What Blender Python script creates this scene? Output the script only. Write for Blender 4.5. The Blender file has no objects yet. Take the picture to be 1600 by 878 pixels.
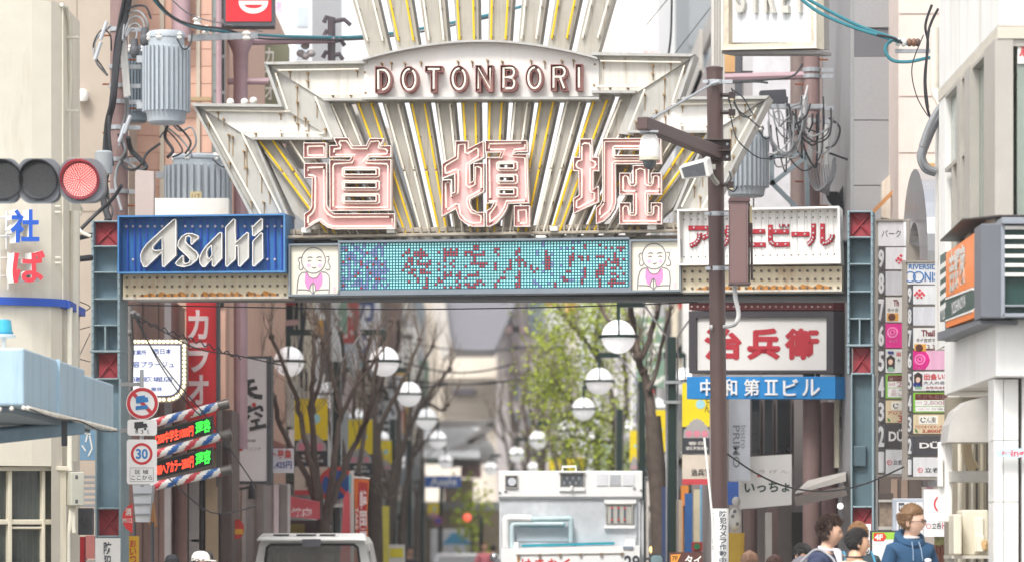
import bpy, math, random
from mathutils import Vector, Matrix
from mathutils.geometry import tessellate_polygon
rnd = random.Random(7)
SC = bpy.context.scene
COL = SC.collection
# ---------------------------------------------------------------- camera, sky, sun, exposure
F, CX, HY, CH = 6400.0, 800.0, 868.0, 1.42      # focal length in photo pixels, principal column, horizon row, eye height
cam = bpy.data.cameras.new('camera'); cam_o = bpy.data.objects.new('camera', cam); COL.objects.link(cam_o)
cam_o.location = (0, 0, CH); cam_o.rotation_euler = (math.pi / 2, 0, 0)
cam.sensor_width = 36; cam.lens = 36 * F / 1600; cam.shift_y = (HY - 439) / 1600
cam.clip_start = 1; cam.clip_end = 6000
cam.dof.use_dof = True; cam.dof.focus_distance = 42.0; cam.dof.aperture_fstop = 2.0
SC.camera = cam_o
W = bpy.data.worlds.new("World"); SC.world = W; W.use_nodes = True
wn = W.node_tree; bg = wn.nodes['Background']
sky = wn.nodes.new('ShaderNodeTexSky'); sky.sky_type = 'NISHITA'; sky.sun_disc = False
SUN_EL, SUN_ROT = math.radians(52), math.radians(205)
sky.sun_elevation = SUN_EL; sky.sun_rotation = SUN_ROT; sky.dust_density = 3.0; sky.ozone_density = 1.0
hs = wn.nodes.new('ShaderNodeHueSaturation'); hs.inputs['Saturation'].default_value = 0.12   # overcast: a white sky
wn.links.new(sky.outputs[0], hs.inputs['Color']); mxs = wn.nodes.new('ShaderNodeMix'); mxs.data_type = 'RGBA'; mxs.inputs[0].default_value = .25; mxs.inputs[7].default_value = (8, 8, 8.2, 1)   # even cloud cover
wn.links.new(hs.outputs[0], mxs.inputs[6]); wn.links.new(mxs.outputs[2], bg.inputs['Color'])
bg.inputs['Strength'].default_value = 0.15
sl = bpy.data.lights.new('sun', 'SUN'); sl.energy = 1.5; sl.angle = math.radians(14); sl.color = (1, .96, .9)
so = bpy.data.objects.new('sun', sl); COL.objects.link(so)
sd = Vector((math.sin(SUN_ROT) * math.cos(SUN_EL), math.cos(SUN_ROT) * math.cos(SUN_EL), math.sin(SUN_EL)))
so.rotation_euler = sd.to_track_quat('Z', 'Y').to_euler(); so.location = sd * 60
SC.view_settings.view_transform = 'Standard'; SC.view_settings.look = 'None'
SC.view_settings.exposure = 0.88; SC.view_settings.gamma = 1
SC.cycles.use_denoising = True; SC.cycles.max_bounces = 8; SC.cycles.diffuse_bounces = 6

# ---------------------------------------------------------------- pixel <-> place
def P(px, py, D): return Vector(((px - CX) * D / F, D, CH + (HY - py) * D / F))
class Plane:
 """an upright plane through two photo columns at two distances; maps photo pixels onto itself"""
 def __init__(s, x0, D0, x1=None, D1=None):
  if x1 is None: s.a = (-1.0, D0); s.b = (1.0, D0)
  else: s.a = ((x0 - CX) * D0 / F, D0); s.b = ((x1 - CX) * D1 / F, D1)
  dx, dy = s.b[0] - s.a[0], s.b[1] - s.a[1]; L = math.hypot(dx, dy); s.u = (dx / L, dy / L)
  s.n = Vector((s.u[1], -s.u[0], 0))
  if s.n.x * s.a[0] + s.n.y * s.a[1] > 0: s.n = -s.n       # towards the camera
 def __call__(s, px, py, off=0.0):
  k = (px - CX) / F; dx, dy = s.b[0] - s.a[0], s.b[1] - s.a[1]
  t = (k * s.a[1] - s.a[0]) / (dx - k * dy)
  D = s.a[1] + t * dy
  return Vector((s.a[0] + t * dx, D, CH + (HY - py) * D / F)) + s.n * off
def FL(D): return Plane(0, D)
class Wall:
 """a plane given in metres: origin, right direction; (u, z) metres map onto it"""
 def __init__(s, O, U): s.O = Vector(O); s.U = Vector(U).normalized(); s.n = Vector((s.U.y, -s.U.x, 0))
 def __call__(s, u, z, off=0.0): return s.O + s.U * u + Vector((0, 0, z)) + s.n * off

# ---------------------------------------------------------------- materials
def lin(h):
 h = h.lstrip('#'); c = [int(h[i:i + 2], 16) / 255 for i in (0, 2, 4)]
 return tuple(x / 12.92 if x <= .04045 else ((x + .055) / 1.055) ** 2.4 for x in c) + (1,)
MATS = {}
def M(key, hexc=None, rough=.55, metal=0.0, var=.12, vs=4.0, stain=None, samt=.5, sscale=(9, 9, .7), bump=0.0, bs=60.0, emit=None, es=1.0, spec=.4, alpha=1.0, trans=0.0):
 if key in MATS: return MATS[key]
 m = bpy.data.materials.new(key); m.use_nodes = True; n = m.node_tree; b = n.nodes['Principled BSDF']; L = n.links.new
 base = lin(hexc)
 b.inputs['Roughness'].default_value = rough; b.inputs['Metallic'].default_value = metal; b.inputs['Specular IOR Level'].default_value = spec
 tc = n.nodes.new('ShaderNodeTexCoord'); oi = n.nodes.new('ShaderNodeObjectInfo')
 add = n.nodes.new('ShaderNodeVectorMath'); add.operation = 'MULTIPLY_ADD'
 L(oi.outputs['Random'], add.inputs[0]); add.inputs[1].default_value = (13, 7, 5); L(tc.outputs['Object'], add.inputs[2])
 nz = n.nodes.new('ShaderNodeTexNoise'); nz.inputs['Scale'].default_value = vs; nz.inputs['Detail'].default_value = 6; nz.inputs['Roughness'].default_value = .65
 L(add.outputs[0], nz.inputs['Vector'])
 mr = n.nodes.new('ShaderNodeMapRange'); mr.inputs[1].default_value = .3; mr.inputs[2].default_value = .7; mr.inputs[3].default_value = 1 - var; mr.inputs[4].default_value = 1 + var * .5
 L(nz.outputs['Fac'], mr.inputs[0])
 mx = n.nodes.new('ShaderNodeVectorMath'); mx.operation = 'SCALE'; mx.inputs[0].default_value = base[:3]; L(mr.outputs[0], mx.inputs['Scale'])
 col = mx.outputs[0]
 if stain:
  mp = n.nodes.new('ShaderNodeMapping'); mp.inputs['Scale'].default_value = sscale; L(add.outputs[0], mp.inputs['Vector'])
  n2 = n.nodes.new('ShaderNodeTexNoise'); n2.inputs['Scale'].default_value = 1; n2.inputs['Detail'].default_value = 7; n2.inputs['Roughness'].default_value = .7; L(mp.outputs[0], n2.inputs['Vector'])
  r2 = n.nodes.new('ShaderNodeMapRange'); r2.inputs[1].default_value = .52; r2.inputs[2].default_value = .72; r2.inputs[3].default_value = 0; r2.inputs[4].default_value = samt; L(n2.outputs['Fac'], r2.inputs[0])
  mc = n.nodes.new('ShaderNodeMix'); mc.data_type = 'RGBA'; L(r2.outputs[0], mc.inputs[0]); L(col, mc.inputs[6]); mc.inputs[7].default_value = lin(stain); col = mc.outputs[2]
 L(col, b.inputs['Base Color'])
 rr = n.nodes.new('ShaderNodeMapRange'); rr.inputs[3].default_value = max(.03, rough - .1); rr.inputs[4].default_value = min(1, rough + .12); L(nz.outputs['Fac'], rr.inputs[0]); L(rr.outputs[0], b.inputs['Roughness'])
 if bump:
  n3 = n.nodes.new('ShaderNodeTexNoise'); n3.inputs['Scale'].default_value = bs; n3.inputs['Detail'].default_value = 4; L(add.outputs[0], n3.inputs['Vector'])
  bu = n.nodes.new('ShaderNodeBump'); bu.inputs['Strength'].default_value = bump; bu.inputs['Distance'].default_value = .01; L(n3.outputs['Fac'], bu.inputs['Height']); L(bu.outputs[0], b.inputs['Normal'])
 if emit: b.inputs['Emission Color'].default_value = lin(emit); b.inputs['Emission Strength'].default_value = es
 if trans: b.inputs['Transmission Weight'].default_value = trans
 if alpha < 1: b.inputs['Alpha'].default_value = alpha
 MATS[key] = m; return m
def C(h, rough=.5, **k): return M('paint_' + h + ('_%g' % rough) + ''.join('%s%s' % kv for kv in k.items()), h, rough, **({'var': .13} | k))

WHITE = M('white_enamel', 'e6e4df', .45, var=.05, stain='b9ad98', samt=.25)
CREAMP = M('cream_sheet', 'ded8cb', .5, var=.08, stain='8f7a52', samt=.5, sscale=(14, 14, .8))
SLATG = M('grey_sheet', 'b4b2ac', .5, var=.1, stain='8d7f63', samt=.65, sscale=(22, 22, .7))
RUSTW = M('rusty_cream', 'ddd0b5', .6, var=.12, stain='a8672b', samt=.5, sscale=(5, 5, 2.2))
RUST = M('rust', '8a4a22', .8, var=.35, vs=14, bump=.3)
STEELB = M('steel_blue_paint', '84979e', .5, var=.12, stain='4c5b60', samt=.45, sscale=(12, 12, 1.0))
REDOX = M('red_oxide', '8c3038', .55, var=.15, stain='5d2226', samt=.4)
BROWNP = M('brown_paint', '54423f', .4, var=.06)
DARK = M('dark_grey_paint', '4b4d52', .5, var=.1)
BLK = M('black_rubber', '202124', .55, var=.15)
GALV = M('galvanised', 'aeb2b6', .4, metal=.5, var=.15, vs=18)
TUBEW = M('neon_glass_white', 'f3ecdd', .25, var=.06)
TUBEY = M('neon_glass_yellow', 'efc51e', .25, var=.06)
PINK = M('pink_enamel', 'eab9b7', .42, var=.1, vs=3, stain='c98f8a', samt=.35, sscale=(3, 3, 1.5))
ROSE = M('rose_inner_wall', '9b6a66', .5, var=.1)
SKIN_P = M('porcelain', 'e9e6df', .25, var=.05)
CABLE = M('cable_black', '2e2f33', .5, var=.15)
CABLEG = M('cable_grey', '85878a', .5, var=.12)
TEAL = M('cable_teal', '38808d', .45, var=.1)
CONC = M('concrete_grey', '9a9a98', .8, var=.1, vs=5, bump=.35, bs=140)
GLASS = M('window_glass', '7c8a86', .06, var=.25, vs=.8, spec=.8)
DGLASS = M('dark_glass', '2c2f31', .06, var=.3, vs=1.0, spec=.8)
BARK = M('bark', '62574f', .85, var=.3, vs=9, bump=.5, bs=40)
LEAF = M('spring_leaf', 'aebd3c', .6, var=.25, vs=3)
GREENST = M('green_steel', '20332f', .4, var=.1)
GLOBE = M('opal_globe', 'f6f6f8', .2, var=.01, spec=.6); _g = GLOBE.node_tree.nodes['Principled BSDF']; _g.inputs['Emission Color'].default_value = (1, 1, 1, 1); _g.inputs['Emission Strength'].default_value = .25  # faint emission added to lighten the shaded undersides of the globes
CHROME = M('bright_steel', 'c7c9cc', .18, metal=.9, var=.06)

# ---------------------------------------------------------------- mesh builder
WL = {}
def offset_poly(poly, d):
 n = len(poly); A = sum(poly[i][0] * poly[(i + 1) % n][1] - poly[(i + 1) % n][0] * poly[i][1] for i in range(n))
 s = 1 if A > 0 else -1; out = []
 for i in range(n):
  p0, p1, p2 = poly[i - 1], poly[i], poly[(i + 1) % n]
  def nrm(a, b):
   dx, dy = b[0] - a[0], b[1] - a[1]; l = math.hypot(dx, dy) or 1; return (-dy / l * s, dx / l * s)
  a, b = nrm(p0, p1), nrm(p1, p2); k = 1 + a[0] * b[0] + a[1] * b[1]; k = max(k, .45)
  out.append((p1[0] + (a[0] + b[0]) / k * d, p1[1] + (a[1] + b[1]) / k * d))
 return out                                     # positive d moves inwards
_fc = {}
def font_mesh(s, bold, ext):
 key = (s, bold, ext)
 if key in _fc: return _fc[key]
 c = bpy.data.curves.new('lettering', 'FONT'); c.body = s; c.offset = bold; c.extrude = .5 if ext else 0; c.resolution_u = 3
 o = bpy.data.objects.new('lettering', c); COL.objects.link(o)
 dg = bpy.context.evaluated_depsgraph_get(); m = bpy.data.meshes.new_from_object(o.evaluated_get(dg))
 V = [tuple(v.co) for v in m.vertices]; Fc = [tuple(p.vertices) for p in m.polygons]; N = [p.normal.z for p in m.polygons]
 bpy.data.objects.remove(o); bpy.data.curves.remove(c); bpy.data.meshes.remove(m)
 if V:
  x0 = min(v[0] for v in V); x1 = max(v[0] for v in V); y0 = min(v[1] for v in V); y1 = max(v[1] for v in V)
  V = [((v[0] - x0) / max(x1 - x0, 1e-6), (v[1] - y0) / max(y1 - y0, 1e-6), v[2] + .5) for v in V]
 _fc[key] = (V, Fc, N); return _fc[key]
class B:
 def __init__(s): s.v = []; s.f = []; s.m = []; s.k = 0
 def mat(s, k): s.k = k; return s
 def face(s, pts):
  i = len(s.v); s.v += [Vector(p) for p in pts]; s.f.append(tuple(range(i, i + len(pts)))); s.m.append(s.k); return s
 def hexa(s, c):                                # 8 corners: bottom ring 0-3, top ring 4-7
  i = len(s.v); s.v += [Vector(p) for p in c]
  for q in ((0, 3, 2, 1), (4, 5, 6, 7), (0, 1, 5, 4), (1, 2, 6, 5), (2, 3, 7, 6), (3, 0, 4, 7)): s.f.append(tuple(i + j for j in q)); s.m.append(s.k)
  return s
 def box(s, x0, x1, y0, y1, z0, z1):
  return s.hexa([(x0, y0, z0), (x1, y0, z0), (x1, y1, z0), (x0, y1, z0), (x0, y0, z1), (x1, y0, z1), (x1, y1, z1), (x0, y1, z1)])
 def rect(s, pl, x0, y0, x1, y1, o0, o1):       # a block on a plane, photo pixels (or metres on a Wall), offsets o0 (back) .. o1 (front)
  return s.hexa([pl(x0, y1, o1), pl(x1, y1, o1), pl(x1, y1, o0), pl(x0, y1, o0), pl(x0, y0, o1), pl(x1, y0, o1), pl(x1, y0, o0), pl(x0, y0, o0)])
 def bar(s, p, q, w, h=None, up=(0, 0, 1)):
  p, q = Vector(p), Vector(q); h = h or w; d = (q - p).normalized(); u = Vector(up)
  if abs(d.dot(u)) > .95: u = Vector((0, 1, 0))
  a = d.cross(u).normalized() * w / 2; b = a.cross(d).normalized() * h / 2
  return s.hexa([p - a - b, p + a - b, q + a - b, q - a - b, p - a + b, p + a + b, q + a + b, q - a + b])
 def tube(s, pts, r, n=6, r1=None, closed=False):
  pts = [Vector(p) for p in pts]; K = len(pts); base = len(s.v); ref = None
  for i, p in enumerate(pts):
   if closed: d = pts[(i + 1) % K] - pts[i - 1]
   else: d = pts[min(i + 1, K - 1)] - pts[max(i - 1, 0)]
   d = d.normalized() if d.length > 1e-9 else Vector((0, 0, 1))
   if ref is None or abs(ref.dot(d)) > .98: ref = Vector((0, 1, 0)) if abs(d.y) < .9 else Vector((1, 0, 0))
   a = d.cross(ref).normalized(); b = a.cross(d).normalized(); ref = b if b.length else ref
   rr = r if r1 is None else r + (r1 - r) * i / max(K - 1, 1)
   for j in range(n):
    t = 2 * math.pi * j / n; s.v.append(p + (a * math.cos(t) + b * math.sin(t)) * rr)
  for i in range(K if closed else K - 1):
   for j in range(n):
    i2 = (i + 1) % K
    s.f.append((base + i * n + j, base + i * n + (j + 1) % n, base + i2 * n + (j + 1) % n, base + i2 * n + j)); s.m.append(s.k)
  if not closed:
   s.f.append(tuple(base + j for j in range(n))[::-1]); s.f.append(tuple(base + (K - 1) * n + j for j in range(n))); s.m += [s.k, s.k]
  return s
 def prism(s, pl, poly, o0, o1, holes=(), sides=True):
  loops = [list(poly)] + [list(h) for h in holes]
  tri = tessellate_polygon([[Vector((p[0], p[1], 0)) for p in l] for l in loops]); flat = [p for l in loops for p in l]
  for o, rev in ((o1, 0), (o0, 1)):
   i = len(s.v); s.v += [pl(p[0], p[1], o) for p in flat]
   for t in tri: s.f.append(tuple(i + j for j in (t[::-1] if rev else t))); s.m.append(s.k)
   if not sides and not rev: return s
  for l in loops:
   for a, b in zip(l, l[1:] + l[:1]): s.face([pl(a[0], a[1], o0), pl(b[0], b[1], o0), pl(b[0], b[1], o1), pl(a[0], a[1], o1)])
  return s
 def rim(s, pl, poly, o0, o1, t):               # an upright wall of thickness t (pixels) round an outline; material k on lip, k+1 inside
  q = offset_poly(poly, t); k = s.k
  for i in range(len(poly)):
   j = (i + 1) % len(poly); a, b, c, d = poly[i], poly[j], q[j], q[i]
   s.k = k; s.face([pl(*a, o1), pl(*b, o1), pl(*c, o1), pl(*d, o1)]); s.face([pl(*a, o0), pl(*b, o0), pl(*b, o1), pl(*a, o1)])
   s.k = k + 1; s.face([pl(*d, o0), pl(*c, o0), pl(*c, o1), pl(*d, o1)])
  s.k = k; return s
 def lathe(s, c, prof, n=16, axis='z'):
  c = Vector(c); base = len(s.v)
  for r, h in prof:
   for j in range(n):
    t = 2 * math.pi * j / n; x, y = r * math.cos(t), r * math.sin(t)
    s.v.append(c + (Vector((x, y, h)) if axis == 'z' else Vector((x, h, y)) if axis == 'y' else Vector((h, x, y))))
  for i in range(len(prof) - 1):
   for j in range(n):
    s.f.append((base + i * n + j, base + i * n + (j + 1) % n, base + (i + 1) * n + (j + 1) % n, base + (i + 1) * n + j)); s.m.append(s.k)
  s.f.append(tuple(base + j for j in range(n))[::-1]); s.f.append(tuple(base + (len(prof) - 1) * n + j for j in range(n))); s.m += [s.k, s.k]
  return s
 def sph(s, c, rx, ry=None, rz=None, nu=14, nv=8):
  ry = ry or rx; rz = rz or rx
  prof = [(max(1e-4, math.sin(math.pi * i / nv)), -math.cos(math.pi * i / nv)) for i in range(nv + 1)]; c = Vector(c); b = len(s.v)
  s.lathe((0, 0, 0), prof, nu)
  for v in s.v[b:]: v.x = v.x * rx + c.x; v.y = v.y * ry + c.y; v.z = v.z * rz + c.z
  return s
 def disc(s, pl, cx, cy, r, o0, o1, n=24, ry=None):
  ry = ry or r
  return s.prism(pl, [(cx + r * math.cos(2 * math.pi * i / n), cy + ry * math.sin(2 * math.pi * i / n)) for i in range(n)], o0, o1)
 def ring(s, pl, cx, cy, r, r2, o0, o1, n=28):
  c = lambda R: [(cx + R * math.cos(2 * math.pi * i / n), cy + R * math.sin(2 * math.pi * i / n)) for i in range(n)]
  return s.prism(pl, c(r), o0, o1, [c(r2)])
 def text(s, pl, body, x0, y0, x1, y1, o=.004, ext=0, bold=.0, side=None, vert=False, shear=0, flip=1):
  if vert:
   n = len(body); h = (y1 - y0) / n
   for i, ch in enumerate(body):
    if ch != ' ': s.text(pl, ch, x0, y0 + i * h + h * .04, x1, y0 + (i + 1) * h - h * .04, o, ext, bold, side)
   return s
  if bold > .036:                            # very heavy lettering: several slightly shifted copies, each a hair prouder
   e = (bold - .014) * abs(y1 - y0) * .8
   for q, (dx, dy) in enumerate(((0, 0), (e, 0), (-e, 0), (0, e), (0, -e))): s.text(pl, body, x0 + dx, y0 + dy, x1 + dx, y1 + dy, o + q * .0012, ext, .014, side, False, shear)
   return s
  V, Fc, N = font_mesh(body, bold, bool(ext)); i = len(s.v); k = s.k
  for u, w, z in V: s.v.append(pl(x0 + u * (x1 - x0) + shear * w, y1 + w * (y0 - y1), o + (z * ext if ext else 0)))
  for f, nz in zip(Fc, N): s.f.append(tuple(i + j for j in f)); s.m.append(side if (side is not None and abs(nz) < .5) else k)
  return s
 def strokes(s, pl, lines, r, off, n=6):
  for l in lines: s.tube([pl(x, y, off) for x, y in l], r, n)
  return s
 def ribbon(s, pl, line, w, o0, o1):            # a flat stroke of constant width w (pixels) along a line
  for a, b in zip(line, line[1:]):
   dx, dy = b[0] - a[0], b[1] - a[1]; l = math.hypot(dx, dy) or 1; nx, ny = -dy / l * w / 2, dx / l * w / 2
   s.prism(pl, [(a[0] + nx, a[1] + ny), (b[0] + nx, b[1] + ny), (b[0] - nx, b[1] - ny), (a[0] - nx, a[1] - ny)], o0, o1)
  return s
 def out(s, name, mat, parent=None, bevel=0, smooth=False, label=None, cat=None, group=None, kind=None):
  org = WL[parent.name] if parent else Vector((0, 0, 0))
  if parent is None and kind is None and s.v:
   xs = [v.x for v in s.v]; ys = [v.y for v in s.v]; org = Vector(((min(xs) + max(xs)) / 2, (min(ys) + max(ys)) / 2, min(v.z for v in s.v)))
  me = bpy.data.meshes.new(name); me.from_pydata([v - org for v in s.v], [], s.f)
  for m in (mat if isinstance(mat, (list, tuple)) else [mat]): me.materials.append(m)
  me.polygons.foreach_set('material_index', s.m)
  if smooth: me.polygons.foreach_set('use_smooth', [True] * len(s.f)); me.set_sharp_from_angle(angle=math.radians(smooth if smooth is not True else 40))
  me.update(); o = bpy.data.objects.new(name, me); COL.objects.link(o)
  if parent: o.parent = parent; WL[o.name] = WL[parent.name]
  else: o.location = org; WL[o.name] = org
  if bevel: b = o.modifiers.new('bevel', 'BEVEL'); b.width = bevel; b.segments = 2; b.limit_method = 'ANGLE'
  tag(o, label, cat, group, kind); return o
def tag(o, label=None, cat=None, group=None, kind=None):
 for k, v in (('label', label), ('category', cat), ('group', group), ('kind', kind)):
  if v: o[k] = v
 return o
def thing(name, label, cat, loc, group=None):
 o = bpy.data.objects.new(name, None); o.empty_display_size = .2; COL.objects.link(o); o.location = loc; WL[o.name] = Vector(loc)
 return tag(o, label, cat, group)
KIDS = {}
def copy_tree(o, loc=None, label=None, group=None, rz=None, sc=None, parent=None):
 if parent is None:
  KIDS.clear()
  for q in COL.objects:
   if q.parent: KIDS.setdefault(q.parent.name, []).append(q)
 c = o.copy(); COL.objects.link(c)
 if loc is not None: c.location = loc
 if rz is not None: c.rotation_euler.z = rz
 if sc is not None: c.scale = sc if hasattr(sc, '__len__') else (sc,) * 3
 if parent: c.parent = parent
 if label: c['label'] = label
 if group: c['group'] = group
 WL[c.name] = Vector(c.location)
 for ch in KIDS.get(o.name, []): copy_tree(ch, parent=c)
 return c
def catmull(pts, n=6):
 out = []
 for i in range(len(pts) - 1):
  p0, p1, p2, p3 = (Vector(pts[max(i - 1, 0)]), Vector(pts[i]), Vector(pts[i + 1]), Vector(pts[min(i + 2, len(pts) - 1)]))
  for k in range(n):
   t = k / n; out.append(.5 * ((2 * p1) + (p2 - p0) * t + (2 * p0 - 5 * p1 + 4 * p2 - p3) * t * t + (3 * p1 - p0 - 3 * p2 + p3) * t ** 3))
 return out + [Vector(pts[-1])]
def cable(name, label, pts, r=.012, mat=None, n=6, group=None, cat='cable', parent=None, seg=6):
 b = B(); b.tube(catmull(pts, seg), r, n)
 return b.out(name, mat or CABLE, parent, smooth=True, label=label, cat=cat if not parent else None, group=group)
# ================================================================ SETTING: ground, road, pavements
def setting():
 asphalt = M('asphalt', '6e6e6d', .85, var=.2, vs=3, bump=.4, bs=220); pave = M('paving', 'bdb7ad', .8, var=.15, vs=2, bump=.2)
 b = B(); b.face([(-2500, -200, -.012), (2500, -200, -.012), (2500, 4500, -.012), (-2500, 4500, -.012)]); b.out('ground', M('ground_earth', '77746e', .9, var=.2, vs=.05), kind='structure')
 b = B(); b.face([(-3.0, 47, 0), (3.0, 47, 0), (3.0, 420, 0), (-3.0, 420, 0)]); b.out('road', asphalt, kind='structure')
 b = B(); b.face([(-40, 20, -.004), (40, 20, -.004), (40, 46.9, -.004), (-40, 46.9, -.004)]); b.out('crossing_road', asphalt, kind='structure')
 for s in (-1, 1):
  b = B(); x0, x1 = sorted((s * 3.16, s * 7)); b.box(x0, x1, 47.2, 420, -.01, .12); b.out('pavement', pave, kind='structure')
  b = B(); x0, x1 = sorted((s * 3.004, s * 3.156)); b.box(x0, x1, 47.2, 420, -.01, .125); b.out('kerb', CONC, kind='structure', bevel=.02)
  b = B(); x0, x1 = sorted((s * 3.6, s * 40)); b.box(x0, x1, 33, 46.7, -.01, .12); b.out('pavement', pave, kind='structure')
 b = B()
 for i in range(-3, 4): b.face([(i * .9 - .22, 26, .0), (i * .9 + .22, 26, 0), (i * .9 + .22, 30, 0), (i * .9 - .22, 30, 0)])
 b.out('crossing_markings', M('road_white', 'c9c8c3', .7, var=.2), kind='structure')
setting()

# ================================================================ THE NEON ARCH
GP = Plane(190, 46.6, 1320, 45.3)
def mir(x, y): return (1501 - x, HY - (HY - y) * 1.0165)
def mirl(l): return [mir(*p) for p in l]
arch = thing('neon_arch', 'white fan shaped neon arch spanning the street on blue grey steel pillars', 'arch', P(754, HY + CH * F / 46, 46))
def pillar(tr, web, wx):
 """tr: function on pixel points; ys: stiffener rows"""
 x0, x1, w = 143, 190, 4
 R = lambda b, a, c, e, g, o0, o1: b.rect(GP, *(lambda p, q: (min(p[0], q[0]), p[1], max(p[0], q[0]), q[1]))(tr(a, c), tr(e, g)), o0, o1)
 b = B()
 R(b, x0, 345, x0 + w, 592, -.34, .02); R(b, x1 - w - 2, 345, x1 - 2, 592, -.34, .02)
 R(b, 149, 592, 152, 1075, -.34, .02); R(b, 186, 592, 190, 1075, -.34, .02)
 for y in (345, 384, 424.5, 466, 507): R(b, 147, y, 184, y + 2.4, -.3, .012)
 R(b, 141, 547, 189, 550.5, -.34, .03); R(b, 149.5, 590, 188, 593, -.3, .012)
 R(b, 163, 509.5, 166, 547, -.3, .008)
 R(b, 152, 792, 186, 795, -.3, .01); R(b, 152, 836, 186, 839, -.3, .01)
 p = b.out('pillar', STEELB, arch, bevel=.006)
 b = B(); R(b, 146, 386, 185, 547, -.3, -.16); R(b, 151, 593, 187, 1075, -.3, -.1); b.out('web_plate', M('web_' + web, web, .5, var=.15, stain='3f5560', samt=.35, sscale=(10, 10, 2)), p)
 for (a, c, e, g) in ((147, 347.5, 184, 384), (152, 551, 184, 590), (152, 795, 186, 836)):
  b = B(); R(b, a, c, e, g, -.3, -.085)
  for q in (((a, c), (e, g)), ((e, c), (a, g))): b.tube([GP(*tr(*q[0]), -.07), GP(*tr(*q[1]), -.07)], .012, 4)
  b.out('red_panel', M('red_oxide_panel', '9a3840', .55, var=.15, stain='6a2730', samt=.4), p)
 b = B()
 for y in range(352, 590, 12):
  for x in (145, 187): b.sph(GP(*tr(x, y), .022), .011, nu=6, nv=4)
 b.out('rivets', STEELB, p, kind='stuff')
pillar(lambda x, y: (x, y), '76909f', 1)
pillar(lambda x, y: (1324 + (x - 143) * .893, HY - (HY - y) * 1.029), '566c74', -1)  # right web is darker: its shade is put into the plate colour
b = B(); b.rect(GP, 1331, 696, 1353, 728, -.1, -.03); b.out('switch_box', M('box_slate', '4d6069', .5), arch, bevel=.01)

# crossbeam and the rail the slats stand on
b = B(); b.rect(GP, 190, 372, 1322, 376, -.55, -.3); b.rect(GP, 190, 459, 1322, 466, -.8, -.36); b.rect(GP, 190, 376, 1322, 459, -.62, -.5)
b.out('crossbeam', M('beam_grey', '77797c', .55, var=.12, stain='4c4844', samt=.5), arch, bevel=.01)
b = B(); b.tube([GP(450, 363, -.12), GP(1062, 352, -.12)], .035, 6); b.tube([GP(450, 371, .0), GP(1062, 361, .0)], .02, 6)
b.rect(GP, 452, 366, 1060, 372, -.3, -.2)
for i in range(46): x = 456 + i * 13.2; b.rect(GP, x, 358 - (x - 450) * .016, x + 3, 371 - (x - 450) * .016, -.1, -.06)
b.out('foot_rail', M('rail_dirty', 'a39a8c', .6, var=.2, stain='6b4a32', samt=.7, sscale=(6, 6, 6)), arch)
for x, y, w, h in ((472, 357, 14, 8), (605, 356, 12, 9), (838, 369, 16, 4), (1012, 352, 14, 8), (860, 355, 12, 7)):
 b = B(); b.rect(GP, x, y, x + w, y + h, -.05, .05); b.out('junction_box', WHITE, arch, bevel=.008)

# slats: long sheet metal boxes fanning out, two neon tubes on each
SLAT2 = M('slat_sheet', 'a9a49a', .5, var=.12, stain='7d6a4c', samt=.7, sscale=(26, 26, .6))
bots = [12.5, 36, 60, 87, 111.5, 137, 164, 195, 229]; tops = [20.5, 60, 99.5, 140.5, 181.5, 223, 263, 320, 372]
def slat(side, k):
 xb, xt = 752 + side * bots[k], 752 + side * tops[k]; sl = (xt - xb) / 205
 ytop = -90 if k < 4 else (150 if k < 6 else 205); ybot = 372
 wf = lambda y: (16.5 + (372 - y) * .057) * (1 + .02 * k)
 if k >= 6: wf = lambda y: 18 + (372 - y) * .09
 xf = lambda y: xb + (372 - y) * sl
 q = [(xf(ybot) - wf(ybot) / 2, ybot), (xf(ybot) + wf(ybot) / 2, ybot), (xf(ytop) + wf(ytop) / 2, ytop), (xf(ytop) - wf(ytop) / 2, ytop)]
 dy = lambda x, y: y - (x - 752) * .0125
 q = [(x, dy(x, y)) for x, y in q]
 b = B(); b.prism(GP, q, -.36, -.14)
 s = b.out('slat', SLAT2, arch, bevel=.006)
 tubes = TUBEY if k % 2 == 0 else TUBEW
 segs = [(ytop + 4, 60), (160, 262), (266, 366)] if k < 4 else [(ytop + 8, 262), (266, 366)]
 c = B()
 for e in (-1, 1):
  for y0, y1 in segs:
   b = B(); f = lambda y, o: GP(xf(y) + e * wf(y) * .33, dy(xf(y), y), o)
   b.tube([f(y0, -.14), f(y0 + 1, -.085), f(y0 + 3, -.085), f(y1 - 3, -.085), f(y1 - 1, -.085), f(y1, -.14)], .0125 if k % 2 == 0 else .011, 6)
   n = max(2, int((y1 - y0) / 38))
   for i in range(n + 1):
    y = y0 + 4 + (y1 - y0 - 8) * i / n; c.tube([f(y, -.14), f(y, -.082)], .014, 5)
   b.out('neon_tube', tubes, s, smooth=True)
 c.out('tube_clips', M('clip_brass', '8a7b60', .5, var=.2), s, kind='stuff')
for k in range(9):
 for side in (-1, 1): slat(side, k)

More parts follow.
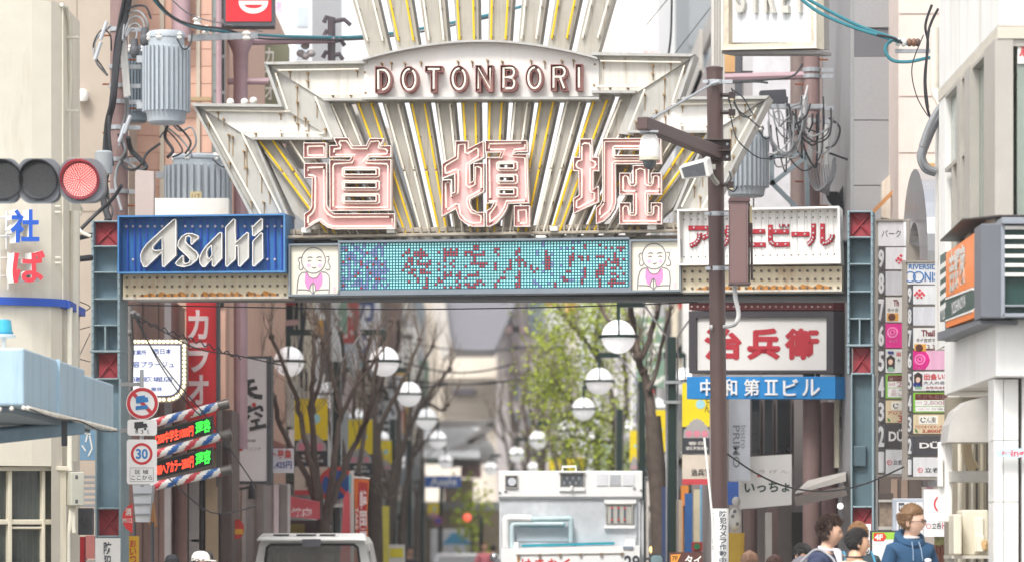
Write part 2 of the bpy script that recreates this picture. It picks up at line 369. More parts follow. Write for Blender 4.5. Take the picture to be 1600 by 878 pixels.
# wings: two tiers of white boxes whose tips run down into grey side panels
def frame_tubes(parent, lines, off):
 for l in lines: b = B(); b.tube([GP(x, y, off) for x, y in l], .011, 6); b.out('neon_tube', TUBEW, parent, smooth=True)
def posts(parent, pts, off, h=12):
 b = B(); rs = random.Random(len(pts))
 for x, y in pts:
  b.tube([GP(x, y, off), GP(x, y, off + .06)], .014, 5); b.rect(GP, x - .7, y, x + .7, y + h * rs.uniform(.6, 1.6), off, off + .006)
 return b.out('tube_posts', M('post_rust', '957a52', .7, var=.3), parent, kind='stuff')
WINGW = M('wing_white', 'd6d2c9', .5, var=.07, stain='8d7a5c', samt=.5, sscale=(16, 16, .8))
def wing(tr):
 t = lambda l: [tr(*p) for p in l]
 # upper tier
 b = B(); b.prism(GP, t([(416, 101), (575, 100), (575, 157), (507, 157), (436, 113)]), -.3, -.02)
 w = b.out('wing_box', WINGW, arch, bevel=.006)
 b = B(); b.prism(GP, t([(414, 99), (575, 96), (575, 101), (420, 103)]), -.3, .1); b.prism(GP, t([(505, 155), (575, 155), (575, 159), (508, 159)]), -.3, .1)
 b.out('edge_rail', M('edge_grey', 'b3b2ae', .4, metal=.3, var=.1, stain='7a6c58', samt=.4), w, bevel=.004)
 frame_tubes(w, [t([(436, 111), (562, 109)]), t([(500, 149), (568, 148)])], .05)
 posts(w, t([(453, 113), (481, 115), (558, 112), (571, 114), (520, 150), (548, 149), (572, 146), (481, 128)]), -.02)
 b = B(); b.prism(GP, t([(416, 101), (437, 113), (512, 158), (537, 219), (513, 222), (500, 205), (440, 168)]), -.4, -.05)
 p = b.out('side_panel', SLATG, arch, bevel=.006)
 b = B(); b.prism(GP, t([(414, 100), (419, 100), (443, 168), (438, 168)]), -.3, .06); b.out('edge_rail', MATS['edge_grey'], p)
 frame_tubes(p, [t([(431, 115), (450, 172)]), t([(493, 152), (519, 216)])], .02)
 posts(p, t([(463, 136), (464, 160), (494, 160), (432, 116), (476, 185), (508, 202)]), -.05, 22)
 # lower tier
 b = B(); b.prism(GP, t([(302, 165), (440, 166), (512, 213), (512, 218), (393, 218), (318, 172)]), -.45, -.1)
 w = b.out('wing_box', WHITE, arch, bevel=.006)
 b = B(); b.prism(GP, t([(299, 162), (440, 164), (441, 168), (304, 167)]), -.45, .04); b.prism(GP, t([(393, 215), (520, 215), (520, 219), (396, 219)]), -.45, .03)
 b.out('edge_rail', MATS['edge_grey'], w, bevel=.004)
 frame_tubes(w, [t([(320, 172), (452, 174)]), t([(378, 206), (505, 208)])], -.04)
 posts(w, t([(338, 175), (347, 186), (436, 178), (437, 205), (458, 182), (463, 193), (480, 190), (397, 208), (477, 205)]), -.1)
 b = B(); b.prism(GP, t([(302, 165), (320, 174), (395, 218), (446, 338), (394, 338)]), -.5, -.13)
 p = b.out('side_panel', SLATG, arch, bevel=.006)
 b = B(); b.prism(GP, t([(299, 163), (303, 163), (396, 338), (391, 338)]), -.45, -.02); b.prism(GP, t([(394, 217), (398, 217), (450, 338), (445, 338)]), -.45, -.04); b.out('edge_rail', MATS['edge_grey'], p)
 frame_tubes(p, [t([(320, 179), (405, 334)]), t([(376, 208), (437, 332)])], -.06)
 posts(p, t([(354, 210), (360, 213), (382, 226), (378, 236), (356, 254), (382, 262), (323, 192), (405, 272), (390, 315), (409, 316), (418, 300)]), -.13, 26)
wing(lambda x, y: (x, y)); wing(mir)
# inner grey leaves between the side panel and the first slat
for tr in ((lambda x, y: (x, y)), mir):
 b = B(); b.prism(GP, [tr(*p) for p in ((404, 228), (412, 226), (528, 372), (500, 372), (452, 330))], -.42, -.2); s = b.out('slat', SLATG, arch, bevel=.006)
 frame_tubes(s, [[tr(*p) for p in ((410, 236), (515, 366))]], -.14)

# name plate with the arched top
arc = [(570 + i * (366 / 20), 97.5 - 2 * i / 20 - 28 * math.sin(math.pi * i / 20) ** .9) for i in range(21)]
b = B(); b.prism(GP, [(570, 156)] + arc + [(936, 151)], -.2, .03); np_ = b.out('name_plate', M('plate_white', 'dcdad6', .42, var=.04, stain='b8ad9c', samt=.25, sscale=(16, 16, .6)), arch)
b = B(); up = [(x, y - 3.2) for x, y in arc]
b.prism(GP, up + arc[::-1], -.25, .16); b.rect(GP, 568, 153.5, 938, 157.5, -.25, .12); b.out('edge_rail', MATS['edge_grey'], np_)
posts(np_, [(598, 101), (613, 100), (634, 101), (659, 99), (717, 98), (739, 98), (763, 96), (786, 98), (831, 97), (852, 98), (879, 97), (897, 96)], .03, 9)
def arcp(cx, cy, rx, ry, a0, a1, n=14): return [(cx + rx * math.cos(math.radians(a0 + (a1 - a0) * i / n)), cy + ry * math.sin(math.radians(a0 + (a1 - a0) * i / n))) for i in range(n + 1)]
LET = {
 'D': ([(0, 0)] + arcp(.42, .5, .58, .5, -90, 90) + [(0, 1)], [[(.37, .22)] + arcp(.40, .5, .26, .27, -70, 70) + [(.37, .78)]], [[(.18, .85), (.17, .14)] + arcp(.42, .5, .42, .37, -90, 90)]),
 'O': (arcp(.5, .5, .5, .5, 0, 345, 23), [arcp(.5, .5, .19, .27, 0, 340, 17)], [arcp(.5, .5, .35, .39, -60, 275, 24)]),
 'T': ([(0, 0), (1, 0), (1, .24), (.67, .24), (.67, 1), (.33, 1), (.33, .24), (0, .24)], [], [[(.16, .12), (.84, .12)], [(.5, .12), (.5, .86)]]),
 'N': ([(0, 0), (.32, 0), (.68, .5), (.68, 0), (1, 0), (1, 1), (.68, 1), (.32, .5), (.32, 1), (0, 1)], [], [[(.16, .88), (.16, .1), (.84, .88), (.84, .1)]]),
 'B': ([(0, 0)] + arcp(.6, .26, .38, .26, -90, 75) + arcp(.6, .74, .4, .26, -75, 90) + [(0, 1)], [[(.38, .22), (.6, .22), (.6, .38), (.38, .38)], [(.38, .62), (.6, .62), (.6, .8), (.38, .8)]], [[(.18, .85), (.18, .12)] + arcp(.6, .28, .2, .17, -90, 90) + [(.18, .46)] + arcp(.6, .68, .22, .2, -90, 90) + [(.3, .88)]]),
 'R': ([(0, 0)] + arcp(.6, .29, .4, .29, -90, 75) + [(.78, .6), (1, 1), (.62, 1), (.45, .62), (.35, .62), (.35, 1), (0, 1)], [[(.37, .2), (.55, .2), (.55, .38), (.37, .38)]], [[(.17, .88), (.17, .12)] + arcp(.58, .29, .24, .18, -90, 90) + [(.2, .47)], [(.55, .5), (.78, .9)]]),
 'I': ([(0, 0), (1, 0), (1, 1), (0, 1)], [], [[(.5, .12), (.5, .88)]])}
xs = [('D', 590.4, 616.6), ('O', 629, 657.6), ('T', 668, 695), ('O', 706.5, 735), ('N', 746.5, 773.8), ('B', 785.4, 812), ('O', 824.5, 852), ('R', 863.6, 890.6), ('I', 902.4, 913)]
LETF = M('letter_rose', 'd6aaa4', .5, var=.12, stain='8a5a52', samt=.4, sscale=(12, 12, 6))
for ch, x0, x1 in xs:
 y0 = 107 - (x0 - 590) / 323 * 3.8; y1 = 148.6 - (x0 - 590) / 323 * 4
 f = lambda p: (x0 + p[0] * (x1 - x0), y0 + p[1] * (y1 - y0))
 o, hs_, tb = LET[ch]; o = [f(p) for p in o]; hs_ = [[f(p) for p in h] for h in hs_]
 b = B(); b.prism(GP, o, .03, .075, hs_); L_ = b.out('letter', LETF, np_)
 b = B(); b.rim(GP, o, .05, .17, .9)
 for h in hs_: b.rim(GP, h[::-1], .05, .15, -.8)
 b.out('rim', [M('rim_rose', '96605c', .5, var=.1), M('rim_inner', '7f4c4a', .55, var=.1)], L_)
 for l in tb: b = B(); b.tube([GP(*f(p), .15) for p in l], .0135, 6); b.out('neon_tube', TUBEW, L_, smooth=True)

# the three big characters: 道 頓 堀
ROSE2 = M('rose_side', 'd3a29d', .5, var=.12)
FACE2 = M('pink_face', 'eebcb9', .4, var=.06, vs=3, stain='d6a39e', samt=.3, sscale=(3, 3, 1.5))
def character(ox, oy, parts):
 f = lambda p: (ox + p[0] / 5.4875, oy + p[1] / 5.4875)
 root = None
 for outline, holes, tubes in parts:
  o = [f(p) for p in outline]; hh = [[f(p) for p in h] for h in holes]
  b = B(); b.prism(GP, o, -.02, .02, hh)
  root_part = b.out('character', FACE2, arch) if root is None else b.out('face', FACE2, root); root = root or root_part
  b = B(); b.rim(GP, o, -.02, .11, 1.0)
  for h in hh: b.rim(GP, h, -.02, .13, -1.4)
  b.out('rim', [M('lip_white', 'f1ebe4', .4, var=.05, stain='b58c86', samt=.5, sscale=(8, 8, 8)), ROSE2], root)
  c = B()
  for l in tubes or [offset_poly(outline, 24) + [offset_poly(outline, 24)[0]]]:
   l = [f(p) for p in l]; b = B(); b.tube([GP(*p, .08) for p in l], .011, 6); b.out('neon_tube', TUBEW, root, smooth=True)
   for p in l[::2]: c.tube([GP(*p, .02), GP(*p, .08)], .009, 5)
  c.out('tube_clips', M('clip_dark', '6e514d', .5, var=.2), root, kind='stuff')
rc = lambda a, b_, c, d: [(a, b_), (c, b_), (c, d), (a, d)]
lp = lambda a, b_, c, d: [(a + 12, b_), (c - 12, b_), (c, b_ + 12), (c, d - 12), (c - 12, d), (a + 12, d), (a, d - 12), (a, b_ + 12), (a + 12, b_)]
character(470, 210, [
 ([(262, 105), (325, 103), (295, 40), (420, 38), (458, 108), (575, 105), (605, 42), (730, 45), (700, 108), (790, 105), (790, 205), (600, 207), (585, 230), (790, 226), (790, 660), (265, 665), (262, 226), (435, 230), (450, 205), (262, 207)],
  [rc(395, 318, 660, 350), rc(395, 428, 660, 465), rc(395, 540, 660, 580)],
  [[(295, 165), (300, 135), (350, 130), (355, 105), (340, 85), (350, 65), (405, 65), (450, 130), (580, 132), (610, 70), (680, 65), (690, 85), (675, 125), (740, 135), (755, 155), (750, 175), (590, 185), (545, 245)], [(310, 185), (480, 185), (455, 250), (300, 262), (290, 280), (290, 630)], [(565, 255), (750, 262), (758, 280), (755, 635), (310, 635)], lp(370, 296, 685, 374), lp(370, 408, 685, 486), lp(370, 520, 685, 600)]),
 (rc(40, 82, 235, 212), [], [[(72, 112), (205, 108), (212, 120), (212, 190), (75, 190), (72, 115)]]),
 ([(45, 258), (238, 255), (238, 610), (255, 650), (300, 688), (820, 688), (822, 820), (300, 822), (250, 810), (205, 780), (175, 752), (140, 770), (60, 820), (48, 815), (45, 690), (85, 665), (108, 630), (112, 385), (45, 385)], [],
  [[(75, 325), (75, 295), (205, 290)], [(210, 310), (212, 640), (240, 690), (290, 718), (770, 715)], [(795, 730), (795, 795), (290, 800), (240, 785), (180, 735), (140, 750), (80, 785)], [(75, 770), (75, 715), (115, 680), (135, 640), (138, 375), (120, 362), (78, 358)]])])
character(680, 210, [
 ([(188, 65), (298, 65), (298, 130), (425, 66), (432, 208), (312, 268), (312, 425), (340, 408), (342, 258), (432, 255), (432, 500), (315, 565), (310, 600), (330, 650), (370, 675), (432, 675), (435, 800), (330, 800), (270, 775), (220, 730), (190, 650), (70, 715), (72, 260), (185, 195)],
  [[(88, 388), (180, 352), (182, 505), (160, 515), (160, 396), (88, 399)]],
  [[(100, 345), (95, 290), (110, 270), (205, 215), (210, 100), (265, 92), (268, 165), (290, 175), (365, 125), (380, 140), (380, 195), (280, 265), (275, 440), (300, 465), (350, 440), (355, 290), (375, 285), (405, 300), (405, 470)], [(395, 490), (295, 545), (280, 580), (290, 630), (320, 680), (380, 695), (405, 710), (402, 765), (330, 770), (270, 745), (225, 690), (215, 610), (190, 605), (115, 655)], [(105, 640), (100, 430), (120, 415), (140, 430), (150, 545), (205, 510), (210, 320), (190, 310), (105, 345)]]),
 ([(442, 62), (800, 62), (805, 160), (705, 160), (680, 182), (800, 178), (815, 600), (640, 603), (630, 640), (600, 700), (540, 770), (480, 800), (452, 800), (452, 665), (490, 640), (512, 600), (452, 600), (450, 205), (560, 205), (575, 165), (442, 165)],
  [rc(565, 265, 685, 298), rc(565, 375, 685, 408), rc(565, 487, 685, 518)],
  [[(470, 130), (475, 90), (750, 82)], [(780, 95), (778, 130), (690, 140), (660, 200), (780, 210), (790, 550)], [(480, 555), (475, 215), (580, 210), (610, 140), (480, 140)], [(780, 575), (620, 580), (600, 640), (560, 700), (490, 755)], [(480, 765), (478, 690), (530, 620), (535, 585), (470, 582)], lp(540, 245, 715, 318), lp(540, 355, 715, 430), lp(540, 465, 715, 545)]),
 (rc(688, 620, 822, 800), [], [[(725, 760), (722, 660), (790, 655), (795, 770), (735, 770)]])])
character(885, 210, [
 ([(125, 48), (232, 48), (235, 205), (288, 205), (290, 325), (242, 325), (240, 484), (285, 450), (288, 590), (70, 690), (72, 560), (118, 530), (115, 325), (70, 322), (72, 205), (122, 205)], [],
  [[(145, 100), (160, 85), (205, 90), (215, 110), (215, 230), (255, 245), (260, 275), (245, 295), (215, 300), (210, 490), (225, 510), (250, 510), (248, 570), (110, 640), (95, 635), (95, 580), (140, 550), (142, 310), (100, 295), (92, 270), (105, 240), (140, 230), (142, 110)]]),
 ([(320, 45), (820, 42), (825, 262), (430, 265), (435, 590), (420, 650), (380, 710), (330, 755), (265, 778), (265, 640), (300, 610), (318, 570)], [rc(430, 140, 760, 188)],
  [[(330, 590), (335, 70), (770, 68), (785, 90), (785, 235), (420, 238), (405, 260), (402, 590), (380, 660), (300, 725)], [(295, 700), (295, 650), (330, 600)], lp(408, 112, 785, 212)]),
 ([(465, 340), (560, 340), (560, 425), (582, 425), (580, 275), (716, 275), (716, 425), (735, 425), (735, 340), (825, 340), (825, 525), (710, 525), (710, 680), (735, 680), (735, 595), (828, 595), (828, 780), (465, 780), (465, 595), (560, 595), (560, 680), (582, 680), (582, 525), (465, 525)], [],
  [[(495, 495), (495, 375), (515, 360), (535, 375), (545, 430), (560, 448), (595, 448), (607, 430), (607, 315), (640, 300), (680, 315), (682, 430), (700, 448), (735, 448), (750, 430), (755, 370), (780, 362), (800, 375), (800, 470)], [(800, 497), (690, 497), (685, 520), (685, 680), (700, 700), (740, 700), (755, 685), (755, 630), (775, 618), (800, 630), (798, 750)], [(785, 752), (495, 752), (493, 640), (510, 620), (535, 628), (545, 690), (560, 702), (595, 702), (607, 690), (607, 510)], [(600, 495), (500, 495)]])])

# ================================================================ SIGNS HUNG ON THE ARCH
def dotted_panel(name, label, x0, y0, x1, y1, cols, rows, rustlow):
 sl_ = -(x1 - x0) * .0125
 b = B(); b.prism(GP, [(x0, y0), (x1, y0 + sl_ * .5), (x1, y1 + sl_ * .5), (x0, y1)], -.3, -.04)
 t = b.out(name, RUSTW, bevel=.008, label=label, cat='panel')
 b = B(); b.prism(GP, [(x0, y1 - 2), (x1, y1 - 2 + sl_ * .5), (x1, y1 + 1.5 + sl_ * .5), (x0, y1 + 1.5)], -.36, -.02); b.out('bottom_lip', M('lip_grey', 'c6c2b8', .5, var=.1, stain='8a4a22', samt=.6), t)
 b = B(); c = B()
 for i in range(cols):
  for j in range(rows):
   x = x0 + 6 + (x1 - x0 - 12) * i / (cols - 1); y = y0 + 7 + (y1 - y0 - 12) * j / (rows - 1) + sl_ * .5 * i / cols
   b.lathe(GP(x, y, -.04), [(.016, 0), (.013, -.03)], 7, 'y')
 b.out('bulb_sockets', M('socket', '6f6658', .6, var=.3), t, kind='stuff')
 b = B(); rs = random.Random(3)
 for i in range(rustlow):
  x = x0 + 30 + rs.random() * (x1 - x0 - 50); w = rs.uniform(6, 20); h = rs.uniform(3, 9)
  yb = y1 - 2 + sl_ * .5 * (x - x0) / (x1 - x0); k = [(x - w / 2, yb), (x - w * .4, yb - h * .6), (x - w * .15, yb - h), (x + w * .2, yb - h * .8), (x + w * .45, yb - h * .5), (x + w / 2, yb)]
  b.prism(GP, k, -.05, -.0385 + i * .0002)
 b.out('rust_patches', M('rust_orange', 'c98a45', .8, var=.35, vs=20), t, kind='stuff')
dotted_panel('bulb_panel', 'cream bulb panel with rusty lower edge under the blue beer sign', 191, 427, 450, 466, 22, 3, 26)
dotted_panel('bulb_panel', 'cream bulb panel with rusty lower edge under the white katakana sign', 1063, 417, 1315, 455, 21, 3, 22)

# blue beer sign
b = B(); b.prism(GP, [(190, 340), (449, 337), (449, 426), (190, 428)], -.35, .0)
asa = b.out('beer_sign', M('sign_blue', '2f6dac', .4, var=.1, vs=6, stain='1d467c', samt=.4), label='blue neon sign box with white slanted lettering on the left of the arch', cat='sign')
b = B(); b.mat(0).rim(GP, [(189, 339), (450, 336), (450, 427), (189, 429)], -.35, .16, 2.6); b.out('frame', [M('sign_blue_rim', '4d83b8', .4, var=.1), M('sign_blue_in', '24548f', .4)], asa)
fA = lambda p: (190 + p[0] / 6.154, 330 + p[1] / 6.154)
for i, zx in enumerate((62, 128, 182, 245, 322, 396, 470, 610, 680, 765, 830, 905, 975, 1120, 1195, 1265, 1410, 1478, 1545)):
 b = B(); x0, y0 = fA((zx, 85)); x1, y1 = fA((zx + 6, 578)); b.tube([GP(x0, y0, .03), GP(x1, y1, .03)], .009, 6)
 b.out('neon_tube', M('neon_blue', '2748b0', .3, var=.05), asa, smooth=True)
b = B()
for zx in (55, 120, 190, 262, 330, 400, 622, 690, 768, 838, 910, 980, 1195, 1265, 1410, 1482, 1550):
 for zy in ((152,) if zx % 3 else (152, 470)): x, y = fA((zx, zy)); b.sph(GP(x, y, .05), .016, nu=6, nv=4)
b.out('tube_clips', M('clip_pale', 'b9b6bd', .4), asa, kind='stuff')
ASA = [([(540, 85), (550, 97), (550, 435), (435, 548), (415, 540), (412, 405), (265, 548), (235, 545), (210, 490), (205, 430), (225, 380), (270, 320), (520, 92)], [[(410, 262), (412, 380), (345, 385), (325, 372), (330, 345)]]),
 ([(570, 300), (600, 255), (650, 222), (710, 225), (765, 250), (765, 272), (695, 335), (688, 320), (690, 270), (670, 250), (645, 262), (640, 300), (660, 330), (745, 400), (765, 440), (750, 480), (690, 530), (620, 548), (560, 535), (540, 510), (555, 490), (610, 432), (620, 440), (622, 500), (640, 512), (670, 500), (680, 475), (660, 450), (580, 375), (562, 345)], []),
 ([(975, 212), (990, 222), (990, 465), (915, 545), (895, 535), (892, 470), (830, 545), (800, 545), (775, 510), (772, 460), (790, 410), (830, 350), (960, 220)], [[(885, 345), (890, 430), (865, 465), (848, 450), (845, 400), (860, 365)]]),
 ([(1100, 82), (1118, 92), (1120, 310), (1228, 212), (1245, 222), (1245, 460), (1165, 543), (1145, 538), (1140, 345), (1122, 350), (1120, 470), (1040, 545), (1022, 535), (1022, 165)], []),
 ([(1365, 78), (1380, 90), (1380, 185), (1300, 252), (1280, 245), (1278, 165)], []), ([(1365, 215), (1380, 225), (1385, 465), (1300, 542), (1280, 535), (1282, 300)], [])]
LW = M('letter_sooty_white', 'bdbcb8', .45, var=.05, vs=5, stain='4f4c46', samt=.85, sscale=(5, 5, 2.5))
for i, (o, hh) in enumerate(ASA):
 o = [fA(p) for p in o]; hh = [[fA(p) for p in h] for h in hh]
 b = B(); b.prism(GP, o, .05, .09, hh); l = b.out('letter', LW, asa)
 b = B(); b.rim(GP, o, .05, .13, 1.1)
 for h in hh: b.rim(GP, h, .05, .125, -1.0)
 b.out('rim', [M('rim_white', 'f2f1ee', .35, var=.03), M('rim_white_in', 'c9c8c4', .5, var=.1)], l)

# white katakana sign
b = B(); b.prism(GP, [(1061, 330), (1312, 325), (1314, 412), (1063, 415)], -.35, .0)
kat = b.out('katakana_sign', M('panel_white_dirty', 'dad9d5', .5, var=.05, stain='7b6f60', samt=.5, sscale=(16, 16, 1.2)), label='white neon sign box with red katakana lettering on the right of the arch', cat='sign')
b = B(); b.rim(GP, [(1060, 329), (1313, 324), (1315, 413), (1062, 416)], -.35, .14, 3.0); b.out('frame', [WHITE, WHITE], kat)
for i in range(22):
 b = B(); x = 1067 + i * 11.2; y = 331 - (x - 1061) * .019; b.rect(GP, x, y, x + 10.6, y + 81, -.002, .012); b.out('board', M('panel_board', 'dedddA', .5, var=.05, stain='7b6f60', samt=.55, sscale=(18, 18, 1.0)), kat)
fK = lambda p: (1050 + p[0] / 5.486, 310 + p[1] / 5.486)
KAT = [[[(142, 258), (345, 258)], [(330, 270), (318, 320), (262, 345)], [(238, 300), (238, 345), (212, 388), (158, 412)]],
 [[(395, 290), (515, 288)], [(428, 240), (428, 340)], [(485, 236), (485, 340), (468, 385), (430, 410)]],
 [[(640, 240), (640, 375), (668, 402), (805, 402)], [(650, 290), (800, 287)]],
 [[(845, 230), (845, 372), (875, 400), (1010, 398)], [(856, 290), (1005, 290)], [(940, 225), (940, 248)], [(986, 225), (986, 248)]],
 [[(1025, 312), (1180, 312)]], [[(1215, 220), (1215, 330), (1196, 378), (1163, 400)], [(1292, 220), (1292, 390), (1335, 384), (1372, 350), (1378, 312)]]]
for ch in KAT:
 b = B(); c = B(); d = B(); q = 0
 for l in ch:
  l = [fK(p) for p in l]
  for s_ in zip(l, l[1:]): b.ribbon(GP, s_, 6.4, .012, .03 + q * .002); c.ribbon(GP, s_, 7.6, .012, .022 + q * .0012); q += 1
  for (x0, y0), (x1, y1) in zip(l, l[1:]):
   for t in (.25, .75): d.sph(GP(x0 + (x1 - x0) * t, y0 + (y1 - y0) * t, .06), .012, nu=6, nv=4)
 k = b.out('character', M('red_letter', 'a31d2b', .4, var=.12), kat); c.out('rim', M('red_rim', '6a1f26', .5), k); d.out('bulbs', M('clip_pale', 'b9b6bd'), k, kind='stuff')
b = B()
for i in range(22):
 for y in (335, 344, 402): b.sph(GP(1069 + i * 11.2, y - (i * 11.2) * .019, .02), .009, nu=5, nv=3)
b.out('screws', M('screw', '6c6359', .6), kat, kind='stuff')

# LED screen
LX0, LX1 = 529, 984
ledp = lambda x, y: y - (x - 529) * .0095
b = B(); b.prism(GP, [(LX0, 379), (LX1, 374), (LX1, 455), (LX0, 461)], -.3, .0)
led = b.out('led_screen', M('led_back', '1f6c7a', .35, var=.15, vs=2.0), label='wide turquoise dot matrix screen at the centre of the arch', cat='screen')
b = B(); b.prism(GP, [(LX0, 377), (LX1, 371.5), (LX1, 375), (LX0, 380)], -.3, .05); b.prism(GP, [(LX0, 454), (LX1, 449.5), (LX1, 457), (LX0, 462)], -.3, .05)
b.out('frame', M('frame_blue_grey', '7c858e', .45, var=.1), led, bevel=.006)
GLY = [('湘', 533, 566, 'v'), ('南', 570, 606, 'v'), ('待', 628, 676, 'r'), ('遇', 678, 722, 'r'), ('ま', 726, 762, 'r'), ('シ', 764, 802, 'r'), ('ト', 806, 842, 'r'), ('リ', 852, 896, 'r'), ('ナ', 898, 932, 'r'), ('極', 930, 978, 'r')]
def inside(tris, x, y):
 for (a, b_, c) in tris:
  d1 = (x - b_[0]) * (a[1] - b_[1]) - (a[0] - b_[0]) * (y - b_[1]); d2 = (x - c[0]) * (b_[1] - c[1]) - (b_[0] - c[0]) * (y - c[1]); d3 = (x - a[0]) * (c[1] - a[1]) - (c[0] - a[0]) * (y - a[1])
  if not (min(d1, d2, d3) < 0 and max(d1, d2, d3) > 0): return True
 return False
tri_cache = {}
for g, a, e, m_ in GLY:
 V, Fc, N = font_mesh(g, .012, False); T_ = []
 for f in Fc:
  for i in range(1, len(f) - 1): T_.append(tuple((V[j][0], V[j][1]) for j in (f[0], f[i], f[i + 1])))
 tri_cache[g] = T_
bs = [B(), B(), B()]; rs = random.Random(11)
for i in range(97):
 for j in range(17):
  x = 532 + i * 4.66; y = 383 + j * 4.5; k = 0
  for g, a, e, m_ in GLY:
   if a <= x <= e and 0 < j < 16 and inside(tri_cache[g], (x - a) / (e - a), 1 - (j - .5) / 15.5): k = 1 if m_ == 'r' or rs.random() < .3 else 2
  if k == 0 and 535 < x < 610 and rs.random() < .3: k = 2
  if k == 0 and 830 < x < 910 and rs.random() < .1: k = 2
  if k == 1 and rs.random() < .42: k = 0
  c = GP(x, ledp(x, y), .004); r = .0125 if k != 1 else .0145
  bs[k].lathe(c, [(r, 0), (r * .8, -.012), (r * .3, -.016)], 6, 'y')
for bb, h, e in zip(bs, ('a9e6e4', 'b03a46', '9b90c9'), (.2, .06, .12)): bb.out('diodes', M('diode_' + h, h, .3, var=.05, emit=h, es=e), led, kind='stuff')
b = B()
for j in range(18): y = 381 + j * 4.5; b.face([GP(LX0, ledp(LX0, y), .002), GP(LX1, ledp(LX1, y), .002), GP(LX1, ledp(LX1, y + .9), .002), GP(LX0, ledp(LX0, y + .9), .002)][::-1])
b.out('row_louvres', M('led_gap', '2b6a7c', .5), led, kind='stuff')

# the two framed drawings of a bald praying figure
def drawing(ox, oy, label):
 f = lambda p: (ox + (p[0] - 100) / 7.98, oy + (p[1] - 150) / 7.98)
 b = B(); b.prism(GP, [f(p) for p in ((85, 130), (722, 120), (722, 765), (85, 775))], -.3, .0)
 t = b.out('picture_panel', M('picture_cream', 'e6e1cf', .4, var=.04), label=label, cat='picture')
 b = B(); b.rim(GP, [f(p) for p in ((80, 128), (724, 120), (724, 768), (80, 778))], -.3, .05, 3.0); b.out('frame', [MATS['frame_blue_grey'], M('frame_in', '4b525a', .5)], t)
 ink = [arcp(382, 330, 148, 158, 0, 360, 30), [(230, 290), (205, 300), (190, 330), (210, 360), (200, 420), (215, 450), (245, 440), (250, 420)], [(540, 285), (575, 280), (575, 320), (560, 350), (590, 400), (585, 440), (550, 450), (530, 430)],
      [(300, 475), (240, 480), (205, 520), (185, 600), (175, 740)], [(480, 470), (540, 480), (575, 520), (585, 620), (575, 740)], [(300, 480), (330, 535), (380, 555), (430, 540), (470, 480)], [(330, 700), (345, 640), (375, 600), (405, 640), (410, 700), (380, 745), (335, 700)], [(375, 610), (378, 740)],
      [(310, 300), (340, 285), (370, 300)], [(420, 300), (450, 285), (485, 290)], [(310, 340), (335, 330), (355, 340)], [(435, 335), (460, 328), (485, 338)], [(365, 415), (390, 425), (415, 412)], [(190, 690), (280, 690), (330, 700)], [(410, 700), (500, 690), (570, 690)]]
 b = B(); b.prism(GP, [f(p) for p in ((280, 490), (300, 480), (330, 540), (380, 560), (430, 545), (465, 478), (490, 490), (498, 560), (490, 630), (450, 690), (420, 700), (405, 640), (375, 595), (345, 640), (325, 690), (295, 670), (272, 600))], 0, .003)
 b.out('pink_bib', M('print_pink', 'e98cc0', .5, var=.05), t)
 b = B()
 for x in (322, 462): b.disc(GP, *f((x, 395)), 3.4, 0, .003, 14)
 for y in (665, 690, 718): b.prism(GP, [f(p) for p in ((620, y), (665, y - 8), (665, y + 4), (622, y + 10))], 0, .003)
 b.out('pink_cheeks', M('print_pink_pale', 'eeb4d0', .5, var=.05), t)
 b = B()
 for l in ink: b.tube([GP(*f(p), .003) for p in l], .006, 4)
 b.out('ink_lines', M('print_ink', '8a8693', .5, var=.1), t)
drawing(454.5, 384.5, 'framed drawing of a bald praying figure left of the dot matrix screen')
drawing(986.5, 378, 'framed drawing of a bald praying figure right of the dot matrix screen')
# ================================================================ LEFT SIDE
class Tilt:
 """a plane whose rows are sheared: used for boards that climb to the right"""
 def __init__(s, pl, x0, k): s.pl, s.x0, s.k = pl, x0, k
 def __call__(s, x, y, o=0.0): return s.pl(x, y - (x - s.x0) * s.k, o)
CREAMW = M('cream_render', 'd3ccbd', .75, var=.07, vs=2.5, stain='a3957e', samt=.5, sscale=(3, 3, .35), bump=.1)
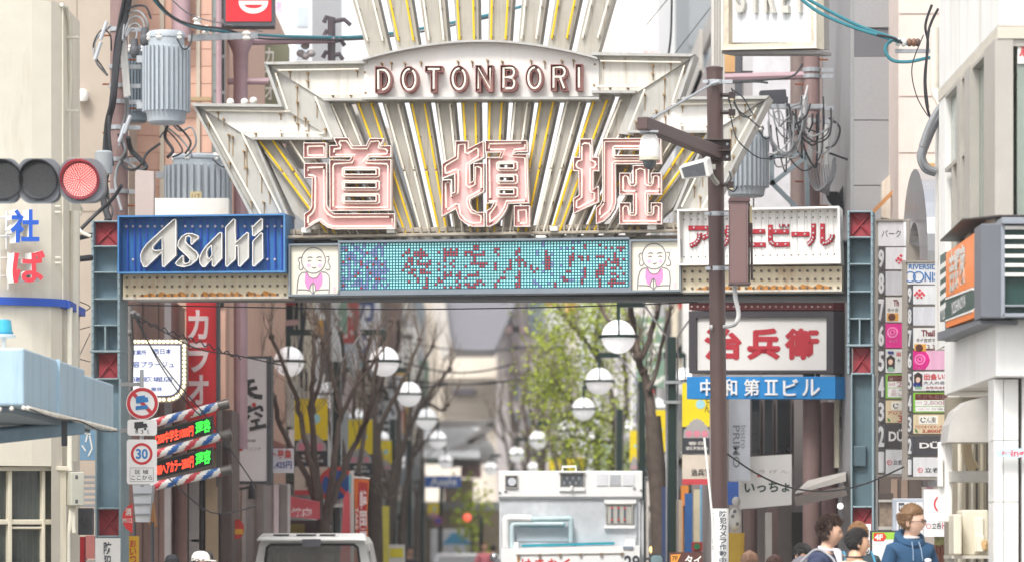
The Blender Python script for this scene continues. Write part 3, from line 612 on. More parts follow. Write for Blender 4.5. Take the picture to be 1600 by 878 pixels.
# ---- near cream corner building
def cream_building():
 t = thing('corner_building', 'cream rendered corner building with rounded front behind the traffic signal', 'building', P(20, HY, 42.5) - Vector((0, 0, CH)))
 top = P(60, 3, 42).z
 xs = [(-420, 42.0), (-60, 41.6), (0, 41.7), (50, 41.85), (80, 41.97), (97, 42.15)]
 pts = [Vector((P(x, 0, d).x, d, 0)) for x, d in xs] + [Vector((-4.60, 43.6, 0)), Vector((P(-420, 0, 43.6).x, 43.6, 0))]
 zw = P(0, 728, 42).z
 b = B(); n = len(pts); up = Vector((0, 0, 1))
 for i in range(n):
  a, c = pts[i], pts[(i + 1) % n]; z0 = 0 if i >= 4 else zw
  b.face([a + up * z0, c + up * z0, c + up * top, a + up * top])
 b.face([p + up * top for p in pts])
 b.out('wall', CREAMW, t)
 Wp = Plane(-60, 41.6, 97, 42.15)
 b = B()
 for (a, c) in zip(pts[:5], pts[1:6]):
  z0, z1 = P(0, 479, 42).z, P(0, 467, 42).z; d = Vector((0, -.06, 0)); e = Vector((.05, 0, 0)) if c is pts[5] else Vector()
  b.hexa([a + d + up * z0, c + d + e + up * z0, c + up * z0 + e, a + up * z0, a + d + up * z1, c + d + e + up * z1, c + up * z1 + e, a + up * z1])
 b.hexa([Vector(v) for v in [(-4.66, 42.12, P(0, 480, 42).z), (-4.55, 42.12, P(0, 480, 42).z), (-4.54, 43.6, P(0, 480, 42).z), (-4.66, 43.6, P(0, 480, 42).z), (-4.66, 42.12, P(0, 468, 42).z), (-4.55, 42.12, P(0, 468, 42).z), (-4.54, 43.6, P(0, 468, 42).z), (-4.66, 43.6, P(0, 468, 42).z)]])
 b.out('blue_band', M('band_blue', '2a55b5', .5, var=.08), t)
 b = B(); b.rect(Wp, 96.5, 10, 98, 470, -.02, .015); b.tube([P(96, 8, 42.1), P(104, 12, 42.3), P(108, 40, 42.5), P(110, 120, 42.6), P(108, 170, 42.7), P(109, 330, 42.7)], .022, 6); b.tube([P(116, 330, 42.8), P(114, 720, 42.8)], .05, 8); b.tube([P(109, 480, 42.2), P(109, 735, 42.2)], .03, 8)
 for y in (60, 175, 250): b.box(-4.64, -4.5, 42.5, 42.56, P(0, y, 42.5).z, P(0, y - 4, 42.5).z)
 b.out('drain_pipe', M('pipe_cream', 'ddd8c9', .5, var=.08), t, smooth=True)
 # shop window of the ground floor
 fr = B(); FRM = M('frame_cream', 'd9d1bd', .55, var=.06, stain='8f846e', samt=.3)
 fr.rect(Wp, -420, 728, 103, 735, -.06, .06)
 for x0, x1 in ((-46, -40), (12, 18), (65, 70), (88, 103)): fr.rect(Wp, x0, 735, x1, 1080, -.08, .02)
 fr.rect(Wp, -420, 811, 88, 819, -.07, .012); fr.rect(Wp, 17, 822, 66, 826, -.05, .0)
 w = fr.out('window', FRM, t, bevel=.008)
 for x0, x1 in ((-40, 12), (18, 65), (70, 88)):
  for y0, y1 in ((735, 811), (819, 1010)): b = B(); b.rect(Wp, x0, y0, x1, y1, -.055, -.045); b.out('pane', M('shop_glass', '59605c', .05, var=.35, vs=2.0, spec=.9, alpha=.5), w)
 b = B(); rs = random.Random(4)
 for i in range(26): x = -60 + i * 5.6 + rs.random() * 3; b.rect(Wp, x, 735, x + rs.uniform(1.2, 4), 900, -.5, -.45 + rs.random() * .1)
 b.out('curtain', M('curtain_grey', '8d887c', .8, var=.6, vs=5), t, kind='stuff')
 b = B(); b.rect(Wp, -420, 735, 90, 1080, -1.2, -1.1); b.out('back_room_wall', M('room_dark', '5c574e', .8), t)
 b = B(); b.rect(Wp, -420, 1010, 88, 1088, -.07, .03); b.out('plinth', CREAMW, t)
 b = B(); b.tube([P(-2, 345, 41.5), P(-2, 440, 41.5)], .02); b.out('rail', WHITE, t)
 for y in (324, 333, 404, 412):
  for x in (52, 82): b = B(); b.tube([Wp(x, y, 0), Wp(x, y, .07), Wp(x + 8, y, .07)], .012, 5); b.out('bracket', M('pipe_cream', 'ddd8c9'), t)
cream_building()
b = B(); b.rect(Plane(97, 42.15, 140, 42.3), 104, 737, 125, 790, -.1, .12); t = b.out('meter_cabinet', M('cabinet_grey', 'b9b8ab', .5, var=.06), bevel=.012, label='pale grey meter cabinet beside the cream building window', cat='cabinet')
b = B(); b.rect(FL(42.0), 118, 742, 122, 748, 0, .02); b.rect(FL(42.0), 118, 780, 122, 786, 0, .02); b.out('hinge', DARK, t)
b = B(); b.tube([P(112, 790, 42.2), P(110, 815, 42.2), P(106, 835, 42.2), P(106, 1080, 42.2)], .03, 8); b.tube([P(116, 790, 42.2), P(115, 822, 42.2), P(116, 832, 42.2)], .022, 8); b.out('conduit', M('pipe_cream', 'ddd8c9'), t, smooth=True)
b = B(); b.rect(FL(42.6), 122, 793, 144, 835, -.2, .0); b.rect(FL(42.6), 129, 808, 136, 820, 0, .012); b.out('black_box', M('box_dark', '45464a', .5, var=.08), bevel=.03, label='dark grey plastic box fixed low beside the steel pillar', cat='box')
b = B(); b.rect(FL(44.5), 124, 838, 132, 1060, -.3, 0); b.mat(1).rect(FL(44.5), 134, 836, 147, 872, -.1, 0); b.mat(2).rect(FL(44.5), 134, 874, 147, 1060, -.15, 0); b.out('vending_machine', [C('b01f2c'), C('d98a86'), C('c9c2bd')], label='red vending machine edge between the cream building and the left pillar', cat='machine')
b = B(); b.rect(FL(47.6), 122, 658, 149, 718, -.2, 0); t = b.out('shop_sign', M('sign_steel_blue', '6f93b0', .5, var=.1), label='steel blue sign with white brush writing left of the arch pillar', cat='sign')
b = B()
for l in ([(132, 662), (138, 672), (134, 690)], [(130, 675), (142, 678)], [(140, 680), (144, 700), (138, 712)], [(128, 695), (134, 704)]): b.ribbon(FL(47.6), l, 2.2, .002, .006)
b.out('lettering', WHITE, t)
b = B()
for i in range(7): b.rect(FL(48.4), 122, 742 + i * 9, 150, 746 + i * 9, -.2, 0)
b.out('shutter', C('8a8f95'), label='grey slatted shutter behind the left pillar', cat='shutter')
# ---- channel letters 社 and ば
for ch, x0, y0, x1, y1, c, lab in (('社', 8, 329, 53, 381, '2a5fc4', 'blue raised character with white sides on the cream building'), ('ば', 11, 393, 62, 443, 'd8434f', 'red raised character with white sides under the blue one on the cream building')):
 pl = Plane(-60, 41.3, 97, 41.85)
 b = B(); b.text(pl, ch, x0, y0, x1, y1, -.02, .16, .028, side=1)
 t = b.out('channel_letter', [M('face_' + c, c, .4, var=.04), M('return_white', 'e2e0dc', .5)], label=lab, cat='sign letter')
 b = B()
 for y in (y0 + 10, y1 - 12): b.tube([pl(x0 - 40, y, -.1), pl(x1 - 4, y, -.1)], .012, 5)
 b.tube([pl(x0 + 8, y0, -.1), pl(x0 + 8, y1 + 8, -.1)], .012, 5); b.out('mounting_rail', WHITE, t)

# ---- light blue canopy with the beacon
def canopy():
 t = thing('canopy', 'light blue metal canopy jutting out over the pavement at the left edge', 'canopy', (-5.0, 36, 0))
 CB = M('canopy_blue', 'a9c3d3', .4, var=.05, stain='74909f', samt=.6, sscale=(5, 5, .6)); zt, zb = P(0, 543, 34).z, P(0, 633, 34).z
 b = B(); s = lambda y: Vector((-4.05 + (y - 34) / 6 * .16, y, 0))
 def blk(y0, y1, z0, z1, xin): a, c = s(y0), s(y1); b.hexa([(xin, y0, z0), (a.x, y0, z0), (c.x, y1, z0), (xin, y1, z0), (xin, y0, z1), (a.x, y0, z1), (c.x, y1, z1), (xin, y1, z1)])
 blk(34, 37.85, zb, zt, -7.5); b.out('fascia', CB, t, bevel=.02)
 b = B(); blk(37.9, 40, zb - .02, zt - .05, -7.5); b.out('fascia', CB, t, bevel=.02)
 b = B(); b.bar(s(36.0) + Vector((.012, -.02, zb)), s(36.0) + Vector((.012, -.02, zt)), .03, .02); b.out('seam', CB, t)
 b = B(); b.bar(P(-200, 702, 35), P(122, 667, 38), .16, .13); b.bar(P(-200, 690, 35), P(122, 660, 38), .1, .05); b.out('gutter', M('gutter_blue', '7a97a8', .4, var=.15), t, bevel=.02)
 b = B(); b.hexa([(-7.4, 34.2, zb - .14), (-4.2, 34.2, zb - .05), (-4.1, 39.8, zb - .05), (-7.4, 39.8, zb - .14), (-7.4, 34.2, zb - .004), (-4.2, 34.2, zb - .004), (-4.1, 39.8, zb - .004), (-7.4, 39.8, zb - .004)]); b.out('soffit', M('soffit_grey', '7c8890', .6), t)
 b = B()
 for i in range(60):
  y = 34 + i * .1; b.sph(s(y) + Vector((.03, 0, zb - .02)), .02, nu=6, nv=4)
 for i in range(16): b.sph((-4.05 - i * .1, 33.97, zb - .02 - i * .006), .02, nu=6, nv=4)
 b.out('lamp_string', M('bulb_clear', 'e6ded0', .25, var=.15), t, kind='stuff')
 b = B(); b.tube(catmull([s(34) + Vector((.05, 0, zb - .03)), s(35.5) + Vector((.06, 0, zb - .06)), s(37) + Vector((.06, 0, zb - .03)), s(38.5) + Vector((.06, 0, zb - .07)), s(40) + Vector((.04, 0, zb - .03))]), .008, 5); b.out('wire', CABLE, t)
 b = B(); b.bar(s(37.2) + Vector((-.1, 0, zb)), s(37.2) + Vector((-.1, 0, zb - .25)), .05); b.out('bracket', DARK, t)
 b = B(); b.tube([(-6.6, 34.6, 0), (-6.6, 34.6, zb)], .06, 10); b.tube([(-6.6, 39.4, 0), (-6.6, 39.4, zb)], .06, 10); b.out('support_posts', MATS['gutter_blue'], t, kind='stuff')
canopy()
t = thing('beacon', 'cyan rotating beacon lamp on a short white stem above the canopy', 'beacon', P(6, 545, 35.5))
b = B(); b.lathe(P(6, 545, 35.5), [(.02, 0), (.02, .1)], 10); b.lathe(P(6, 545, 35.5), [(.1, .1), (.11, .12), (.02, .14)], 12); b.out('stem', WHITE, t, smooth=True)
b = B(); b.lathe(P(6, 522, 35.5), [(.078, 0), (.075, .02), (.066, .1), (.06, .125), (.01, .135)], 18); b.out('dome', M('beacon_cyan', '2aa5c0', .15, var=.06, spec=.7), t, smooth=True)
b = B(); b.lathe(P(6, 524, 35.5), [(.082, -.015), (.082, .03)], 18); b.out('base_ring', M('beacon_base', '2f8fb5', .3), t, smooth=True)

# ---- traffic signal
def signal():
 D = 34.0; pl = FL(D)
 t = thing('traffic_signal', 'horizontal grey traffic signal with the red lamp lit at the left edge', 'traffic light', P(60, 316, D))
 HS = M('signal_grey', '6f7278', .4, var=.05)
 def rr(x0, y0, x1, y1, r, n=5):
  o = []
  for cx, cy, a in ((x1 - r, y0 + r, -90), (x1 - r, y1 - r, 0), (x0 + r, y1 - r, 90), (x0 + r, y0 + r, 180)):
   o += [(cx + r * math.cos(math.radians(a + 90 * i / n)), cy + r * math.sin(math.radians(a + 90 * i / n))) for i in range(n + 1)]
  return o
 for cx, x0, x1, lit in ((5.5, -25, 29.5, 0), (61, 30, 92.5, 0), (125.5, 93, 164, 1)):
  b = B(); b.prism(pl, rr(x0, 248.5, x1, 316, 15 if x1 < 150 else 22), -.16, .02); h = b.out('lamp_housing', HS, t, bevel=.02)
  b = B(); n = 30; R, r = 30.5, 28.5
  for i in range(n):
   a0, a1 = 2 * math.pi * i / n, 2 * math.pi * (i + 1) / n; q = lambda a, rad, o: pl(cx + rad * math.cos(a), 282 + rad * math.sin(a), o)
   dep = lambda a: .05 + .13 * max(0, .35 - math.sin(a)) / 1.35
   b.face([q(a0, R, .02), q(a1, R, .02), q(a1, R, dep(a1)), q(a0, R, dep(a0))]); b.face([q(a0, r, .0), q(a1, r, .0), q(a1, r, dep(a1)), q(a0, r, dep(a0))]); b.face([q(a0, r, dep(a0)), q(a1, r, dep(a1)), q(a1, R, dep(a1)), q(a0, R, dep(a0))])
  b.out('visor', M('visor_crimson', '9c2738', .4) if lit else M('visor_dark', '2a2b2e', .4), h, smooth=True)
  b = B(); b.disc(pl, cx, 282, 28.4, .0, .012, 30); b.out('lens_surround', M('visor_dark', '2a2b2e'), h); b = B(); b.disc(pl, cx, 282, 26.4, .0, .024, 30)
  b.out('lens', M('lens_red', '8f0a18', .3, emit='d80c20', es=.22) if lit else M('lens_dark', '242426', .14, var=.2, spec=.7), h)
  b = B()
  for k in range(1, 10):
   rad = k * 2.74
   for i in range(max(1, int(k * 4.6))):
    a = 2 * math.pi * (i + .5 * (k % 2)) / int(k * 4.6); b.lathe(pl(cx + rad * math.cos(a), 282 + rad * math.sin(a), .024), [(.0052 if lit else .005, 0), (.004, -.004)], 6, 'y')
  b.out('diodes', M('diode_red', 'ffd5cf', .3, emit='ffb0a8', es=1.3) if lit else M('diode_dull', '565759', .3), h, kind='stuff')
  b = B(); b.rect(pl, cx - 5, 311, cx + 8, 314.5, .02, .03); b.out('latch', DARK, h)
 b = B(); b.tube([P(-420, 282, D + .25), P(150, 282, D + .25)], .05, 10); b.tube([P(-420, 200, D + .25), P(-420, HY + CH * F / (D + .25), D + .25)], .1, 12); b.out('mast_arm', HS, t, smooth=True)
 for x in (0, 60, 125): b = B(); b.bar(P(x, 282, D + .26), P(x, 282, D + .12), .06); b.out('clamp', HS, t)
signal()

# ---- transformers and the utility pole behind the arch
TRG = M('transformer_grey', 'a8b0b7', .45, var=.07, stain='7d8b93', samt=.3, sscale=(14, 14, .8))
def transformer(label, cx, y0, y1, w, D, dark=False, plate=False):
 r = w / 2 * D / F; zb, zt = P(0, y1, D).z, P(0, y0, D).z; H = zt - zb; c = P(cx, y1, D)
 t = thing('transformer', label, 'transformer', c)
 m = M('transformer_dark', '5f6a73', .5, var=.12) if dark else TRG
 b = B(); b.lathe(c, [(r * .72, 0), (r * .8, .02), (r * .84, H * .1), (r * .9, H * .14), (r * .9, H * .82), (r * .76, H * .84), (r * .76, H * .93)], 28); b.out('tank', m, t, smooth=30)
 b = B(); n = 30
 for i in range(n):
  a = 2 * math.pi * i / n; d = Vector((math.cos(a), math.sin(a), 0)); p = c + d * r * .95; b.bar(p + Vector((0, 0, H * .13)), p + Vector((0, 0, H * .83)), r * .1, r * .14, up=d)
 b.out('cooling_fins', m, t, kind='stuff')
 b = B(); b.lathe(c + Vector((0, 0, H * .93)), [(r * .8, 0), (r * .8, H * .04), (r * .74, H * .07), (.02, H * .08)], 24); b.out('lid', m, t, smooth=30)
 for a in (200, 250, 320): 
  b = B(); q = c + Vector((math.cos(math.radians(a)) * r * .72, math.sin(math.radians(a)) * r * .72, H * .9)); b.lathe(q, [(.03, 0), (.045, .02), (.03, .04), (.045, .06), (.02, .09)], 10); b.out('insulator', M('porcelain', 'e9e6df'), t, smooth=True)
 b = B(); b.tube(catmull([c + Vector((r * .5, -r * .8, H * .9)), c + Vector((r * .8, -r * .9, H * .78)), c + Vector((r * 1.05, -r * .5, H * .85)), c + Vector((r * 1.1, 0, H))]), .01, 5); b.out('lead_wire', CABLE, t)
 b = B(); b.bar(c + Vector((-r * 1.25, 0, H * .7)), c + Vector((-r * .9, 0, H * .7)), .06, .08); b.bar(c + Vector((-r * 1.25, 0, H * .2)), c + Vector((-r * .9, 0, H * .2)), .06, .08); b.out('bracket', GALV, t)
 if plate:
  b = B(); b.rect(FL(D - r * 1.08), cx - 12, y0 + (y1 - y0) * .55, cx + 6, y0 + (y1 - y0) * .72, -.02, 0); p = b.out('number_plate', C('c9bd94'), t)
  b = B(); b.text(FL(D - r * 1.08), '117', cx - 9, y0 + (y1 - y0) * .59, cx + 3, y0 + (y1 - y0) * .68, .003); b.out('lettering', C('8a5a3a'), p)
 return t
transformer('light grey ribbed transformer hanging high beside the utility pole, left of the arch', 260, 50, 194, 74, 47.6)
transformer('dark grey transformer half hidden behind the utility pole', 211, 72, 192, 46, 50.2, dark=True)
transformer('wide grey transformer with a small number plate above the blue beer sign', 309, 243, 346, 104, 50.0, plate=True)
transformer('grey ribbed transformer behind the brown camera pole', 1166, 196, 308, 70, 50.0)
def upole(label, x, D, r, ytop, x_b=None, bands=()):
 t = thing('utility_pole', label, 'pole', P(x, HY + CH * F / D, D))
 b = B(); b.tube([P(x, HY + CH * F / D, D), P(x, ytop, D)], r * 1.12, 14, r); b.out('shaft', M('pole_mauve', '8d7572', .7, var=.15, stain='5f4b48', samt=.4), t, smooth=True)
 for y in bands: b = B(); b.lathe(P(x, y, D), [(r * 1.16, -.025), (r * 1.16, .025)], 14); b.bar(P(x + 16, y, D - .05), P(x + 34, y, D - .05), .04, .05); b.out('clamp_band', GALV, t)
 for i in range(12): y = ytop + 40 + i * 38; s = 1 if i % 2 else -1; b = B(); b.tube([P(x, y, D), P(x + s * 26, y, D - .02)], .011, 5); b.out('step_bolt', M('rust', '8a4a22'), t)
 return t
up = upole('mauve concrete utility pole bristling with cables left of the arch', 186, 49, .105, -60, bands=(47, 105, 135, 160, 200, 250, 300))
b = B(); b.prism(FL(48.8), [(187, 66), (197, 64), (204, 150), (194, 153)], -.05, .04); b.out('switch_tube', WHITE, up, bevel=.01)
b = B(); b.lathe(P(162, 272, 46.5), [(.1, 0), (.1, .24), (.08, .26)], 16); b.out('round_canister', M('canister_grey', '9aa0a4', .45), up, smooth=30)
for pts, r, m in (([(207, -30), (196, 25), (186, 70), (180, 120), (176, 160), (169, 190), (166, 225), (160, 300), (170, 345)], .042, CABLE), ([(200, -30), (182, 60), (176, 130), (170, 200), (176, 260)], .02, CABLE),
 ([(192, 62), (196, 30), (208, 18), (222, 22), (231, 40), (228, 62)], .014, CABLEG), ([(192, 64), (200, 36), (212, 26), (224, 34), (226, 58)], .013, CABLEG), ([(193, 66), (203, 42), (214, 38), (221, 46), (222, 60)], .013, CABLEG), ([(194, 62), (206, 46), (214, 52), (208, 78)], .013, CABLEG), ([(195, 60), (190, 40), (200, 15), (226, 10), (236, 30)], .013, CABLE),
 ([(173, 40), (163, 50), (150, 62), (147, 80), (152, 100), (168, 118)], .014, CABLEG), ([(168, 118), (160, 105), (150, 90), (146, 70), (158, 48), (172, 55), (174, 80)], .009, CABLE),
 ([(199, 152), (200, 180), (195, 200), (190, 215), (196, 235), (188, 250)], .016, CABLEG), ([(196, 152), (196, 178), (190, 200), (186, 230)], .012, CABLEG), ([(200, 215), (205, 235), (220, 250), (228, 262), (215, 268)], .03, CABLE), ([(185, 210), (196, 240), (190, 256), (205, 266), (220, 258), (230, 240), (250, 225)], .016, CABLE), ([(160, 250), (166, 280), (170, 320), (164, 345)], .014, CABLE), ([(172, 260), (166, 300), (176, 330), (170, 350)], .012, CABLE),
 ([(216, 266), (190, 252), (180, 285), (190, 330)], .02, CABLEG), ([(262, 195), (258, 215), (270, 235), (262, 246)], .02, CABLE), ([(275, 195), (290, 210), (298, 225), (290, 240)], .014, CABLE), ([(270, 195), (282, 205), (300, 200), (306, 225), (290, 246)], .012, CABLEG), ([(256, 196), (280, 215), (296, 235), (300, 246)], .012, CABLEG), ([(250, 215), (262, 205), (285, 235), (270, 246)], .01, CABLE),
 ([(125, 360), (150, 335), (175, 312), (190, 290)], .022, CABLE), ([(124, 372), (142, 368)], .03, CABLE), ([(124, 405), (143, 403)], .035, CABLE), ([(120, 315), (127, 330), (118, 345), (126, 362), (142, 370)], .02, M('pipe_cream', 'ddd8c9')), ([(122, 470), (141, 480), (122, 490)], .006, CABLE), ([(122, 560), (141, 520)], .005, CABLE), ([(122, 515), (141, 510)], .005, CABLE), ([(122, 560), (141, 565)], .005, CABLE)):
 D = 48.55 if pts[0][0] > 130 else 46.0
 cable('cable', None, [P(x, y, D + .12 * math.sin(i * 1.3)) for i, (x, y) in enumerate(pts)], r, m, 7, parent=up)
for x, y, dx in ((162, 48, 0), (153, 80, 0), (199, 195, 0), (191, 208, 0)): b = B(); b.tube([P(x - 5, y + 14, 48.4), P(x - 3, y + 9, 48.4), P(x + 3, y - 9, 48.4), P(x + 5, y - 14, 48.4)], .022, 8); b.out('cable_joint', M('joint_grey', 'b6bac0', .4), up, smooth=True)
for x, y in ((210, 80), (226, 62)): b = B(); b.sph(P(x, y, 48.3), .06, .06, .09, 10, 6); b.lathe(P(x, y - 12, 48.3), [(.05, -.05), (.04, .05)], 10); b.out('bushing', M('bushing_dark', '55575b', .5), up, smooth=True)
b = B(); b.prism(FL(47.8), [(211, 270), (214, 266), (240, 268), (240, 345), (211, 345)], -.2, 0); b.out('cable_duct', M('duct_pinkgrey', 'b7a9a4', .6, var=.08), bevel=.02, label='pinkish grey cable duct behind the left end of the blue beer sign', cat='duct')
b = B(); b.rect(FL(47.4), 242, 310, 357, 350, -.25, 0); b.out('white_box', M('white_box', 'e8e4dc', .5, var=.04, stain='c9a56b', samt=.4, sscale=(4, 4, 4)), label='plain white metal box standing behind the top of the blue beer sign', cat='box')
# cables crossing the street, teal and black
cable('overhead_cable', 'teal overhead cable running from the utility pole behind the arch', [P(x, y, D) for x, y, D in ((236, -6, 48.5), (262, 22, 49), (300, 42, 50), (352, 50, 51), (400, 55, 52), (470, 58, 53), (560, 58, 54), (660, 45, 55), (800, 15, 56), (860, -8, 57))], .022, TEAL)
cable('overhead_cable', 'black overhead cable twisted along the teal one behind the arch', [P(x, y, D) for x, y, D in ((240, -6, 48.4), (268, 26, 48.9), (305, 40, 49.8), (352, 46, 50.8), (400, 60, 51.8), (470, 62, 52.8), (560, 62, 53.8), (660, 50, 54.8), (800, 20, 55.8))], .014, CABLE)
cable('overhead_cable', 'thin black wire strung under the arch across the whole street', [P(x, y, D) for x, y, D in ((192, 476, 47.5), (400, 480, 47.2), (600, 483, 47), (800, 481, 46.6), (960, 477, 46.3), (1090, 472, 46))], .007, CABLE)
cable('overhead_cable', 'grey guy wire with porcelain insulators above the red sign', [P(x, y, D) for x, y, D in ((262, -6, 49.5), (300, 25, 50), (352, 38, 51), (410, 50, 52))], .008, CABLEG)
for x, y, w_ in ((308, 35, 'upper left, on the guy wire'), (322, 48, 'lower left, on the cross arm'), (385, 57, 'right, below the red sign')):
 b = B(); b.lathe(P(x, y, 50.5), [(.04, -.05), (.055, -.03), (.03, 0), (.06, .03), (.03, .06)], 12); b.out('insulator', SKIN_P, smooth=True, label='white porcelain insulator, the one at the ' + w_, cat='insulator', group='insulators on the guy wire')
b = B(); b.bar(P(296, 60, 50.6), P(400, 56, 51.2), .08, .08); b.out('cross_arm', GALV, label='galvanised cross arm carrying insulators below the red sign', cat='cross arm')

# ---- buildings up behind the left half of the arch
def block(name, label, x0, x1, D, depth, ytop, mat, cat='building', xin=None):
 """a building whose front faces the camera between two photo columns"""
 a, c = P(x0, ytop, D), P(x1, ytop, D)
 t = thing(name, label, cat, ((a.x + c.x) / 2, D + depth / 2, 0))
 b = B(); b.box(a.x, c.x, D, D + depth, -.02, a.z); b.out('wall', mat, t); return t
BEI = M('beige_render', 'b3a698', .8, var=.08, vs=2, stain='8c7d6c', samt=.35, sscale=(2, 2, .4), bump=.15)
t = block('beige_building', 'beige rendered blank wall building behind the cream corner building', -40, 201, 51.5, 6, -120, BEI)
b = B(); b.lathe(P(129, 148, 51.4), [(.06, -.09), (.085, -.02), (.07, .04), (.02, .07)], 12); b.out('dome_lamp', M('porcelain', 'e9e6df'), t, smooth=True)
b = B(); b.rect(FL(51.5), 119.5, 0, 120.6, 860, 0, .006); b.rect(FL(51.5), 75, 330, 200, 331.3, 0, .006); b.out('joint', M('joint_beige', '8f8476', .8), t)
PEACH = M('peach_tiles', 'd9b09c', .6, var=.1, vs=3, stain='b48570', samt=.3)
t = block('peach_building', 'peach tiled building with vertical pipes behind the transformers', 201, 352, 52.5, 14, -160, PEACH)
pf = FL(52.5)
for x0, x1 in ((202, 214), (250, 257), (307, 313)):
 b = B(); b.rect(pf, x0, -160, x1, 470, 0, .06); b.out('pilaster', M('pilaster_pale', 'cbbfae', .6, var=.1), t)
for j, y in enumerate(range(-30, 470, 27)):
 for x0, x1 in ((214.5, 249.5), (257.5, 306.5), (313.5, 331)):
  b = B(); b.rect(pf, x0, y, x1, y + 26, 0, .018); b.out('panel', PEACH, t)
b = B(); b.rect(pf, 332, -160, 352, 470, -.02, .03); w = b.out('window', M('frame_grey', '7f8486', .5), t)
for i in range(9): b = B(); b.rect(pf, 334, -20 + i * 56, 341, 30 + i * 56, .02, .04); b.out('pane', GLASS, w); b = B(); b.rect(pf, 343, -20 + i * 56, 350, 30 + i * 56, .02, .04); b.out('pane', DGLASS, w)
b = B(); b.tube([P(342, -40, 52.2), P(342, 330, 52.2)], .04, 8); b.tube([P(283, -40, 52.3), P(283, 60, 52.3)], .12, 10); b.out('riser_pipe', M('pipe_pinkgrey', 'b79aa0', .5), t, smooth=True)
b = B(); b.rect(FL(52.3), 180, 152, 330, 158, -.1, 0); b.out('ledge', M('ledge_tan', 'b79d79', .7), t)
# red sign with the sideways D
b = B(); b.rect(FL(51.2), 349, -80, 428, 41, -.35, -.01); t = b.out('red_sign', DARK, label='red box sign with a white letter D lying on its side', cat='sign')
b = B(); b.rect(FL(51.2), 353, -76, 424, 34, -.05, .0); b.out('face', M('sign_red', 'd3242f', .4, var=.04), t)
o = [(373, -3)] + [(398.5 + 25.5 * math.cos(math.radians(a)), -3 + 25 * math.sin(math.radians(a))) for a in range(165, -1, -15)] + [(424, -3)]
b = B(); b.prism(FL(51.2), [(373, 2)] + [(396 + 23 * math.cos(math.radians(a)), 4 + 18 * math.sin(math.radians(a))) for a in range(180, -1, -15)] + [(419, 2)], .001, .006, [[(381, 8)] + [(396 + 14 * math.cos(math.radians(a)), 8 + 6 * math.sin(math.radians(a))) for a in range(165, 0, -15)] + [(411, 8)]]); b.out('lettering', WHITE, t)
# pinkish steel catenary frame behind the arch
MV = M('mauve_steel', 'a98d94', .5, var=.12)
t = thing('steel_frame', 'mauve steel support frame with insulators behind the left wing of the arch', 'frame', P(376, 170, 53))
b = B(); b.lathe(P(376, 175, 53), [(.1, 0), (.09, .35), (.1, .75), (.17, .92), (.17, .95)], 12); b.lathe(P(376, 700, 53), [(.09, 0), (.09, P(0, 175, 53).z - P(0, 700, 53).z)], 12); b.out('post', MV, t, smooth=30)
b = B(); b.tube([P(350, 128, 53), P(420, 128, 53)], .04, 8); b.tube([P(380, 65, 53), P(520, 62, 53.6)], .055, 8); b.tube([P(405, 125, 53.2), P(445, 124, 53.2)], .025, 6); b.out('beam', MV, t, smooth=True)
b = B(); b.tube([P(518, 108, 53.6), P(518, 28, 53.6)], .05, 8)
for y, dx in ((30, -8), (34, 20), (52, -8), (85, -9), (66, 14), (88, 12)): b.tube([P(518, y, 53.6), P(518 + dx, y - 3, 53.6), P(518 + dx * 1.5, y + 6, 53.6)], .03, 6)
b.out('bracket', M('bracket_dark', '4f474c', .5), t)
for x, y in ((477, 72), (470, 84), (486, 84), (477, 88)): b = B(); b.sph(P(x, y, 53.5), .06, .06, .05, 10, 6); b.out('insulator', M('insulator_grey', 'a9a2a2', .4), t, smooth=True)
for x, y, w_ in ((382, 160, 'middle'), (396, 158, 'right'), (360, 160, 'left')): b = B(); b.sph(P(x, y, 47.0), .045, nu=12, nv=8); b.out('lamp', SKIN_P, smooth=True, label=w_ + ' one of three small white bulbs on the left lower wing of the arch', cat='lamp', group='white bulbs on the left wing')
OLV = M('olive_sign', '7e8068', .5, var=.06)
b = B(); b.rect(FL(56), 414, 70, 450, 165, -.4, 0); t = b.out('olive_sign', OLV, label='olive green upright sign with pale lettering behind the left wing', cat='sign')
b = B(); b.text(FL(56), 'カラオ', 414, 74, 428, 158, .005, 0, .02, vert=True); b.out('lettering', C('d9d6cf'), t)
t = block('white_building', 'tall white building rising behind the red sign', 398, 487, 78, 14, -200, M('pale_wall', 'e6e6e8', .7, var=.05))
for i, y in enumerate((-40, 10, 60, 110)): b = B(); b.rect(FL(78), 462, y, 482, y + 34, -.1, .02); w = b.out('window', C('cfd3d8'), t); b = B(); b.rect(FL(78), 464, y + 2, 480, y + 32, -.1, .03); b.out('pane', C('b9c2cb', .1), w)
b = B(); b.text(FL(78), '花', 430, 2, 441, 20, .02, 0, .02); b.text(FL(78), '祭', 420, 40, 442, 54, .02, 0, .02); b.out('lettering', C('e9a3c6'), t)

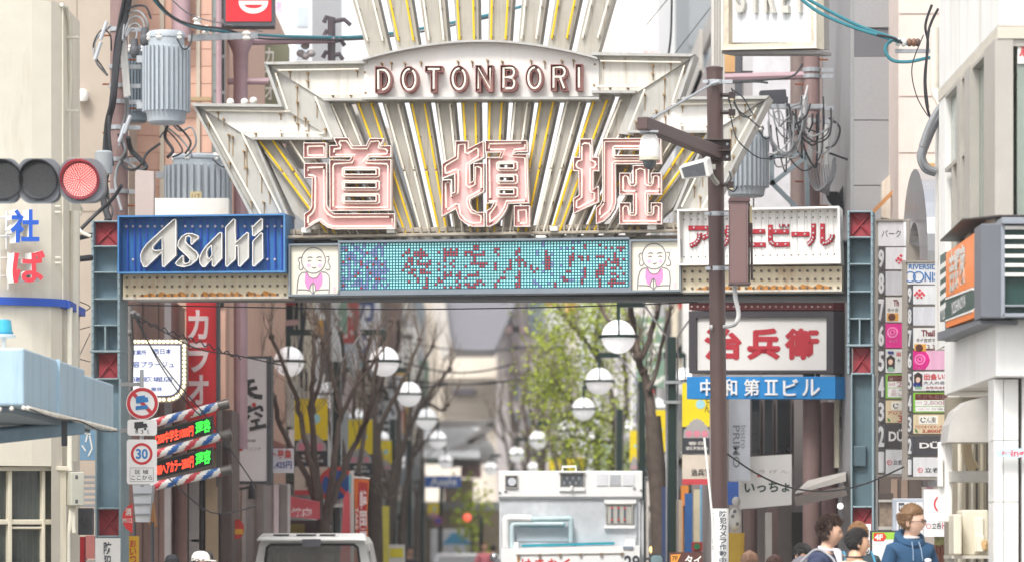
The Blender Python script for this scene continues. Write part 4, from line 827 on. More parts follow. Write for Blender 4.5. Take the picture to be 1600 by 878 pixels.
# ---- shops under the left half of the arch
BRW = M('brown_cladding', '6f5751', .55, var=.12, stain='4a3935', samt=.4)
t = block('brown_building', 'dark brown clad building behind the barber sign', 188, 262, 49.6, 2.6, 462, BRW)
for x in (197, 222, 247): b = B(); b.rect(FL(49.6), x, 466, x + 1.2, 1070, 0, .01); b.out('joint', M('joint_brown', '4a3a36', .6), t)
b = B(); b.rect(FL(49.6), 258, 466, 268, 1070, -.02, .1); b.out('mullion', M('mullion_grey', '8d8789', .45), t)
b = B(); b.lathe(P(281, HY + CH * F / 50, 50), [(.09, 0), (.09, 3.2)], 14); b.out('brown_column', M('column_brown', '80625c', .5, var=.1), smooth=30, label='round brown column between the barber sign and the red karaoke sign', cat='column')
b = B(); b.rect(FL(51), 268, 466, 271, 760, -.1, 0); b.mat(1).rect(FL(51.0), 291, 466, 338, 700, -.3, 0); b.mat(0).rect(FL(51), 338, 466, 342, 760, -.3, .02)
t = b.out('karaoke_sign', [DARK, M('sign_red2', 'cf2f36', .45, var=.05)], label='tall red karaoke sign with white katakana left of the white brush sign', cat='sign')
b = B(); b.text(FL(51), 'カラオ', 293, 482, 326, 634, .004, .006, .03, vert=True); b.out('lettering', M('letter_pinkwhite', 'ecd6d6', .5), t)
t = block('brown_shop', 'dark shop front with brown pillars below the barber poles', 262, 362, 51.6, 1.5, 640, M('shop_shade', '6a5c57', .6, var=.15))
sf = FL(51.6)
for x0, x1, c in ((262, 268, '7d6a66'), (296, 312, 'b9b3b0'), (316, 319, '4c4a4c'), (322, 342, 'c0a98c'), (346, 358, '5c4b48')):
 b = B(); b.rect(sf, x0, 700, x1, 1060, -.02, .1); b.out('panel', C(c), t)
b = B(); b.lathe(P(281, HY + CH * F / 51.2, 51.2), [(.11, 0), (.11, .5), (.12, .52), (.1, .55), (.1, 2.2)], 14); b.out('pillar', MATS['column_brown'], t, smooth=30)
b = B(); b.rect(sf, 262, 690, 362, 700, -.02, .3); b.rect(sf, 300, 842, 318, 846, 0, .1); b.out('lintel', M('lintel_dark', '4f4645', .5), t)
# barber sign
pl = FL(48.9)
t = thing('barber_sign', 'white barber shop sign with a bulb border and blue lettering', 'sign', P(245, 625, 48.9))
q = [(202, 530), (292, 530), (292, 590)] + [(262 + 30 * math.cos(math.radians(a)), 596 + 32 * math.sin(math.radians(a))) for a in range(0, 91, 15)] + [(202, 628)]
b = B(); b.prism(pl, q, -.2, -.02); b.out('housing', M('housing_grey', '8f8a86', .5, stain='6d4d33', samt=.4), t)
qi = [(204, 538), (283, 538), (283, 590)] + [(262 + 21 * math.cos(math.radians(a)), 596 + 23 * math.sin(math.radians(a))) for a in range(0, 91, 15)] + [(204, 619)]
b = B(); b.prism(pl, qi, -.02, .006); b.out('border', M('border_blue', '2c3f86', .4), t)
b = B(); b.prism(pl, offset_poly(qi, 1.4), .0, .01); b.out('face', M('face_lit', 'eef0f3', .35, var=.02, emit='eef2ff', es=.12), t)
b = B()
for s, x0, y0, x1, y1 in (('営業所', 205, 546, 229, 554), ('西日本', 240, 544, 268, 553), ('容プラージュ', 208, 564, 272, 574), ('道頓堀店', 207, 588, 270, 596), ('無休', 236, 604, 254, 611)): b.text(pl, s, x0, y0, x1, y1, .013, 0, .015)
b.out('lettering', M('ink_blue', '3a55a0', .5), t)
b = B(); bl = [(204 + i * 6.5, 533.5) for i in range(13)] + [(288, 540 + i * 6.4) for i in range(9)] + [(262 + 26 * math.cos(math.radians(a)), 597 + 27 * math.sin(math.radians(a))) for a in range(0, 91, 14)] + [(256 - i * 6.5, 624) for i in range(8)]
for x, y in bl: b.sph(pl(x, y, .02), .021, nu=8, nv=5)
b.out('bulbs', M('bulb_lit', 'fff2d0', .3, emit='ffe9b8', es=1.1), t, kind='stuff')
# barber poles on the slant with two LED boards between them
STR = [M('stripe_white', 'e6e4e0', .3), M('stripe_red', 'c9404a', .3), M('stripe_white', 'e6e4e0', .3), M('stripe_blue', '2f66ad', .3)]
tb = thing('barber_board', 'pair of slanted scrolling price boards framed by three striped barber poles', 'sign', P(300, 770, 48.3))
for (xa, ya, xb, yb) in ((238, 661, 341, 634), (236, 711, 345, 681), (236, 760, 345, 736)):
 A, Z = P(xa, ya, 48.3), P(xb, yb, 48.3); ax = (Z - A).normalized(); u = ax.cross(Vector((0, 1, 0))).normalized(); v = ax.cross(u); b = B(); n, K, r = 16, 44, .052
 for i in range(K):
  for j in range(n):
   q4 = [A + (Z - A) * (ii / K) + (u * math.cos(2 * math.pi * jj / n) + v * math.sin(2 * math.pi * jj / n)) * r for ii, jj in ((i, j), (i + 1, j), (i + 1, j + 1), (i, j + 1))]
   b.mat(int((i / K) * 8 + j / n * 4) % 4).face(q4)
 s_ = b.out('barber_pole', STR, tb, smooth=True)
 b = B(); b.tube([Z, Z + ax * .13], .06, 14); b.out('end_cap', M('cap_steel', '77736f', .3, metal=.7), s_, smooth=30)
for x0, y0, h, w, txt, g in ((243, 698, 25, 88, '1200中学生1000円', '理容'), (244, 747, 26, 87, '900ヘアカラー2800円', '理容')):
 pt = Tilt(FL(48.35), x0, .25)
 b = B(); b.rect(pt, x0 - 3, y0 - h - 2, x0 + w + 2, y0 + 8, -.1, -.004); f_ = b.out('board_frame', M('frame_brown', '5d5450', .5), tb)
 b = B(); b.rect(pt, x0 - 1, y0 - h, x0 + w, y0, -.05, .0); f_ = b.out('led_board', M('board_black', '17181a', .35), tb)
 b = B(); b.text(pt, txt, x0, y0 - h * .82, x0 + w * .67, y0 - h * .12, .004, 0, .02); b.out('red_lettering', M('led_red', 'ff5a38', .4, emit='ff3c22', es=1.4), f_)
 b = B(); b.text(pt, g, x0 + w * .71, y0 - h * .95, x0 + w * .98, y0 - h * .12, .004, 0, .02); b.out('green_lettering', M('led_green', '42f04a', .4, emit='2fe83c', es=1.2), f_)
b = B(); b.rect(FL(48.6), 340, 640, 346, 800, -.1, 0); b.rect(FL(48.6), 236, 640, 240, 1060, -.1, 0); b.out('uprights', M('frame_brown', '5d5450'), tb, kind='stuff')
# road signs on a bracket from the pillar
pl = FL(44.6)
rs_ = thing('road_sign_group', None, None, P(221, 755, 44.6))
bpy.data.objects.remove(rs_)
def disc_sign(name, label, cx, cy, r, D, ringc, face='efeeee', ringw=.2):
 pl = FL(D); t = thing(name, label, 'road sign', pl(cx, cy + r, .0))
 b = B(); b.disc(pl, cx, cy, r, -.02, 0, 32); b.out('plate', M('sign_face', face, .4, var=.03), t)
 b = B(); b.ring(pl, cx, cy, r * .95, r * (.95 - ringw), 0, .003, 32); b.out('ring', M('ring_' + ringc, ringc, .4, var=.05), t); return t
t = disc_sign('round_sign', 'round no trucks traffic sign with a red ring above the speed limit sign', 222.5, 629.5, 25.5, 44.6, 'c8313a')
TB = M('truck_blue', '2f7fc0', .4)
b = B(); b.prism(pl, [(212, 619), (226, 617), (227, 620), (231, 620), (232, 627), (213, 630)], .0, .006); b.prism(pl, [(212, 634), (230, 632), (232, 638), (212, 640)], 0, .006); b.out('truck_symbol', TB, t)
b = B(); b.prism(pl, [(207, 617), (211, 613), (240, 644), (236, 648)], 0, .0045); b.out('slash', M('ring_c8313a', 'c8313a'), t)
b = B(); b.tube([P(221.5, 577, 44.75), P(221.5, 760, 44.75)], .022, 10); b.bar(P(188, 600, 44.9), P(222, 600, 44.8), .04); b.bar(P(188, 672, 44.9), P(222, 672, 44.8), .04); b.out('post', GALV, t, smooth=30)
def plate(name, label, x0, y0, x1, y1, D=44.6, col='efeeee', r=4, cat='road sign'):
 pl = FL(D); o = []
 for cx, cy, a in ((x1 - r, y0 + r, -90), (x1 - r, y1 - r, 0), (x0 + r, y1 - r, 90), (x0 + r, y0 + r, 180)): o += [(cx + r * math.cos(math.radians(a + 30 * i)), cy + r * math.sin(math.radians(a + 30 * i))) for i in range(4)]
 b = B(); b.prism(pl, o, -.02, 0); return b.out(name, M('plate_' + col, col, .4, var=.03), label=label, cat=cat)
t = plate('weight_plate', 'small white plate with a black lorry between the two traffic signs', 199, 655, 245, 680)
b = B(); b.prism(pl, [(210, 659), (224, 658), (224, 661), (229, 661), (231, 667), (210, 669)], 0, .004); b.disc(pl, 214, 669.5, 2, 0, .005, 10); b.disc(pl, 227, 669.5, 2, 0, .005, 10); b.text(pl, '積', 211, 671, 216, 677, .003); b.text(pl, '3', 220, 671, 224, 677, .003); b.text(pl, 't', 230, 671, 233, 677, .003); b.out('lettering', C('3a3a3c'), t)
t = plate('speed_sign', 'white speed limit 30 sign with a red ring and Japanese caption', 198, 686, 245, 756)
b = B(); b.ring(pl, 221.5, 708.5, 17, 13, 0, .004, 30); b.out('ring', M('ring_c8313a', 'c8313a'), t)
b = B(); b.text(pl, '30', 212.5, 700.5, 231, 716.5, .003, 0, .03); b.out('number', M('sign_blue2', '2f80c4', .4), t)
b = B(); b.text(pl, '区 域', 211, 733, 232, 740, .003, 0, .01); b.text(pl, 'ここから', 205, 742, 238, 749, .003, 0, .01); b.out('lettering', C('46474a'), t)
b = B()
for l in ((203, 730, 240, 730.6), (203, 751.4, 240, 752), (203, 730.6, 203.6, 751.4), (239.4, 730.6, 240, 751.4)): b.rect(pl, *l, 0, .003)
b.out('caption_box', C('8b8c90'), t)
pl = FL(45.9)
b = B(); b.prism(pl, [(207.0, 786)] + [(213 + 22 * math.cos(math.radians(a)), 809 + 23.5 * math.sin(math.radians(a))) for a in range(255, 104, -12)] + [(207.0, 832)], -.03, 0); t = b.out('hydrant_sign', M('hydrant_red', 'd2383a', .4), label='red round hydrant sign beside the left pillar', cat='sign')
b = B(); b.text(pl, '消', 195.5, 793, 205.5, 805, .003, 0, .02); b.text(pl, 'M112', 192, 809, 206.5, 816, .006, 0, .01); b.out('lettering', WHITE, t)
pl = FL(47.1)
b = B(); b.rect(pl, 187, 837, 215, 1040, -.2, 0); t = b.out('yellow_sign', M('sign_yellow', 'e8b42c', .45, var=.06), label='yellow upright shop sign with red handwriting at the foot of the left pillar', cat='sign')
b = B(); b.text(pl, 'おいつ', 203, 842, 213, 880, .004, 0, .02, vert=True); b.text(pl, '営業中', 196, 852, 200, 880, .004, 0, .02, vert=True); b.out('lettering', C('c8442e'), t)
b = B(); b.prism(FL(47.6), [(207, 757), (238, 757), (233, 815), (212, 815)], -.35, 0); t = b.out('louvre_hood', M('louvre_grey', 'c3c6cb', .5), label='pale grey louvred hood hanging below the speed limit sign', cat='hood')
for i in range(3): b = B(); b.prism(FL(47.6), [(208 + i, 770 + i * 16), (237 - i * 1.3, 770 + i * 16), (237 - i * 1.3, 771.5 + i * 16), (208 + i, 771.5 + i * 16)], 0, .02); b.out('slat', C('8f949b'), t)
b = B(); b.prism(FL(47.8), [(230, 815), (236, 770), (243, 822), (236, 822)], -.3, 0); b.out('wooden_prop', C('b07a45'), label='tan wooden wedge beside the louvred hood', cat='prop')
b = B(); b.tube([P(238, 815, 47.8), P(238, HY + CH * F / 47.8, 47.8)], .02, 6); b.tube([P(210, 815, 47.9), P(210, HY + CH * F / 47.9, 47.9)], .02, 6); b.out('hood_stand', DARK, label='thin dark stand under the louvred hood', cat='stand')
# pillar notice
def notice(D, x0, y0, x1, label, txt, tx0, tx1, small=None):
 pl = FL(D); b = B(); b.rect(pl, x0, y0, x1, 1010, -.012, 0); t = b.out('notice', M('notice_white', 'eeeeec', .5, var=.03), label=label, cat='notice')
 b = B(); b.text(pl, txt, tx0, y0 + 5, tx1, y0 + 5 + 20.5 * len(txt), .003, 0, .02, vert=True); b.out('lettering', C('3c434c'), t); return t
notice(46.3, 149, 840, 188, 'white security camera notice on the foot of the left pillar', '防犯カメラ作動中', 162, 174)
notice(45.0, 1331, 818, 1361, 'white security camera notice on the foot of the right pillar', '防犯カメラ作動中', 1346, 1358)
# white brush sign
b = B(); b.rect(FL(54.5), 360, 556, 420, 755, -.5, -.01); b.rect(FL(54.5), 417, 556, 424, 757, -.5, .02); t = b.out('brush_sign', DARK, label='tall white sign with black brush characters beside the bare trees', cat='sign')
b = B(); b.rect(FL(54.5), 363, 560, 417, 751, -.02, .004); b.out('face', M('face_white_grey', 'd5d5d8', .4, var=.03), t)
b = B(); k = 0
for l, w in (([(374, 598), (398, 594)], 4), ([(369, 613), (402, 605)], 4), ([(390, 596), (384, 612), (370, 622)], 4), ([(386, 610), (396, 618), (410, 620)], 5), ([(388, 634), (392, 640)], 4), ([(380, 645), (384, 652)], 3), ([(384, 644), (408, 634), (410, 642)], 3), ([(390, 648), (384, 656)], 3), ([(398, 644), (410, 650)], 3), ([(392, 658), (406, 655)], 3), ([(400, 656), (402, 668)], 3), ([(390, 670), (416, 664)], 4)): b.ribbon(FL(54.5), l, w * 1.5, .004, .008 + k * .001); k += 1
b.text(FL(54.5), '居酒屋', 374, 686, 400, 690, .006); b.text(FL(54.5), 'ダイニング', 378, 698, 408, 703, .006); b.out('lettering', C('3a3a3d'), t)
b = B(); b.disc(FL(54.5), 397, 632, 3.4, .004, .03, 12); b.rect(FL(54.5), 374, 698, 379, 704, .004, .008); b.out('red_seal', C('b8433f'), t)
b = B(); b.rect(FL(55), 343, 466, 362, 1055, -.4, 0); b.out('dark_column', M('column_dark', '4b4344', .5, var=.1), label='dark square column left of the white brush sign', cat='column')
b = B(); b.rect(FL(52.3), 349, 790, 358, 850, -.05, 0); t = b.out('green_banner', M('banner_green', '2f9a55', .6), label='narrow green banner with white writing below the price boards', cat='banner')
b = B(); b.text(FL(52.3), '大衆', 351, 796, 356, 845, .004, 0, .02, vert=True); b.out('lettering', WHITE, t)
b = B(); b.disc(FL(52.2), 371, 826, 10, -.05, 0, 20, 15); t = b.out('round_lantern', M('lantern_red', 'c8382f', .5), label='red and yellow round sign near the green banner', cat='sign')
b = B(); b.rect(FL(52.2), 362, 826, 380, 834, 0, .005); b.out('yellow_stripe', C('e3a83a'), t)
b = B(); b.lathe(P(393, 779, 54), [(.05, 0), (.045, .12), (.02, .2)], 12); b.tube([P(393, 760, 54), P(365, 765, 54), P(362, 765, 54.2)], .015, 6); b.out('spot_lamp', M('black_lamp', '2a2b2e', .4), smooth=30, label='black spot lamp on an arm below the white brush sign', cat='lamp')
b = B(); b.rect(FL(55.5), 362, 755, 450, 1050, -.6, 0); t = b.out('shop_wall', M('wall_pale', 'b8b3b2', .7, var=.1), label='pale shop wall below the white brush sign', cat='wall')
for x0, x1, c in ((378, 384, 'd9d5d2'), (402, 412, '9c9592'), (428, 436, 'e0cfd2'), (438, 449, '837b77')): b = B(); b.rect(FL(55.5), x0, 757, x1, 1050, 0, .06); b.out('panel', C(c), t)
b = B(); b.rect(FL(54.9), 424, 700, 458, 738, -.2, -.01); t = b.out('wage_sign', C('c9c6cd'), label='small recruitment sign in red and blue beside the tree', cat='sign')
b = B(); b.text(FL(54.9), 'ト募集', 425, 702, 456, 716, .0, 0, .02); b.out('red_lettering', C('c0453f'), t)
b = B(); b.text(FL(54.9), '1,425円', 425, 720, 456, 732, .0, 0, .02); b.out('blue_lettering', C('4a4a86'), t)
for i, (pts, lab) in enumerate((([(205, 490), (208, 540), (206, 610)], 'thin black wire hanging in front of the barber sign'), ([(210, 488), (245, 560), (285, 620), (315, 650)], 'black wire sloping from the pole head across the barber sign'), ([(212, 492), (260, 520), (310, 545), (370, 555), (440, 570)], 'sagging black wire loop in front of the karaoke sign'), ([(208, 490), (235, 540), (270, 590), (330, 660), (400, 760)], 'long black wire running down behind the barber poles'), ([(262, 745), (330, 800), (400, 790)], 'thin dark wire low in front of the brown shop'))):
 cable('hanging_wire', lab, [P(x, y, 48.0 - i * .07) for x, y in pts], .0075 if i else .01, CABLE)
b = B(); b.tube([P(204, 478, 48.2), P(204, 700, 48.2)], .03, 8); b.sph(P(209, 491, 48.1), .05); b.sph(P(215, 494, 48.1), .04); b.sph(P(203, 520, 48.1), .04); b.out('wire_post', M('post_grey', '6d6a69', .5), smooth=30, label='grey wire post with a knotted head above the barber sign', cat='post')
cable('wire_spiral', 'spiral bound black wire drooping above the karaoke sign', [P(x, y, 47.9 + .05 * (i % 2)) for i, (x, y) in enumerate([(215 + i * 7, 496 + i * 2.6 + (i % 2) * 6) for i in range(24)])], .008, CABLE, seg=4)
# ================================================================ RIGHT SIDE
# ---- brown camera pole
t = thing('camera_pole', 'tall brown round street pole with camera arm and equipment box in front of the arch', 'pole', P(1127, HY + CH * F / 40, 40))
b = B(); top = P(1116.5, 108, 40); bot = P(1128, HY + CH * F / 40, 40); b.tube([bot, bot + (top - bot) * .5, top], .079, 20); b.out('shaft', BROWNP, t, smooth=50)
b = B(); b.lathe(top + Vector((0, 0, -.02)), [(.082, 0), (.085, .03), (.05, .045)], 20); b.out('cap', BROWNP, t, smooth=50)
fb = FL(39.88)
b = B(); b.bar(P(1003, 193, 38.6), P(1122, 240, 39.9), .115, .125); b.out('arm', BROWNP, t, bevel=.012)
b = B(); b.rect(fb, 1096, 219, 1142, 252, -.02, .02); b.rect(fb, 1098, 219, 1142, 221, .0, .09); b.rect(fb, 1098, 236, 1142, 238, .0, .09)
b.out('arm_bracket', M('brown_dark', '3f3230', .45), t, bevel=.006)
b = B()
for x, y in ((1104, 226), (1136, 226), (1104, 246), (1136, 246)): b.lathe(fb(x, y, .02), [(.014, 0), (.014, -.02)], 6, 'y')
b.out('bolts', GALV, t, kind='stuff')
b = B(); b.tube([P(1022, 184, 38.8), P(1112, 132, 39.9)], .012, 6); b.tube([P(1112, 132, 39.9), P(1125, 128, 39.85)], .025, 8); b.tube([P(1018, 186, 38.75), P(1024, 182, 38.8)], .022, 6); b.out('stay_rod', GALV, t, smooth=True)
for y in (129, 335, 420): 
 c = P(1116.5 + (y - 108) * .0148, y, 40); b = B(); b.lathe(c, [(.083, -.022), (.083, .022)], 20); b.bar(c + Vector((.07, -.04, 0)), c + Vector((.17, -.06, 0)), .035); b.bar(c + Vector((-.12, -.05, 0)), c + Vector((-.07, -.06, 0)), .03)
 for i in range(7): a = math.radians(200 + i * 22); b.bar(c + Vector((.083 * math.cos(a), .083 * math.sin(a), -.012)), c + Vector((.087 * math.cos(a), .087 * math.sin(a), -.012)), .012)
 b.out('steel_band', GALV, t)
for x, y, w in ((1139, 149, 10), (1139, 176, 10), (1138, 289, 8)):
 b = B(); b.tube([P(1128, y, 39.95), P(x + w, y, 39.95)], .02, 8); b.rect(FL(39.9), x, y - 5, x + w, y + 5, -.08, .0); b.mat(1).rect(FL(39.9), x, y + 5.5, x + w, y + 7.5, -.08, 0); b.out('fitting', [M('brown_dark', '3f3230'), C('d8cba8')], t)
for pts in ([(1143, 138), (1152, 170), (1170, 185), (1187, 200)], [(1143, 140), (1160, 152), (1172, 172), (1176, 180), (1160, 182), (1146, 160)], [(1141, 180), (1150, 215), (1168, 235), (1190, 248), (1225, 246)], [(1140, 162), (1138, 150), (1146, 185)], [(1139, 268), (1142, 280), (1134, 290), (1146, 300), (1152, 292)]): cable('wire', None, [P(x, y, 39.8) for x, y in pts], .007, CABLE, 5, parent=t)
b = B(); b.rect(FL(39.6), 1141, 311, 1169, 441, -.28, 0); bx = b.out('equipment_box', M('brown_box', '78605f', .45, var=.05), t, bevel=.006)
b = B(); b.rect(FL(39.6), 1140.5, 309, 1172, 315, -.3, .02); b.rect(FL(39.6), 1140.5, 441, 1173, 444, -.3, .02); b.rect(FL(39.62), 1165.5, 316, 1166.5, 440, 0, .022); b.out('box_rim', M('brown_dark2', '604d4c', .45), bx)
b = B(); b.rect(FL(39.7), 1170, 318, 1172, 440, -.1, 0); b.mat(1).rect(FL(39.7), 1171, 322, 1175, 349, -.1, .01); b.mat(0).tube([P(1174, 349, 39.7), P(1175, 438, 39.7)], .012, 6); b.out('side_conduit', [M('brown_dark', '3f3230'), C('c9bb96')], bx)
b = B(); b.tube(catmull([P(1148, 443, 39.7), P(1149, 465, 39.7), P(1154, 490, 39.7), P(1148, 506, 39.7), P(1132, 510, 39.9)]), .022, 8); b.tube([P(1109, 511, 39.9), P(1113, 511, 39.9)], .025, 8); b.out('flex_conduit', M('conduit_grey', 'b4b4b4', .4), bx, smooth=True)
def notice2():
 pl = FL(39.88); b = B(); n = 12
 c0 = P(1125, 794, 40); r = .084
 b.lathe(Vector((c0.x, 40, P(0, 960, 40).z)), [(r, 0), (r, c0.z - P(0, 960, 40).z)], 24); nt = b.out('notice_sleeve', M('notice_white', 'eeeeec'), t, smooth=40)
 b = B(); b.text(pl, '防犯カメラ作動中', 1124, 797, 1135, 960 - 80, .003, 0, .02, vert=True); b.text(pl, '監視録画中', 1113, 799, 1115.5, 862, -.02, 0, .01, vert=True); b.out('lettering', C('3c434c'), nt)
notice2()
# dome camera, panel antenna
d = thing('dome_camera', 'white dome security camera hanging from the end of the brown arm', 'camera', P(1015, 265, 38.75)); c = P(1015, 246, 38.75)
b = B(); b.lathe(c, [(.098, 0), (.1, .02), (.098, .1), (.085, .17), (.06, .215), (.03, .225)], 24); b.lathe(c + Vector((0, 0, .22)), [(.03, 0), (.03, .06)], 12); b.out('housing', M('camera_white', 'e9e7e4', .3, var=.03), d, smooth=40)
b = B(); b.lathe(c, [(.094, -.035), (.1, -.03), (.1, .0)], 24); b.out('collar', M('camera_beige', 'cfc8b4', .4), d, smooth=30)
b = B(); b.sph(c + Vector((0, 0, -.035)), .066, .066, .085, 18, 10); b.out('dome_glass', M('dome_glass', '55595d', .08, var=.1, spec=.8), d, smooth=True)
b = B(); b.tube([c + Vector((0, 0, .27)), P(1012, 200, 38.75)], .022, 8); b.rect(FL(38.75), 1000, 206, 1028, 209, -.12, .12); b.out('mount', GALV, d)
d = thing('panel_light', 'white tilted panel light with a dark face bracketed to the brown pole', 'light', P(1085, 286, 39.4))
A = [P(1060, 262, 39.0), P(1066, 281, 39.0), P(1109, 277, 39.3), P(1104, 250, 39.3)]; off = Vector((.05, .28, .06))
b = B(); b.hexa([A[1], A[2], A[2] + off, A[1] + off, A[0], A[3], A[3] + off, A[0] + off]); b.out('housing', M('camera_white', 'e9e7e4'), d, bevel=.012)
ctr = sum(A, Vector()) / 4; b = B(); b.face([ctr + (a - ctr) * .78 + Vector((-.004, -.015, -.0)) for a in A]); b.out('face', M('panel_dark', '54575c', .25), d)
b = B(); b.tube(catmull([P(1104, 248, 39.5), P(1108, 258, 39.6), P(1112, 275, 39.8), P(1121, 288, 39.9)]), .025, 6); b.rect(FL(39.7), 1108, 257, 1118, 265, -.1, 0); b.out('bracket', M('bracket_pale', 'a8a79f', .4), d, smooth=40)
b = B(); b.tube([P(1100.5, 683, 39.6), P(1112, 797, 39.6), P(1118, 880, 39.6), P(1136, 1000, 39.6), P(1138, HY + CH * F / 39.6, 39.6)], .011, 8); b.out('white_rod', WHITE, smooth=True, label='thin white flag rod leaning against the brown pole', cat='rod')

# ---- box sign with STREET letters, its post and neighbours
pl = Plane(1132, 47.3, 1280, 46.6)
t = thing('street_sign', 'large white framed box sign with raised pale letters above the right wing', 'sign', pl(1206, 82))
b = B(); b.rect(pl, 1134, -75, 1279, 75, -.25, -.05); b.out('housing', M('sign_grey', '8c8985', .5), t)
for i in range(9): x = 1142 + i * 14.1; b = B(); b.rect(pl, x, -66, x + 13.6, 66.5, -.05, -.03); b.out('board', M('board_white', 'dfe2e5', .4, var=.03), t)
b = B(); b.rim(pl, [(1133, -76), (1280, -78), (1281, 77), (1133, 80)], -.1, .06, 9.5); b.out('frame', [M('frame_ivory', 'cfc7b4', .5, var=.1, stain='8d7355', samt=.5, sscale=(5, 5, 5)), M('frame_ivory2', 'b9ad99', .5)], t)
b = B(); b.rim(pl, [(1133, -76), (1280, -78), (1281, 77), (1133, 80)], .05, .09, 3); b.out('frame_edge', [M('frame_edge', 'e2dccd', .4), WHITE], t)
b = B(); b.rect(pl, 1131, 80, 1282, 85, -.25, .05); b.out('base', M('base_grey', '7f7c7a', .5), t)
SL = M('letter_grey', 'c6c3bb', .45, var=.08)
for ch, x0, x1 in (('S', 1151, 1166), ('T', 1172, 1190), ('R', 1196, 1213), ('E', 1222, 1234), ('T', 1241, 1260)):
 b = B(); b.text(pl, ch, x0, -32, x1, 21, -.02, .06, .035); b.out('letter', SL, t, bevel=.004)
b = B(); b.rect(FL(48.2), 1112, -80, 1132, 870, -.2, 0); t = b.out('ribbed_post', M('post_white', 'd5d2cc', .5), label='pale ribbed post left of the large white framed box sign', cat='post')
for x in (1115.5, 1119.5, 1123.5, 1127.5): b = B(); b.rect(FL(48.2), x, -80, x + 1.2, 870, 0, .02); b.out('rib', M('rib_grey', 'b8b5ae', .5), t)

# ---- tower blocks behind the right half
PW = M('pale_wall2', 'e7e3df', .7, var=.06)
t = block('pale_building', 'very pale far tower with faint red lettering right of the fan', 956, 1078, 128, 14, -260, PW)
b = B(); b.text(FL(128), '定期便', 1003, 78, 1041, 88, .03, 0, .03); b.text(FL(128), '占い', 946 + 12, 60, 964, 90, .03, 0, .02, vert=True); b.out('lettering', C('e3a9a9'), t)
b = B(); b.rect(FL(128), 990, 68, 1050, 100, 0, .02); b.out('panel', C('efeae8'), t)
for i, x in enumerate((962, 976, 1052)): b = B(); b.rect(FL(128), x, -260, x + 6, 700, 0, .1); b.out('pier', M('pier_pale', 'd9d7d8', .7), t)
t = block('grey_slab_building', 'flat grey building edge behind the pale post', 1077, 1114, 92, 10, -200, M('slab_grey', '8e9396', .6, var=.05))
for y in (-30, 73, 200): b = B(); b.rect(FL(92), 1077, y, 1114, y + 1.5, 0, .03); b.out('joint', C('7b8083'), t)
t = block('white_side_building', 'narrow white building left of the grey slab', 1050, 1078, 100, 10, -200, M('side_white', 'dcdcdc', .7, var=.05))
t = block('shop_tower', 'greyish building behind the coiled cables on the right', 1112, 1300, 54, 6, 82, M('tower_grey', 'a9a4a4', .7, var=.1))
tf = FL(54)
for x0, x1, y0, y1, c in ((1132, 1148, 86, 114, 'c89d6b'), (1148, 1158, 60, 340, '55565b'), (1160, 1176, 86, 112, 'c9c8c9'), (1176, 1236, 86, 340, 'd3d1d4'), (1236, 1254, 60, 420, '6e6562'), (1254, 1284, 60, 460, '8d7f7c'), (1284, 1298, 60, 460, '6b6566'), (1118, 1178, 220, 340, 'dcdada')):
 b = B(); b.rect(tf, x0, y0, x1, y1, -.02, .06); b.out('panel', C(c, .6), t)
b = B(); b.tube([P(1247, 84, 52.5), P(1247, 470, 52.5)], .1, 10); b.out('brown_riser', M('riser_brown', '80706c', .5), t, smooth=True)
t = thing('glass_building', 'building with tall teal glass fins and a green edged white sky reflection on the right', 'building', P(1310, HY, 56) - Vector((0, 0, CH)))
gp = Plane(1292, 60, 1331, 53)
b = B(); b.prism(gp, [(1292, -200), (1331, -200), (1331, 100), (1292, 160)], -2, 0); b.out('wall', M('glass_wall', 'a9b9b9', .2, var=.1), t)
for i, x in enumerate((1294, 1298.5, 1303, 1308, 1313, 1318, 1323, 1328)): b = B(); b.prism(gp, [(x, -200), (x + 2.4, -200), (x + 2.4, 130 - i * 5), (x, 152 - i * 5)], 0, .15); b.out('fin', [C('cfdcd8'), C('6f8a88')][i % 2], t)
b = B(); b.prism(FL(55), [(1297, 158), (1327, 105), (1329, 170), (1300, 225)], -1, 0); b.out('soffit', C('eceeec'), t)  # white slab stands for the sky reflected in the gap, painted as a panel
b = B(); b.prism(FL(54.6), [(1326, 105), (1329, 100), (1330, 225), (1297, 225), (1328, 168)], -.5, 0); b.out('green_trim', C('8a9a4a'), t)
b = B(); b.rect(FL(55.5), 1290, 205, 1332, 880, -3, 0); b.out('lower_wall', C('6f7176', .7), t)
GC = M('granite_grey', '9b9b9d', .7, var=.1, vs=60, bump=.15)
t = block('granite_building', 'speckled grey stone building between the green trim and the pale pink wall', 1329, 1394, 49.5, 5, -120, GC)
gf = FL(49.5)
for y0, y1 in ((-100, 44), (90, 188), (189.5, 290), (291.5, 380)): b = B(); b.rect(gf, 1334, y0, 1392, y1, 0, .04); b.out('stone_panel', GC, t)
b = B(); b.rect(gf, 1334.5, 45, 1391.5, 89, 0, .015); b.out('dark_panel', M('granite_dark', '6a6b70', .4, var=.1, vs=60), t)
b = B(); b.rect(FL(49.2), 1392, -120, 1402, 480, -.4, 0); b.mat(1).rect(FL(49.15), 1402, -120, 1405, 480, -.4, 0); b.out('gutter_strip', [C('cdc5b8'), C('8f8173')], label='cream vertical pipe strip between the stone and pink buildings', cat='pipe')
b = B(); b.prism(FL(49), [(1362, 330), (1364, 336), (1402, 298), (1401, 290)], -.1, 0); b.out('rusty_brace', M('rust_light', 'c98f5c', .8, var=.3, vs=20), label='rusty diagonal brace above the right pillar', cat='brace')
